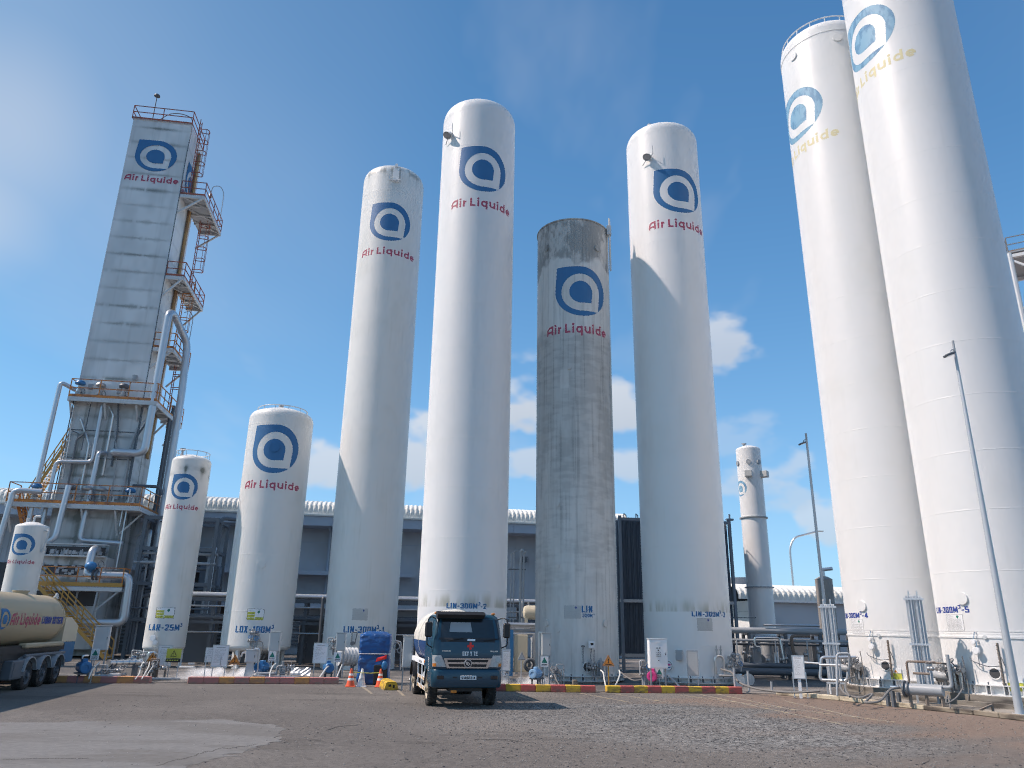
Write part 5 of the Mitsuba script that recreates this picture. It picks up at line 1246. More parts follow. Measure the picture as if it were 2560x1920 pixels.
face_text(pl_, '51D60214', .065, .38, .02, .757, -.075, 'black', True, .002)
face_text(tk, 'OXY Y TE', .115, .42, .06, 1.345, wy(1.4) - .008, 'reflective_white', True, .003)
face_text(tk, 'THACO', .035, .24, -.60, 1.45, wy(1.46) - .008, 'chrome'); face_text(tk, 'OLLIN', .035, .22, .73, 1.45, wy(1.46) + .0, 'chrome')
ko('red_cross', MB().box((.07, wy(1.585) - .008, 1.60), (.185, .012, .062)).box((.07, wy(1.585) - .0085, 1.60), (.062, .013, .185)), 'cross_red', tk, False)
ko('black_hood_panel', front_patch(-.90, .90, 1.42, -.92, .92, 1.70, .003, 10, 3), 'truck_blue')
ko('plate_lamp', MB().box((-.36, -.02, .44), (.16, .06, .07), 0, .015), 'lamp_amber')
# chassis, wheels
ko('chassis', MB().box((0, 3.1, .72), (.75, 5.4, .16)).box((0, .5, .55), (.9, .5, .25)).box((0, 1.1, .5), (1.5, .16, .16)).box((0, 4.9, .5), (1.5, .2, .2)).box((.0, 3.2, .55), (.5, 2.4, .28)), 'black', tk, False)


def wheel(parent, place, x, y, r, w, m_rim, out, dual=False):
    """tyre with tread blocks, dished rim, nuts"""
    prof = [(r * .62, -w / 2 + .01), (r * .86, -w / 2), (r * .97, -w / 2 + .03), (r, -w / 2 + .06), (r, w / 2 - .06), (r * .97, w / 2 - .03), (r * .86, w / 2), (r * .62, w / 2 - .01)]
    t = MB().lathe(prof, (0, 0, 0), 40); R = np.array([[0, 0, 1, 0], [1, 0, 0, 0], [0, 1, 0, 0], [0, 0, 0, 1.0]])
    for i in range(36):
        a = 2 * PI * i / 36
        for zz in (-w * .28, w * .28): t.box((0, 0, 0), (.02, r * .10, w * .34)); t.v[-1] = (t.v[-1] + [r + .003, 0, zz]) @ np.array([[math.cos(a), math.sin(a), 0], [-math.sin(a), math.cos(a), 0], [0, 0, 1]])
    Mx = R.copy(); Mx[:3, 3] = (x, y, r)
    k = obj('wheel', t.move(Mx).move(place), 'rubber', parent, 40)
    s = out
    rim = MB().lathe([(r * .64, s * (w / 2 - .005)), (r * .60, s * (w / 2 - .03)), (r * .55, s * (w / 2 - .10)), (r * .40, s * (w / 2 - .10)), (r * .34, s * (w / 2 - .03)), (r * .20, s * (w / 2 - .02)), (r * .18, s * (w / 2 + .05)), (.001, s * (w / 2 + .06))], (0, 0, 0), 36)
    for i in range(8): a = 2 * PI * i / 8; rim.cyl((r * .27 * math.cos(a), r * .27 * math.sin(a), s * (w / 2 - .04)), (r * .27 * math.cos(a), r * .27 * math.sin(a), s * (w / 2 + .01)), .016, 6)
    obj('rim', rim.move(Mx).move(place), m_rim, k)
    hol = MB()
    for i in range(8): a = 2 * PI * (i + .5) / 8; hol.disc((r * .475 * math.cos(a), r * .475 * math.sin(a), s * (w / 2 - .095)), (0, 0, 1), r * .055, .02, 12)
    obj('rim_hole', hol.move(Mx).move(place), 'black', k)
    return k


for s in (-1, 1):
    wheel(tk, KM, s * .83, 1.12, .45, .27, 'rim_cream', s)
    wheel(tk, KM, s * .83, 4.85, .45, .27, 'rim_cream', s); wheel(tk, KM, s * .53, 4.85, .45, .25, 'rim_cream', s)
    ko('wheel_arch', MB().lathe([(.50, -.14), (.56, -.14), (.56, .14), (.50, .14)], (0, 0, 0), 20, .1, PI - .1).move(np.array([[0, 0, 1, s * .84], [1, 0, 0, 1.12], [0, 1, 0, .47], [0, 0, 0, 1.0]])), 'truck_blue')
    ko('mudguard', MB().lathe([(.52, -.28), (.55, -.28), (.55, .16), (.52, .16)], (0, 0, 0), 20, .15, PI - .15).move(np.array([[0, 0, 1, s * .76], [1, 0, 0, 4.85], [0, 1, 0, .47], [0, 0, 0, 1.0]])), 'black')
    # striped side guards
    gd = ko('side_guard', MB().box((s * .90, 2.9, .62), (.03, 2.5, .09)).box((s * .90, 2.9, .36), (.03, 2.5, .09)).box((s * .90, 1.8, .65), (.04, .06, .7)).box((s * .90, 3.0, .65), (.04, .06, .7)).box((s * .90, 4.1, .65), (.04, .06, .7)), 'sign_white')
    mb = MB()
    for i in range(6):
        for z in (.62, .36): mb.box((s * .917, 1.85 + i * .42, z), (.006, .2, .088))
    ko('guard_stripe', mb, 'rail_yellow', gd)
    ko('bed_edge', MB().box((s * .90, 4.05, 1.07), (.10, 3.7, .15), 0, .012), 'sign_white')
mb = MB()
for i in range(7): mb.box((-.955, 2.7 + i * .13, 1.07), (.006, .05, .07))
ko('edge_lettering_marks', mb, 'print_grey')
ko('fuel_tank', MB().cyl((-.66, 2.2, .62), (-.66, 3.0, .62), .24, 20), 'steel_grey'); ko('air_tank', MB().cyl((-.55, 3.3, .6), (-.55, 3.9, .6), .14, 16), 'steel_dark'); ko('hose_reel', MB().torus((-.62, 3.9, .8), (1, .3, 0), .16, .05, 22, 8), 'hose_white')
# cargo tank: white above, blue below
ra, cz = .92, 1.70


def cargo(a0, a1, rr):
    ys = [(2.22, .02), (2.24, .55), (2.32, .82), (2.45, .95), (2.6, 1.0), (5.9, 1.0), (6.05, .95), (6.18, .8), (6.25, .5), (6.27, .02)]; n = 40; v, f = [], []
    for y, s in ys:
        for i in range(n + 1): a = a0 + (a1 - a0) * i / n; v.append((rr * s * math.cos(a), y, cz + rr * s * math.sin(a)))
    for j in range(len(ys) - 1):
        for i in range(n): q = j * (n + 1) + i; f.append([q, q + 1, q + n + 2, q + n + 1])
    return MB().raw(v, f)


ct_ = ko('cargo_tank', cargo(-PI, PI, ra), 'truck_tank_white', tk, 50)
ko('lower_band', cargo(PI + .02, 2 * PI - .02, ra + .006), 'truck_tank_blue', ct_, 50)
ko('weld_band', MB().lathe([(ra, 0), (ra + .012, .0), (ra + .012, .05), (ra, .05)], (0, 0, 0), 60).move(np.array([[1, 0, 0, 0], [0, 0, 1, 4.2], [0, 1, 0, cz], [0, 0, 0, 1.0]])), 'truck_tank_white', ct_)
ko('tank_saddle', MB().box((0, 2.8, .95), (1.3, .18, .5)).box((0, 5.6, .95), (1.3, .18, .5)).box((0, 4.2, .95), (1.3, .12, .4)), 'truck_tank_blue')
ko('bed_frame', MB().box((0, 4.05, .98), (1.7, 3.7, .08)), 'black', tk, False)
v, f = text_flat('OLLIN', .09, .36); mb = MB().raw(np.stack([-.985 - v[:, 2], .75 - v[:, 1] * 0 + v[:, 1] * .0 + .0, 1.1 + v[:, 0]], -1) + np.stack([v[:, 1] * 0, -v[:, 1], v[:, 1] * 0], -1), f); ko('side_lettering', mb, 'reflective_white', tk, False)
ko('side_marker', MB().box((-.98, 1.75, 1.12), (.02, .12, .08), 0, .01), 'lamp_amber')
ko('cab_step', MB().box((-.93, .62, .62), (.1, .4, .06)).box((-.93, .62, .85), (.08, .36, .06)).box((.93, .62, .62), (.1, .4, .06)), 'black')

# ---------------------------------------------------------------- tanker trailer at the left edge
AL = math.radians(-12); dv = np.array([math.sin(AL), math.cos(AL)])
LM = np.array([[dv[1], dv[0], 0, -16.6], [-dv[0], dv[1], 0, 27.3], [0, 0, 1, 0], [0, 0, 0, 1.0]])   # x to the trailer's right side, y towards its rear
tr = thing('tanker_trailer', 'cream liquid oxygen tanker trailer cut off by the left edge', 'trailer')
lo = lambda name, mb, m, parent=tr, smooth=35: obj(name, mb.move(LM), m, parent, smooth)
RT, ZT = .82, 2.10
prof = [(.01, 1.42), (.34, 1.38), (.56, 1.27), (.72, 1.08), (.79, .88), (RT, .6), (RT, -9.0), (.7, -9.4), (.01, -9.6)]
RY = np.array([[1, 0, 0, 0], [0, 0, 1, 0], [0, 1, 0, ZT], [0, 0, 0, 1.0]])
lo('tank_body', MB().lathe(prof, (0, 0, 0), 64).move(RY), 'trailer_cream')
for y in (.62, -5.0): lo('tank_band', MB().lathe([(RT, y), (RT + .012, y), (RT + .012, y + .06), (RT, y + .06)], (0, 0, 0), 64).move(RY), 'trailer_cream', tr, False)


def tank_side(poly_v, f, y, z, off=.006):
    """drawing wrapped on the trailer's right side: x runs towards the rear, y up"""
    a = (poly_v[:, 1] + z - ZT) / RT; R = RT + off + poly_v[:, 2]
    return MB().raw(np.stack([R * np.cos(a), y + poly_v[:, 0], ZT + R * np.sin(a)], -1), f)


v, f = poly_mesh(affinity.scale(emblem(1), .34, .30, origin=(0, 0)), .003, .1); lo('emblem', tank_side(v, f, -4.35, 2.10), 'logo_blue', tr, False)
v, f = poly_mesh(company_words(.34, 2.35), .003, .1); lo('company_lettering', tank_side(v, f, -2.75, 1.93), 'lettering_red', tr, False)
v, f = block_text('LIQUID OXYGEN', .23, 1.95, .1); mb = tank_side(v, f, -.45, 1.97)
lo('product_lettering', mb, 'label_blue_dark', tr, False)
v, f = poly_mesh(company_words(.33, 1.95), .003, .1); lo('company_lettering', tank_side(v, f, -6.3, 1.93), 'lettering_red', tr, False)
lo('top_hatch', MB().cyl((.05, -1.55, ZT + RT - .03), (.05, -1.55, ZT + RT + .06), .22, 20).cyl((.05, -1.55, ZT + RT + .05), (.05, -1.55, ZT + RT + .09), .26, 20), 'trailer_cream')
lo('lifting_eye', MB().torus((.42, .75, ZT + .82), (1, 0, .3), .09, .025, 18, 6).cyl((.3, .75, ZT + .75), (.42, .8, ZT + .86), .03, 8), 'pale_grey')
lo('hook_cable', MB().spline([(.45, .78, ZT + .78), (.68, .95, ZT + .6), (.74, 1.05, ZT + .48), (.68, 1.15, ZT + .45), (.60, 1.12, ZT + .52)], .012, 6), 'steel_dark')
lo('rear_cabinet', MB().hull([(x, y, z) for x in (-.7, .78) for y, z in ((1.0, 1.35), (2.5, 1.35), (2.5, 1.90), (1.6, 2.2), (1.0, 2.2))]), 'trailer_white')
lo('blue_skirt', MB().box((.04, 1.75, .98), (1.48, 1.5, .72), 0, .02), 'trailer_blue')
lo('side_locker', MB().box((.80, -.9, 1.30), (.26, 3.4, .15), 0, .04), 'trailer_cream')
lo('chassis', MB().box((0, -3, 1.08), (1.5, 9.6, .46)).box((.72, -3.2, 1.20), (.16, 9.0, .22)).box((.6, -4.6, .62), (.4, 1.6, .5)).box((.2, -.4, .62), (1.1, 3.6, .3)), 'black', tr, False)
lo('equipment_box', MB().box((.78, -3.0, .62), (.42, 1.1, .55), 0, .03).box((1.0, -3.0, .62), (.02, .95, .4)), 'steel_dark')
lo('water_pipe', MB().cyl((.92, -2.6, 1.0), (.92, 1.0, 1.0), .05, 10), 'steel_dark')
for i in range(3):
    y = .28 - i * 1.3
    for s in (1, -1): wheel(tr, LM, s * .86, y, .42, .30, 'steel_dark', s)
    lo('mudguard', MB().lathe([(.50, -.20), (.53, -.20), (.53, .20), (.50, .20)], (0, 0, 0), 20, .2, PI - .2).move(np.array([[0, 0, 1, .88], [1, 0, 0, y], [0, 1, 0, .45], [0, 0, 0, 1.0]])), 'steel_grey')
for s in (1,): wheel(tr, LM, .86, -8.4, .42, .30, 'steel_dark', s)

# ---------------------------------------------------------------- signs, boards, cabinets, pumps


def at_yaw(p): return -math.atan2(p[0], p[1]) * .35


def sign_post(name, label, cat, p, zt, face, yaw=None, group=None, posts=1, pw=.03, pm='galvanised', h=None):
    """p = foot point; face(upright matrix, parent) draws the plate whose lower edge is at zt"""
    t = thing(name, label, cat, group); yaw = at_yaw(p) if yaw is None else yaw; u = np.array([math.cos(yaw), math.sin(yaw), 0])
    face(upright((p[0], p[1], zt), yaw), t)
    for s in ((0,) if posts == 1 else (-1, 1)):
        b = np.array([p[0], p[1], 0]) + u * s * posts / 2 * (1 if posts != 1 else 0) + np.array([-u[1], u[0], 0]) * .03
        obj('post', MB().box(b + [0, 0, (zt + (h or .2)) / 2], (pw, pw, zt + (h or .2)), yaw), pm, t, False); obj('foot_plate', MB().box(b + [0, 0, .03], (pw * 3, pw * 3, .012), yaw), pm, t, False)
    return t


def plate(M, parent, poly, t, m, z0=0, name='plate'): return obj(name, MB().prism(poly, t, M @ np.array([[1, 0, 0, 0], [0, 1, 0, 0], [0, 0, 1, z0], [0, 0, 0, 1.0]])), m, parent, False)


def rect(x0, y0, x1, y1): return Polygon([(x0, y0), (x1, y0), (x1, y1), (x0, y1)])


def green_face(w, h):
    def fn(M, t):
        k = plate(M, t, rect(-w / 2, 0, w / 2, h), .012, 'sign_white'); plate(M, k, Polygon([(-w * .38, h * .38), (w * .38, h * .38), (0, h * .92)]), .004, 'sign_green', .0125, 'green_triangle')
        plate(M, k, unary_union([rect(-w * .38, h * .20, w * .38, h * .28), rect(-w * .38, h * .08, w * .38, h * .13)]), .003, 'print_dark', .0125, 'print_rows')
    return fn


def tri_face(s, back='sign_orange', mark=True):
    def fn(M, t):
        k = plate(M, t, Polygon([(-s / 2, 0), (s / 2, 0), (0, s * .88)]).buffer(.02), .014, 'sign_orange' if back == 'sign_orange' else back)
        plate(M, k, Polygon([(-s / 2, 0), (s / 2, 0), (0, s * .88)]).difference(Polygon([(-s * .44, .02), (s * .44, .02), (0, s * .80)])), .004, 'rusty_steel', .0145, 'border')
        if mark: plate(M, k, unary_union([Polygon([(-.022, s * .62), (.022, s * .62), (.012, s * .34), (-.012, s * .34)]), Point(0, s * .27).buffer(.02)]), .004, 'black', .0145, 'exclamation_mark'); plate(M, k, rect(-s * .3, s * .08, s * .3, s * .16), .004, 'black', .0145, 'print_row')
    return fn


def board_face(w, h, frame_m='galvanised', seed=1, sheet='sign_white'):
    def fn(M, t):
        k = plate(M, t, rect(-w / 2, 0, w / 2, h), .014, sheet); rnd = random.Random(seed)
        fr = rect(-w / 2 - .02, -.02, w / 2 + .02, h + .02).difference(rect(-w / 2 + .012, .012, w / 2 - .012, h - .012)); plate(M, k, fr, .02, frame_m, .001, 'frame')
        rows = [rect(-w * .3, h * .88, w * .3, h * .92)] + [rect(-w * .38, h * (.80 - i * .048), -w * .38 + w * rnd.uniform(.35, .74), h * (.80 - i * .048) + h * .013) for i in range(14)]
        plate(M, k, unary_union(rows), .002, 'print_grey', .0145, 'print_rows')
    return fn


def yellow_face(w, h):
    def fn(M, t):
        k = plate(M, t, rect(-w / 2, h * .28, w / 2, h), .014, 'sign_yellow'); plate(M, k, rect(-w / 2, 0, w / 2, h * .25), .014, 'black', 0, 'lower_strip'); T3 = Polygon([(-w * .24, h * .40), (w * .24, h * .40), (0, h * .88)])
        plate(M, k, T3.difference(Polygon([(-w * .17, h * .445), (w * .17, h * .445), (0, h * .79)])), .004, 'black', .0145, 'triangle'); plate(M, k, unary_union([rect(-.008, h * .55, .008, h * .70), Point(0, h * .50).buffer(.011)]), .004, 'black', .0145, 'exclamation_mark')
        plate(M, k, unary_union([rect(-w * .42 + i * w * .17, h * .08, -w * .42 + i * w * .17 + w * .1, h * .17) for i in range(5)]), .003, 'sign_yellow', .0145, 'strip_lettering')
    return fn


GR = 'green triangle signs by the pumps'
for (uv, lab) in (((-14.605, 28.135, 0.784), 'green triangle sign on white board beside the trailer, leftmost of its kind'), ((-9.005, 30.394, 0.731), 'green triangle sign under a tall grey cabinet in front of the oxygen tank'),
                  ((-6.669, 31.195, 0.708), 'green triangle sign just left of the blue tarpaulin'), ((1.373, 29.268, 0.752), 'green triangle sign with pale blue pump at its left, before the grimy tank'), ((5.655, 29.564, 0.406), 'small tilted green triangle sign by the pink pump')):
    sign_post('gas_sign', lab, 'sign', uv, uv[2], green_face(.28, .36), None, GR)
p = (-13.581, 30.405, 0.628); sign_post('warning_sign', 'orange warning triangle on short post at the foot of the argon tank', 'sign', p, p[2], tri_face(.38))
p = (-10.402, 30.368, 0.610); sign_post('warning_sign', 'dark orange warning triangle above the white vapour', 'sign', p, p[2], tri_face(.36))
p = (3.666, 28.767, 0.854); sign_post('warning_sign', 'bright orange warning triangle on a yellow post at the yellow kerb end', 'sign', p, p[2], tri_face(.38), None, None, 1, .04, 'rail_yellow')
p = (0.515, 28.395, 1.020); sign_post('warning_sign', 'plain grey triangle sign seen from behind, right of the truck', 'sign', p, p[2], tri_face(.28, 'plate_grey', False), .5)
p = (-12.743, 30.332, 0.645); sign_post('warning_board', 'bright yellow board with black warning triangle on two posts', 'sign', p, p[2], yellow_face(.53, .48), None, None, .42)
IB = 'white notice boards'
for (p, w, h, lab, sd) in (((-13.111, 30.393, 0.493), .50, .74, 'white notice board half hidden behind the yellow warning board', 1), ((-10.782, 29.810, 0.544), .56, .74, 'larger white notice board standing in the white vapour', 2), ((-11.158, 29.832, 0.705), .34, .48, 'smaller white board with a dark diamond, just behind the larger one in vapour', 3),
                           ((-7.367, 31.243, 0.665), .52, .72, 'white notice board between the oxygen tank and the blue tarpaulin', 4), ((-0.052, 28.900, 0.624), .30, .72, 'white notice board with red heading, right beside the truck cab', 5)):
    sign_post('notice_board', lab, 'notice board', p, p[2], board_face(w, h, seed=sd), None, IB, w * .8)
p = (6.757, 28.921, 0.571); sign_post('notice_board', 'tall grey framed notice board before the tank marked LIN-300M3-3', 'notice board', p, p[2], board_face(.37, .83, 'steel_grey', 6, 'plate_grey'), None, IB, .34)
p = (9.922, 27.037, 0.627); t_ = sign_post('notice_board', 'white notice board with steel frame by the pale kerb on the right', 'notice board', p, p[2], board_face(.36, .72, 'galvanised', 7), -.28, IB, .42, .035)
obj('centre_post', MB().box((p[0], p[1] + .04, p[2] / 2), (.10, .05, p[2]), -.28), 'sign_white', t_, False)


def cabinet(label, foot, w, d, z0, z1, m='pale_grey', yaw=.12, extra=None, legs=True):
    t = thing('control_cabinet', label, 'cabinet'); c = np.array([foot[0], foot[1], 0]); b = obj('housing', MB().box(c + [0, 0, (z0 + z1) / 2], (w, d, z1 - z0), yaw, .012), m, t)
    u = np.array([math.cos(yaw), math.sin(yaw), 0]); n = np.array([u[1], -u[0], 0])
    obj('door', MB().box(c + n * (d / 2 + .004) + [0, 0, (z0 + z1) / 2], (w - .05, .014, z1 - z0 - .06), yaw, .005), m, t); obj('lock', MB().box(c + n * (d / 2 + .02) + u * (w * .38) + [0, 0, (z0 + z1) / 2], (.02, .02, .08), yaw), 'steel_dark', t)
    obj('rain_hood', MB().box(c + [0, 0, z1 + .012], (w + .05, d + .05, .022), yaw), m, t)
    if legs:
        for s in (-1, 1): obj('leg', MB().box(c + u * s * w * .4 + [0, 0, z0 / 2], (.05, .05, z0), yaw), 'steel_grey', t, False)
    return t, c, u, n


p = (-15.040, 29.261, 1.067); cabinet('grey cabinet on legs beside the yellow stair, right of the trailer', p, .50, .35, p[2], p[2] + .84, 'pale_grey', .35)
p = (-9.355, 31.751, 1.047); cabinet('narrow grey cabinet before the right half of the oxygen tank', p, .42, .3, p[2], p[2] + .72, 'plate_grey', .1)
p = (-6.894, 32.681, 1.077); cabinet('narrow grey cabinet left of the blue tarpaulin, behind a gas sign', p, .38, .3, p[2], p[2] + .70, 'plate_grey', .1)
p = (1.445, 29.565, 1.131); t_, c, u, n = cabinet('grey cabinet with sunlit pipe edge at the left foot of the grimy tank', p, .33, .28, p[2], p[2] + .78, 'plate_grey', .05)
obj('conduit', MB().pipe([c - u * .26 + [0, 0, p[2] + .84], c - u * .26 + [0, 0, .2]], .025, 8).box(c - u * .22 + [0, 0, p[2] + .83], (.14, .12, .03)), 'galvanised', t_)
p = (-9.736, 30.168, 0.686); t_, c, u, n = cabinet('square grey box on a broad pedestal with bent conduits, before the oxygen tank', p, .40, .22, p[2], p[2] + .45, 'pale_grey', .15, None, False)
obj('pedestal', MB().hull([(c + u * s * a + n * q + [0, 0, z]) for s in (-1, 1) for a, z in ((.12, p[2]), (.2, 0)) for q in (-.06, .06)]), 'pale_grey', t_); obj('conduit', MB().pipe([c + u * .1 + [0, 0, p[2] + .5], c + u * .26 + [0, 0, p[2] + .5], c + u * .3 + [0, 0, p[2] - .3], c + u * .3 + [0, 0, .1]], .03, 8).pipe([c - u * .2 + [0, 0, p[2] + .35], c - u * .32 + [0, 0, p[2] + .35], c - u * .36 + [0, 0, p[2] + .2]], .03, 8), 'galvanised', t_)
p = (5.463, 28.786, 0.787); t_, c, u, n = cabinet('large beige control cabinet with rows of buttons, at the yellow kerb', p, .66, .36, p[2], p[2] + 1.0, 'sign_white', .02)
MB_ = MB()
for i, (a, z, r) in enumerate([(-.05, .70, .022), (.05, .70, .022), (0, .62, .02)] + [(-.06 + .06 * j, .54 - .06 * k, .014) for j in range(3) for k in range(3)] + [(.0, .28, .02)]): MB_.disc(c + n * .205 + u * a + [0, 0, p[2] + z], n, r, .03, 12)
obj('button', MB_, 'black', t_); obj('meter_plate', MB().box(c + n * .198 + [0, 0, p[2] + .9], (.14, .012, .06), .02), 'reflective_white', t_)
p = (-3.435, 27.385, 0.749); cabinet('pale grey cabinet standing half hidden behind the truck tank', p, .36, .5, p[2], p[2] + 1.0, 'pale_grey', .1)
PU = 'cryogenic pumps'


def pump(label, foot, s, m, yaw):
    t = thing('pump', label, 'pump', PU); F = frame((foot[0], foot[1], 0), yaw); z = foot[2]
    w = lambda name, mb, mm, par=t: obj(name, mb.move(F), mm, par)
    mb = MB().cyl((0, -.24 * s, z), (0, .24 * s, z), .17 * s, 24)
    k = w('motor', mb, m)
    fins = MB()
    for i in range(20): a = 2 * PI * i / 20; fins.beam((.18 * s * math.cos(a), -.2 * s, z + .18 * s * math.sin(a)), (.18 * s * math.cos(a), .2 * s, z + .18 * s * math.sin(a)), .008, .03, up=(math.cos(a), 0, math.sin(a)))
    w('cooling_fin', fins, m, k)
    w('fan_cowl', MB().lathe([(.19 * s, -.24 * s), (.195 * s, -.32 * s), (.17 * s, -.36 * s), (.09 * s, -.365 * s), (.085 * s, -.34 * s), (.01, -.34 * s)], (0, 0, 0), 28).move(np.array([[1, 0, 0, 0], [0, 0, 1, 0], [0, 1, 0, z], [0, 0, 0, 1.0]])), m, k)
    w('terminal_box', MB().box((0, 0, z + .22 * s), (.16 * s, .2 * s, .10 * s), 0, .01), m, k)
    w('pump_head', MB().cyl((0, .24 * s, z), (0, .5 * s, z), .11 * s, 18).disc((0, .42 * s, z), (0, 1, 0), .17 * s, .05, 20).pipe([(0, .45 * s, z), (0, .45 * s, z + .35 * s), (.2, .5 * s, z + .35 * s)], .035, 8), 'stainless')
    w('skid', MB().box((0, .1 * s, z - .2 * s), (.34 * s, .8 * s, .05)).box((-.14 * s, -.1 * s, (z - .2 * s) / 2), (.05, .05, max(.05, z - .2 * s))).box((.14 * s, -.1 * s, (z - .2 * s) / 2), (.05, .05, max(.05, z - .2 * s))).box((.0, .4 * s, (z - .2 * s) / 2), (.05, .05, max(.05, z - .2 * s))), 'steel_dark')
    return t


p = (-15.047, 28.355, 0.515); pump('blue pump motor behind the worn kerb by the trailer wheels', p, 1.05, 'motor_blue', .7)
p = (-9.391, 30.591, 0.501); pump('blue pump motor with round cowl in front of the oxygen tank', p, .95, 'motor_blue', -.25)
p = (-7.038, 31.319, 0.490); pump('blue pump with ice-white hose end, left of the blue tarpaulin', p, .95, 'motor_blue', .4)
p = (1.062, 29.181, 0.518); pump('pale blue pump motor at the left foot of the grimy tank', p, .85, 'motor_pale_blue', -.5)
p = (5.414, 29.609, 0.482); pump('bright pink pump motor under the large control cabinet', p, .95, 'motor_pink', -.3)
# tarpaulin-covered machine
tc = thing('covered_machine', 'tall machine wrapped in a blue tarpaulin tied with white rope', 'covered machine'); TC = frame((-5.05, 30.25, 0), .1); rng = random.Random(21)
hw, hd, hz_ = .59, .55, 1.80
levels = [(0.0, .93, .5), (.18, 1.0, .58), (.5, .97, .56), (.80, .98, .56), (.98, .965, .53), (1.05, .95, .52), (1.12, .965, .54), (1.4, .985, .55), (1.66, .97, .54), (1.77, .93, .5), (1.80, .80, .40)]
rings = []
for z, a, b in levels:
    r = rrect(2 * hw * a, -b, b, z, .12, .12, 8); j = meshkit.noise(r * np.array([7, 7, 4.0]) + 3, 4) - .5; j2 = meshkit.noise(r * np.array([2.4, 2.4, 9.0]) + 9, 2) - .5
    r[:, :2] *= (1 + .07 * j + .05 * j2)[:, None]; r[:, 2] += (.05 * j if z > .1 else 0); rings.append(r)
obj('tarpaulin_cover', loft(rings).move(TC), 'tarpaulin', tc, 60)
obj('top_folds', loft([rrect(1.02, -.42, .42, 1.77, .15, .15), rrect(.92, -.34, .34, 1.84, .15, .15), rrect(.6, -.2, .2, 1.88, .1, .1)]).move(TC), 'tarpaulin', tc, 60)
obj('rope', MB().tube(np.vstack([rrect(2 * hw * .965, -.54, .54, 1.08, .12, .12), rrect(2 * hw * .965, -.54, .54, 1.08, .12, .12)[:1]]), .014, 6).move(TC), 'reflective_white', tc)
obj('red_rag', MB().raw(np.array([[.08, -.60, .80], [.47, -.61, .92], [.49, -.62, 1.05], [.12, -.61, .94], [.3, -.64, .93]]), [[0, 1, 4], [1, 2, 4], [2, 3, 4], [3, 0, 4]]).move(TC), 'cross_red', tc, False)
obj('dark_opening', MB().box((.28, -.565, .36), (.5, .06, .68), 0, .02).move(TC), 'black', tc); obj('hanging_bag', MB().ball((.42, -.62, .68), (.11, .06, .16), 2).move(TC), 'motor_blue', tc)
obj('side_pipes', MB().pipe([(.72, .1, 1.55), (.95, .1, 1.5), (.98, .1, .5)], .03, 8).torus((.80, .0, 1.35), (.3, 1, 0), .12, .02, 18, 6).torus((.92, .05, 1.2), (.3, 1, 0), .09, .02, 18, 6).move(TC), 'valve_metal', tc)
# cones and tape
CN = 'traffic cones by the blue tarpaulin'
CX_ = [(-5.58, 28.62, 'cone_orange', 'orange traffic cone, leftmost of the three by the tarpaulin'), (-5.22, 28.78, 'reflective_white', 'white traffic cone standing between two orange ones'), (-4.55, 28.75, 'cone_orange', 'orange traffic cone beside the yellow rubber ramp')]
for x, y, m, lab in CX_:
    t = thing('traffic_cone', lab, 'traffic cone', CN); obj('cone_body', MB().lathe([(.155, .03), (.15, .06), (.032, .60), (.026, .61), (.001, .61)], (x, y, 0), 24), m, t, 40); obj('base', MB().box((x, y, .018), (.36, .36, .035), .2, .012), m, t); zr = lambda z: .15 - (.15 - .032) * (z - .06) / .54
    for z0, z1 in ((.22, .30), (.38, .45)): obj('reflective_collar', MB().lathe([(zr(z0) + .003, z0), (zr(z1) + .003, z1)], (x, y, 0), 24), 'reflective_white' if m != 'reflective_white' else 'pale_grey', t)
tag(obj('barrier_tape', MB().tube([(-5.58, 28.6, .50), (-5.22, 28.7, .47), (-4.9, 28.72, .46), (-4.55, 28.73, .49)], .012, 5), 'sign_yellow'), 'thin yellow tape strung between the traffic cones', 'tape')
# yellow ramp
rp = thing('rubber_ramp', 'yellow ribbed rubber ramp lying end-on between the cones and the truck', 'ramp'); RMx = frame((-4.22, 28.35, 0), math.atan2(1.9, -.58) - PI / 2)
for i in range(7): obj('segment', MB().hull([(x, -.95 + i * .27 + y, z) for y in (0, .225) for x, z in ((-.25, 0), (.25, 0), (.19, .22), (-.19, .22), (.14, .27), (-.14, .27))]).move(RMx), 'kerb_yellow', rp, False)
obj('end_marks', MB().box((-.06, -.955, .15), (.09, .012, .07)).box((.08, -.955, .12), (.06, .012, .1)).move(RMx), 'black', rp, False)
tag(obj('concrete_block', MB().box((-3.05, 29.3, .17), (.6, .5, .34), .1, .02), 'concrete'), 'low grey concrete block behind the yellow ramp', 'block')
# crumpled sheet, small stone
mat('foil', (.66, .67, .66), .45, .35)
sh = MB(); n = 9; v = []
for i in range(n):
    for j in range(5): v.append((-1 + 2 * i / (n - 1), 0, j / 4))
v = np.array(v) * [.38, 1, .27]; v[:, 1] = (meshkit.noise(v * 14 + 5, 3) - .5) * .07 + v[:, 2] * .3; f = [[i * 5 + j, (i + 1) * 5 + j, (i + 1) * 5 + j + 1, i * 5 + j + 1] for i in range(n - 1) for j in range(4)]
p = (-7.870, 30.398, 0.250); tag(obj('crumpled_sheet', MB().raw(v + np.array(p), f), 'foil', None, False), 'crumpled shiny foil sheet leaning behind the faded reddish kerb', 'sheet')
p = (2.403, 28.298, 0.193); tag(obj('marker_block', MB().box((p[0], p[1], .30), (.17, .14, .17), .1, .02), 'concrete'), 'small pale square block behind the striped kerb before the grimy tank', 'block')
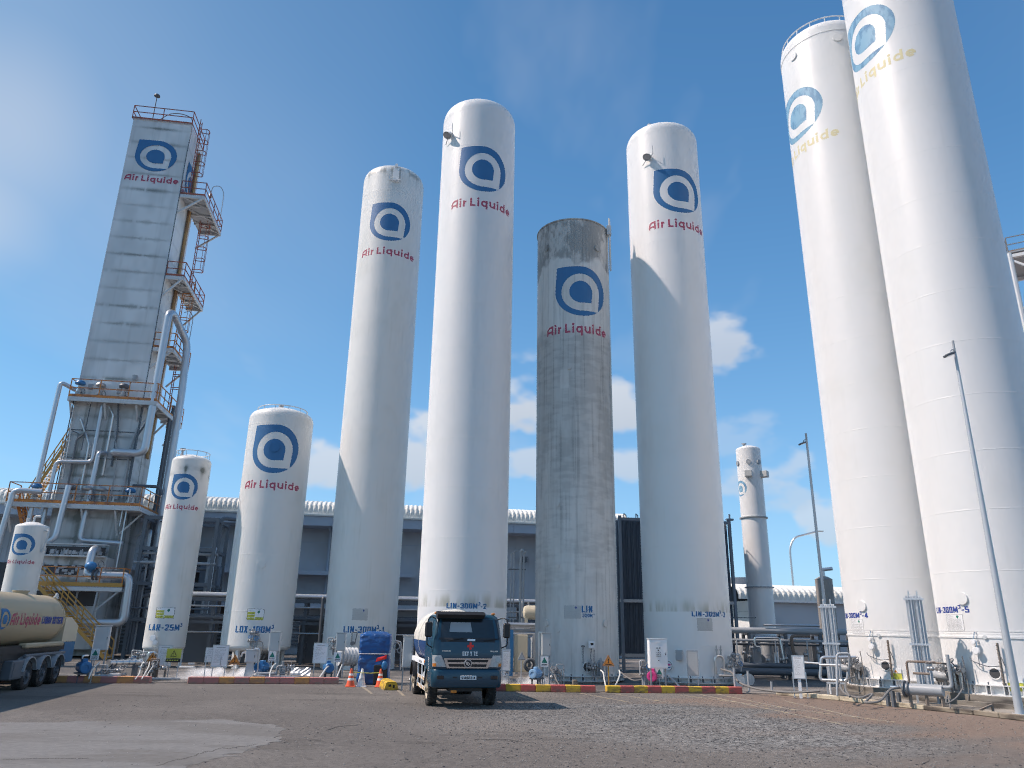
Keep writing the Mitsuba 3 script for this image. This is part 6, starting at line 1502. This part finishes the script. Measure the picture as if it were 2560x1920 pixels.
# small white receiver on the rack, blue post, white cabinets behind the truck
rv = thing('receiver_tank', 'small cream horizontal tank on a pipe stand between truck and grimy tank', 'tank')
c0 = np.array([.72, 38.0, 2.82]); obj('shell', MB().lathe([(.01, -.62), (.2, -.60), (.30, -.52), (.33, -.4), (.33, 1.2), (.01, 1.3)], (0, 0, 0), 32).move(np.array([[0, 0, 1, c0[0] + .62], [0, 1, 0, c0[1]], [1, 0, 0, c0[2]], [0, 0, 0, 1.0]])), 'trailer_white', rv)
for x in (.9, 1.4): obj('saddle', MB().box((x, 38.0, 2.4), (.14, .4, .4)), 'trailer_white', rv, False)
obj('nozzle', MB().cyl((1.0, 38, 3.1), (1.0, 38, 3.3), .04, 8), 'steel_grey', rv); obj('stand', MB().box((1.2, 38, 2.15), (2.2, .5, .1)).box((.45, 37.8, 1.05), (.14, .14, 2.1)).box((1.9, 37.8, 1.05), (.14, .14, 2.1)), 'steel_grey', rv, False)
for (x, r, z, m) in ((.15, .09, 2.25, 'galvanised'), (.3, .07, 2.0, 'steel_grey'), (.45, .06, 1.82, 'galvanised')): obj('cross_pipe', MB().cyl((-.4, 37.3 + x, z), (2.2, 37.3 + x, z), r, 10), m, rv)
vp = thing('vertical_pipes', 'group of thin vertical vent pipes against the warehouse, right of the truck', 'pipes')
for (u, r, zt) in ((0.12, .035, 5.8), (.27, .035, 5.9), (.62, .07, 5.95), (.78, .05, 5.85)): obj('vent_pipe', MB().pipe([(u, 40, .3), (u, 40, zt), (u + .12, 39.9, zt + .05)], r, 8), 'steel_grey', vp)
for z in (5.0, 2.6): obj('clamp', MB().box((.45, 40, z), (.9, .08, .06)), 'steel_dark', vp)
eq = thing('utility_cabinet', 'tall cream cabinet with a blue edge post behind the vent pipes', 'cabinet'); obj('housing', MB().box((.62, 36.4, 1.0), (.62, .5, 1.6), .0, .02), 'trailer_white', eq); obj('blue_post', MB().box((.18, 36.2, 1.0), (.16, .16, 2.0)), 'motor_blue', eq); obj('lamp_tube', MB().cyl((1.1, 36.2, .3), (1.1, 36.2, 1.7), .035, 8), 'reflective_white', eq); obj('side_panel', MB().box((1.35, 36.4, 1.0), (.36, .4, 1.6)), 'steel_grey', eq, False)
obj('reel', MB().torus((1.0, 35.0, .55), (.1, -1, 0), .22, .07, 24, 8).disc((1.0, 35.0, .55), (.1, -1, 0), .08, .1, 14), 'steel_dark', eq)
# insulated vessels on the ground behind the kerbs
for (a, b, r, m, lab) in (((-7.095, 33.251, 0.836), (-6.441, 33.690, 0.816), .34, 'pale_grey', 'ribbed grey horizontal exchanger at the foot of the tank marked LIN-300M3-1'), ((-14.962, 29.861, 0.586), (-14.381, 31.250, 0.580), .10, 'stainless', 'bright steel pipe header between the yellow stair and the argon tank')):
    t = thing('heat_exchanger', lab, 'exchanger'); a, b = np.array(a), np.array(b); obj('vessel', MB().cyl(a, b, r, 20), m, t); d = (b - a) / np.linalg.norm(b - a)
    for s in np.linspace(.02, .98, 6): obj('flange', MB().disc(a + (b - a) * s, d, r + .04, .03, 20), m, t)
    for s in (.15, .85): q = a + (b - a) * s; obj('saddle', MB().box((q[0], q[1], q[2] / 2), (.1, .3, q[2])), 'steel_dark', t, False)
    obj('connection', MB().pipe([b, b + [.25, 0, 0], b + [.25, 0, .35], b + [.45, .2, .35]], r * .35, 8), m, t)
manifold(t1, (-8.75, 38.4, .7), (1, 0, 0), (.8, .9), 61, 'steel_grey', 3); manifold(t1, (-6.45, 38.5, .3), (1, 0, 0), (.6, 1.3), 62, 'valve_metal', 3); manifold(ta, (-17.7, 37.5, .1), (1, 0, 0), (1.2, .7), 63, 'stainless', 2)
obj('loop_handle', MB().pipe([(-7.6, 38.45, 1.2), (-7.6, 38.4, 1.75), (-7.35, 38.4, 1.75), (-7.45, 38.45, 1.2)], .025, 7).disc((-7.55, 38.4, 1.25), (0, -1, 0), .1, .04, 14), 'steel_dark', t1)
sk = thing('pump_skid', 'low tangle of steel pipework on the ground between the two worn kerbs', 'pipework')
for a, b in (((-14.621, 28.352, 0.231), (-13.882, 28.721, 0.221)), ((-13.644, 29.166, 0.104), (-12.354, 30.277, 0.058)), ((-9.478, 29.831, 0.229), (-7.743, 30.533, 0.159)), ((-9.409, 29.957, 0.306), (-8.692, 30.069, 0.312)), ((-12.683, 31.653, 0.517), (-12.464, 31.741, 0.516)), ((-12.864, 31.365, 0.408), (-12.083, 30.816, 0.447))): obj('ground_pipe', MB().cyl(np.array(a), np.array(b), .05, 10), 'steel_grey', sk)
k = manifold(sk, np.array((-14.819, 28.925, 0.060)) * [1, 1, .4], (1, .1, 0), (1.1, .55), 71, 'steel_grey', 2); manifold(sk, np.array((-13.731, 30.118, 0.143)) * [1, 1, .4], (1, .1, 0), (.8, .7), 72, 'rusty_steel', 2); manifold(sk, np.array((-8.835, 30.652, 0.049)) * [1, 1, .4], (1, .1, 0), (.6, .75), 73, 'steel_grey', 2)
obj('drip_tray', MB().box(np.array((-13.998, 28.554, 0.296)) * [1, 1, .7], (.36, .3, .2), .1, .01), 'pale_grey', sk)
manifold(t0, np.array((1.582, 30.159, 0.220)) * [1, 1, .3], (1, .05, 0), (.55, .75), 74, 'steel_grey', 2); manifold(t3, np.array((5.144, 30.874, 0.261)) * [1, 1, .3], (1, .05, 0), (.35, 1.0), 75, 'steel_grey', 2)
# hoses
for (pts, r, m, lab) in (
        (((-14.523, 28.402, 0.695), (-14.516, 28.069, 0.537), (-14.410, 27.673, 0.350), (-14.243, 27.309, 0.208)), .022, 'hose_white', 'white hose arching over the worn kerb by the trailer'),
        (((-13.680, 29.921, 0.646), (-13.562, 29.535, 0.483), (-13.328, 28.982, 0.296), (-13.084, 28.214, 0.158)), .022, 'hose_white', 'left white hose of three dropping from the argon tank foot'),
        (((-13.481, 30.011, 0.646), (-13.361, 29.736, 0.505), (-13.078, 28.877, 0.306), (-12.898, 28.299, 0.156)), .02, 'hose_white', 'middle white hose of three dropping from the argon tank foot'),
        (((-13.353, 30.068, 0.631), (-13.277, 29.883, 0.500), (-13.129, 29.292, 0.337), (-12.933, 28.723, 0.210)), .018, 'hose_white', 'right white hose of three dropping from the argon tank foot'),
        (((-8.843, 30.442, 0.660), (-8.859, 30.125, 0.560), (-8.835, 29.819, 0.379), (-8.735, 29.431, 0.154)), .024, 'hose_white', 'white hose hanging over the faded reddish kerb under a green sign'),
        (((-6.885, 31.148, 0.603), (-6.982, 30.922, 0.525), (-7.047, 30.496, 0.315), (-7.069, 30.081, 0.155)), .03, 'hose_white', 'frosted white hose slanting down left of the blue pump by the tarpaulin'),
        (((-6.440, 31.039, 0.616), (-6.438, 30.733, 0.456), (-6.435, 30.427, 0.300), (-6.438, 30.222, 0.157)), .024, 'hose_white', 'straight white hose slanting down just left of the tarpaulin'),
        (((3.509, 29.794, 0.636), (3.548, 29.387, 0.575), (3.537, 28.985, 0.353), (3.540, 28.481, 0.093)), .026, 'hose_white', 'white hose falling left of the yellow sign post'),
        (((4.199, 29.806, 0.647), (4.183, 29.505, 0.551), (4.050, 29.120, 0.352), (3.876, 28.740, 0.159)), .026, 'hose_white', 'white hose falling right of the yellow sign post'),
        (((1.609, 29.556, 0.631), (1.731, 29.349, 0.520), (1.785, 29.045, 0.348), (1.874, 28.639, 0.187)), .022, 'hose_grey', 'grey hose at the foot of the grimy tank beside a green sign'),
        (((4.285, 29.996, 0.582), (4.457, 29.768, 0.430), (4.698, 29.529, 0.324), (4.972, 29.484, 0.358)), .026, 'hose_grey', 'black hose sagging left of the large control cabinet'),
        (((8.061, 29.934, 0.745), (8.294, 29.351, 0.654), (8.323, 28.718, 0.393), (8.639, 28.207, 0.234), (9.141, 27.416, 0.184), (9.706, 26.903, 0.194), (10.341, 26.450, 0.288)), .04, 'hose_grey', 'long black hose running from the striped kerb end toward the giant tanks'),
        (((10.966, 26.306, 1.383), (10.810, 26.046, 0.775), (10.548, 25.072, 0.337), (10.713, 24.348, 0.260), (11.110, 24.389, 0.365), (10.746, 23.895, 0.254), (10.564, 23.647, 0.185), (10.910, 23.490, 0.248), (11.398, 23.813, 0.525), (11.737, 23.871, 0.603)), .035, 'hose_grey', 'coiled grey hose looping over the pale kerb before the giant tanks'),
        (((11.341, 26.037, 0.760), (10.883, 25.581, 0.659), (10.602, 25.049, 0.455), (10.448, 24.462, 0.269)), .03, 'hose_grey', 'short grey hose hooping down by the left giant tank'),
        (((13.186, 23.102, 0.659), (12.798, 22.862, 0.406), (12.474, 22.812, 0.269), (12.680, 23.041, 0.464), (12.497, 22.686, 0.156)), .022, 'hose_grey', 'thin black cable looping at the foot of the right giant tank')):
    tag(obj('hose', MB().spline([np.maximum(np.array(q), [-99, -99, .03]) for q in pts], r, 7, 7), m), lab, 'hose')
# struts and bollards behind the last kerb
ST = 'thin grey posts behind the striped kerb'
for (p, h, lab) in (((8.176, 28.656, 0.208), 1.0, 'thin grey post nearest the striped kerb end'), ((8.888, 29.385, 0.223), .85, 'thin grey post second from the striped kerb end'), ((9.740, 29.430, 0.206), .42, 'short grey post farthest from the striped kerb end')): tag(obj('guard_post', MB().cyl((p[0], p[1], 0), (p[0], p[1], h * .85), .04, 10).disc((p[0], p[1], h * .85), (0, 0, 1), .045, .01, 10), 'steel_grey'), lab, 'post', ST)
tag(obj('slanted_pipe', MB().cyl((5.901, 29.210, 0.554), (6.139, 28.445, 0.203), .03, 8), 'stainless'), 'bright slanted steel pipe leaning on the striped kerb', 'pipe')
# pipe frame by the left giant tank and horizontal vessel between both
pf = thing('pipe_loops', 'rectangular steel pipe loops left of the first giant tank', 'pipework')
Q = lambda u, v, D: None
loop = [(10.436, 26.628, 0.388), (10.528, 26.592, 1.328), (10.840, 26.142, 1.349)]; obj('loop', MB().pipe([np.array(x) for x in ((11.541, 26.168, 1.360), (10.551, 26.583, 1.329), (10.447, 26.624, 0.611), (11.140, 26.124, 0.629), (11.190, 26.102, 0.900))], .05, 10, .12), 'galvanised', pf)
obj('loop', MB().pipe([np.array(x) for x in ((10.509, 25.521, 0.207), (10.781, 25.841, 1.470), (11.137, 25.690, 1.493), (11.121, 25.915, 0.787))], .04, 10, .12), 'steel_grey', pf); obj('cross_pipe', MB().cyl((10.481, 26.610, 1.087), (10.988, 26.188, 1.102), .045, 10).cyl((10.240, 27.346, 1.128), (10.593, 26.781, 1.120), .035, 8), 'galvanised', pf)
hv = thing('horizontal_vessel', 'dark grey horizontal vessel with end flange in front of the two giant tanks', 'vessel')
a, b = np.array((11.980, 24.085, 0.547)), np.array((12.732, 23.355, 0.558)); d = (b - a) / np.linalg.norm(b - a); obj('shell', MB().cyl(a, b, .16, 24), 'steel_grey', hv); obj('end_flange', MB().disc(a, d, .24, .05, 28).disc(a + d * .12, d, .22, .04, 28), 'steel_dark', hv)
obj('outlet_pipe', MB().pipe([a - d * .05 + [0, 0, .03], a - d * .4 + [0, 0, .03]], .05, 10), 'stainless', hv); obj('riser_loop', MB().pipe([b + [0, 0, .1], b + d * .25 + [0, 0, .1], b + d * .25 + [0, 0, 1.0]], .05, 10), 'steel_grey', hv)
obj('top_pipe', MB().pipe([a + d * .15 + [0, 0, .1], a + d * .15 + [0, 0, .78], b - d * .1 + [0, 0, .78]], .035, 8).cyl(a + d * .3 + [0, 0, .45], b - d * .3 + [0, 0, .45], .035, 8), 'rusty_steel', hv)
for s in (.12, .55, .95): q = a + (b - a) * s; obj('leg', MB().box((q[0], q[1], q[2] / 2), (.07, .07, q[2] - .1)), 'rusty_steel', hv, False)
for s in (.72, .8): q = a + (b - a) * s + [0, 0, .6]; obj('valve', MB().ball(q, .07, 1).cyl(q, q + [0, 0, .15], .02, 6).torus(q + [0, 0, .16], (0, .3, 1), .08, .012, 14, 5), 'valve_metal', hv)
for (u, v_, D, h) in ((2228, 1757, 25.7, .35), (2241, 1760, 25.6, .4), (2330, 1755, 26.0, .5), (2392, 1765, 25.9, .62), (2405, 1770, 25.8, .7)): pass
for p, h, w_ in (((11.709, 24.676, 0.000), .42, 'left'), ((11.766, 24.445, 0.000), .46, 'middle'), ((12.084, 24.741, 0.000), .40, 'right')): tag(obj('stub_post', MB().box((p[0], p[1], h / 2), (.09, .09, h), .3), 'steel_dark'), f'{w_} one of three dark steel stubs in the kerb line under the grey vessel', 'post', 'steel stub posts in the pale kerb')
p = (13.376, 23.198, 0.100); tag(obj('angle_strut', MB().beam((13.116, 22.333, 0.148), (13.534, 22.433, 0.278), .05).beam((13.534, 22.433, 0.278), np.array((13.534, 22.433, 0.278)) - [0, 0, .35], .05), 'rusty_steel'), 'rusty slanted strut on the concrete step before the right giant tank', 'strut')
# finned aluminium vaporizers
FV = 'tall aluminium finned vaporizers'


def fin_tower(label, p, z0, z1, yaw, nx=2, ny=2, pitch=.27):
    t = thing('ambient_vaporizer', label, 'vaporizer', FV); F = frame((p[0], p[1], 0), yaw)
    for i in range(nx):
        for j in range(ny):
            x, y = (i - (nx - 1) / 2) * pitch, (j - (ny - 1) / 2) * pitch; mb = MB().cyl((x, y, z0), (x, y, z1), .03, 10)
            for k in range(8): a = PI / 8 + k * PI / 4; mb.beam((x + .07 * math.cos(a), y + .07 * math.sin(a), z0), (x + .07 * math.cos(a), y + .07 * math.sin(a), z1), .10, .006, up=(-math.sin(a), math.cos(a), 0))
            obj('finned_tube', mb.move(F), 'aluminium_fin', t, False)
        x = (i - (nx - 1) / 2) * pitch; obj('return_bend', MB().pipe([(x, -pitch / 2, z1 - .05), (x, -pitch / 2, z1 + .16), (x, pitch / 2, z1 + .16), (x, pitch / 2, z1 - .05)], .022, 8, .1).move(F), 'galvanised', t)
    for z in (z1 - .1, (z0 + z1) / 2, z0 + .05): obj('fin_bracket', MB().box((0, -pitch * .86, z), (nx * pitch + .1, .03, .06)).box((0, pitch * .86, z), (nx * pitch + .1, .03, .06)).move(F), 'aluminium_fin', t, False)
    for x in (-.28, .28): obj('stand', MB().box((x, 0, z0 / 2), (.06, .06, z0)).move(F), 'steel_grey', t, False)
    return t


p = (12.956, 24.709, 1.943); fin_tower('tall aluminium finned vaporizer standing between the two giant tanks', p, .35, 3.28, -.45, 2, 2, .24)
p = (11.568, 28.113, 1.870); fin_tower('tall aluminium finned vaporizer behind the rear lamp post', p, .4, 3.1, -.35, 2, 2, .24)
# lamp posts


def flood_post(label, x, y, h, r0, r1, arm):
    t = thing('lamp_post', label, 'lamp post'); zb = .06
    obj('pole', MB().cyl((x, y, 0), (x, y, h), r0, 16, r1), 'pole_grey', t); obj('base_flange', MB().disc((x, y, zb + .06), (0, 0, 1), r0 + .1, .03, 20), 'steel_grey', t)
    obj('bracket', MB().cyl((x, y, h - .05), (x, y, h + .35), r1 * .9, 8).pipe([(x, y, h + .05), (x + arm * .5, y - .05, h + .03), (x + arm * .8, y - .1, h - .1)], .02, 7), 'steel_grey', t)
    c = np.array([x + arm, y - .12, h - .16]); ang = math.copysign(.35, arm); mb = MB().box((0, 0, 0), (.30, .26, .07), 0, .02); R = np.array([[math.cos(ang), 0, math.sin(ang), c[0]], [0, 1, 0, c[1]], [-math.sin(ang), 0, math.cos(ang), c[2]], [0, 0, 0, 1]]); obj('floodlight', mb.move(R), 'steel_dark', t); obj('lamp_glass', MB().box((0, 0, -.04), (.24, .2, .012)).move(R), 'lamp_lens', t)
    return t


flood_post('slim grey lamp post with floodlight in the gap left of the giant tanks', 13.6, 33.3, 10.5, .075, .05, -.26)
tag(obj('marker_post', MB().cyl((11.72, 28.99, 0), (11.72, 28.99, 1.75), .035, 10), 'reflective_white'), 'thin white post standing at the pale kerb before the pipe loops', 'post')
flood_post('nearest grey lamp post in front of the right giant tank', 13.75, 21.62, 10.5, .11, .04, -.26)
sl = thing('street_lamp', 'far curved street lamp rising behind the low roof at right', 'lamp post'); q0 = np.array((26.057, 70.328, 6.149)); obj('pole', MB().pipe([(q0[0], q0[1], 0), (q0[0], q0[1], 9.6), (q0[0] + .5, q0[1], 10.55), (q0[0] + 2.6, q0[1], 11.1)], [.13] * 1 if False else .09, 10, 1.0), 'galvanised', sl); obj('lamp_head', MB().box((q0[0] + 2.9, q0[1], 11.15), (.8, .25, .1), 0, .03), 'steel_grey', sl)
# silencer drum
sd = thing('silencer_drum', 'brown-grey upright drum with a side spout behind the rear lamp post', 'silencer'); c = (15.4, 37.5); obj('drum', MB().lathe([(.40, .1), (.40, 4.55), (.41, 4.6), (.2, 4.72), (.10, 4.75)], (c[0], c[1], 0), 32), 'drum_grey', sd, 40); obj('spout', MB().cyl((c[0], c[1], 4.7), (c[0], c[1], 5.0), .10, 12).cyl((c[0] - .08, c[1], 5.05), (c[0] + .48, c[1], 5.12), .085, 12), 'galvanised', sd)
# lattice tower at the right edge
lt = thing('lattice_tower', 'white steel lattice tower with railed platform at the far right edge', 'tower'); LT = frame((32.8, 44.1, 0), math.radians(-32)); W4 = 4.2
for x in (0, W4):
    for y in (0, W4): obj('column', MB().cyl((x, y, 0), (x, y, 26.2), .2, 10).move(LT), 'white_paint', lt)
for z in (4, 8.6, 13.2, 17.8, 22.2, 26.0):
    for (p, q) in (((0, 0), (W4, 0)), ((0, 0), (0, W4)), ((W4, 0), (W4, W4)), ((0, W4), (W4, W4))): obj('girt', MB().beam((p[0], p[1], z), (q[0], q[1], z), .22).move(LT), 'white_paint', lt, False)
for i, (z0, z1) in enumerate(((4, 8.6), (8.6, 13.2), (13.2, 17.8), (17.8, 22.2), (22.2, 26))):
    for (p, q) in (((0, 0), (W4, 0)), ((0, W4), (0, 0))): obj('diagonal', MB().beam((p[0], p[1], z1 - .2), (q[0], q[1], z0 + .2), .13).move(LT), 'white_paint', lt, False)
pk = obj('platform', MB().box((W4 / 2, W4 / 2, 26.25), (W4 + .3, W4 + .3, .08)).move(LT), 'steel_grey', lt, False); mb = MB(); rail_run(mb, [(W4, 0, 26.3), (0, 0, 26.3), (0, W4, 26.3)], 1.1, 1.2); obj('railing', mb.move(LT), 'rusty_steel', pk, False)
mb = MB(); rail_run(mb, [(W4, .5, 17.9), (.6, .5, 17.9), (.6, W4, 17.9)], 1.1, 1.2); obj('railing', mb.move(LT), 'rusty_steel', lt, False)
# ---------------------------------------------------------------- cold vapour drifting over the ground


def vapour(label, c, size, peak, seed, plume=0.0):
    nx, ny, nz = 64, 28, 24; zz, yy, xx = np.meshgrid((np.arange(nz) + .5) / nz, (np.arange(ny) + .5) / ny, (np.arange(nx) + .5) / nx, indexing='ij'); P3 = np.stack([xx * size[0], yy * size[1], zz * size[2]], -1)
    nse = meshkit.fbm(P3 * np.array([2.2, 2.2, 3.4]) + seed, 5, seed); lump = meshkit.fbm(P3 * np.array([1.3, 1.1, 0]) + seed * 2, 4, seed + 3)
    rx = np.clip(1 - np.abs(xx - .5) * 2, 0, 1); top = .10 + .75 * np.clip((lump - .33) * 2.4, 0, 1) * np.sqrt(rx) + plume * np.exp(-((xx - .60) / .05) ** 2)
    edge = np.clip(rx * 2.2, 0, 1) * np.clip(np.minimum(yy, 1 - yy) / .3, 0, 1)
    den = np.clip((top - zz) * 2.6 + (nse - .5) * 1.5, 0, 1) * edge * np.clip((nse - .30) * 2.6, 0, 1) * (1 - .5 * zz); den[-1] = 0; den[:, 0] = 0; den[:, -1] = 0; den[:, :, 0] = 0; den[:, :, -1] = 0
    k = numbered('vapour_cloud'); mtx = T().translate([c[0] - size[0] / 2, c[1] - size[1] / 2, c[2]]).scale(list(size))
    med = {'type': 'heterogeneous', 'albedo': {'type': 'constvolume', 'value': {'type': 'rgb', 'value': [.99, .99, .99]}}, 'sigma_t': {'type': 'gridvolume', 'grid': mi.VolumeGrid((den * peak).astype(np.float32)[..., None]), 'to_world': mtx, 'filter_type': 'trilinear'}, 'scale': 1.0}
    scene[k] = {'type': 'cube', 'to_world': T().translate([c[0], c[1], c[2] + size[2] / 2]).scale([size[0] / 2, size[1] / 2, size[2] / 2]), 'bsdf': {'type': 'null'}, 'interior': med}
    labels[k] = {'label': label, 'category': 'vapour', 'kind': 'stuff'}


vapour('white cold vapour over the ground before the oxygen tank', (-10.75, 30.9, .03), (4.0, 2.2, .85), 13.0, 3, .35)
vapour('white cold vapour drifting right of the truck behind the striped kerb', (.45, 30.0, .03), (3.0, 1.8, .9), 7.0, 8)
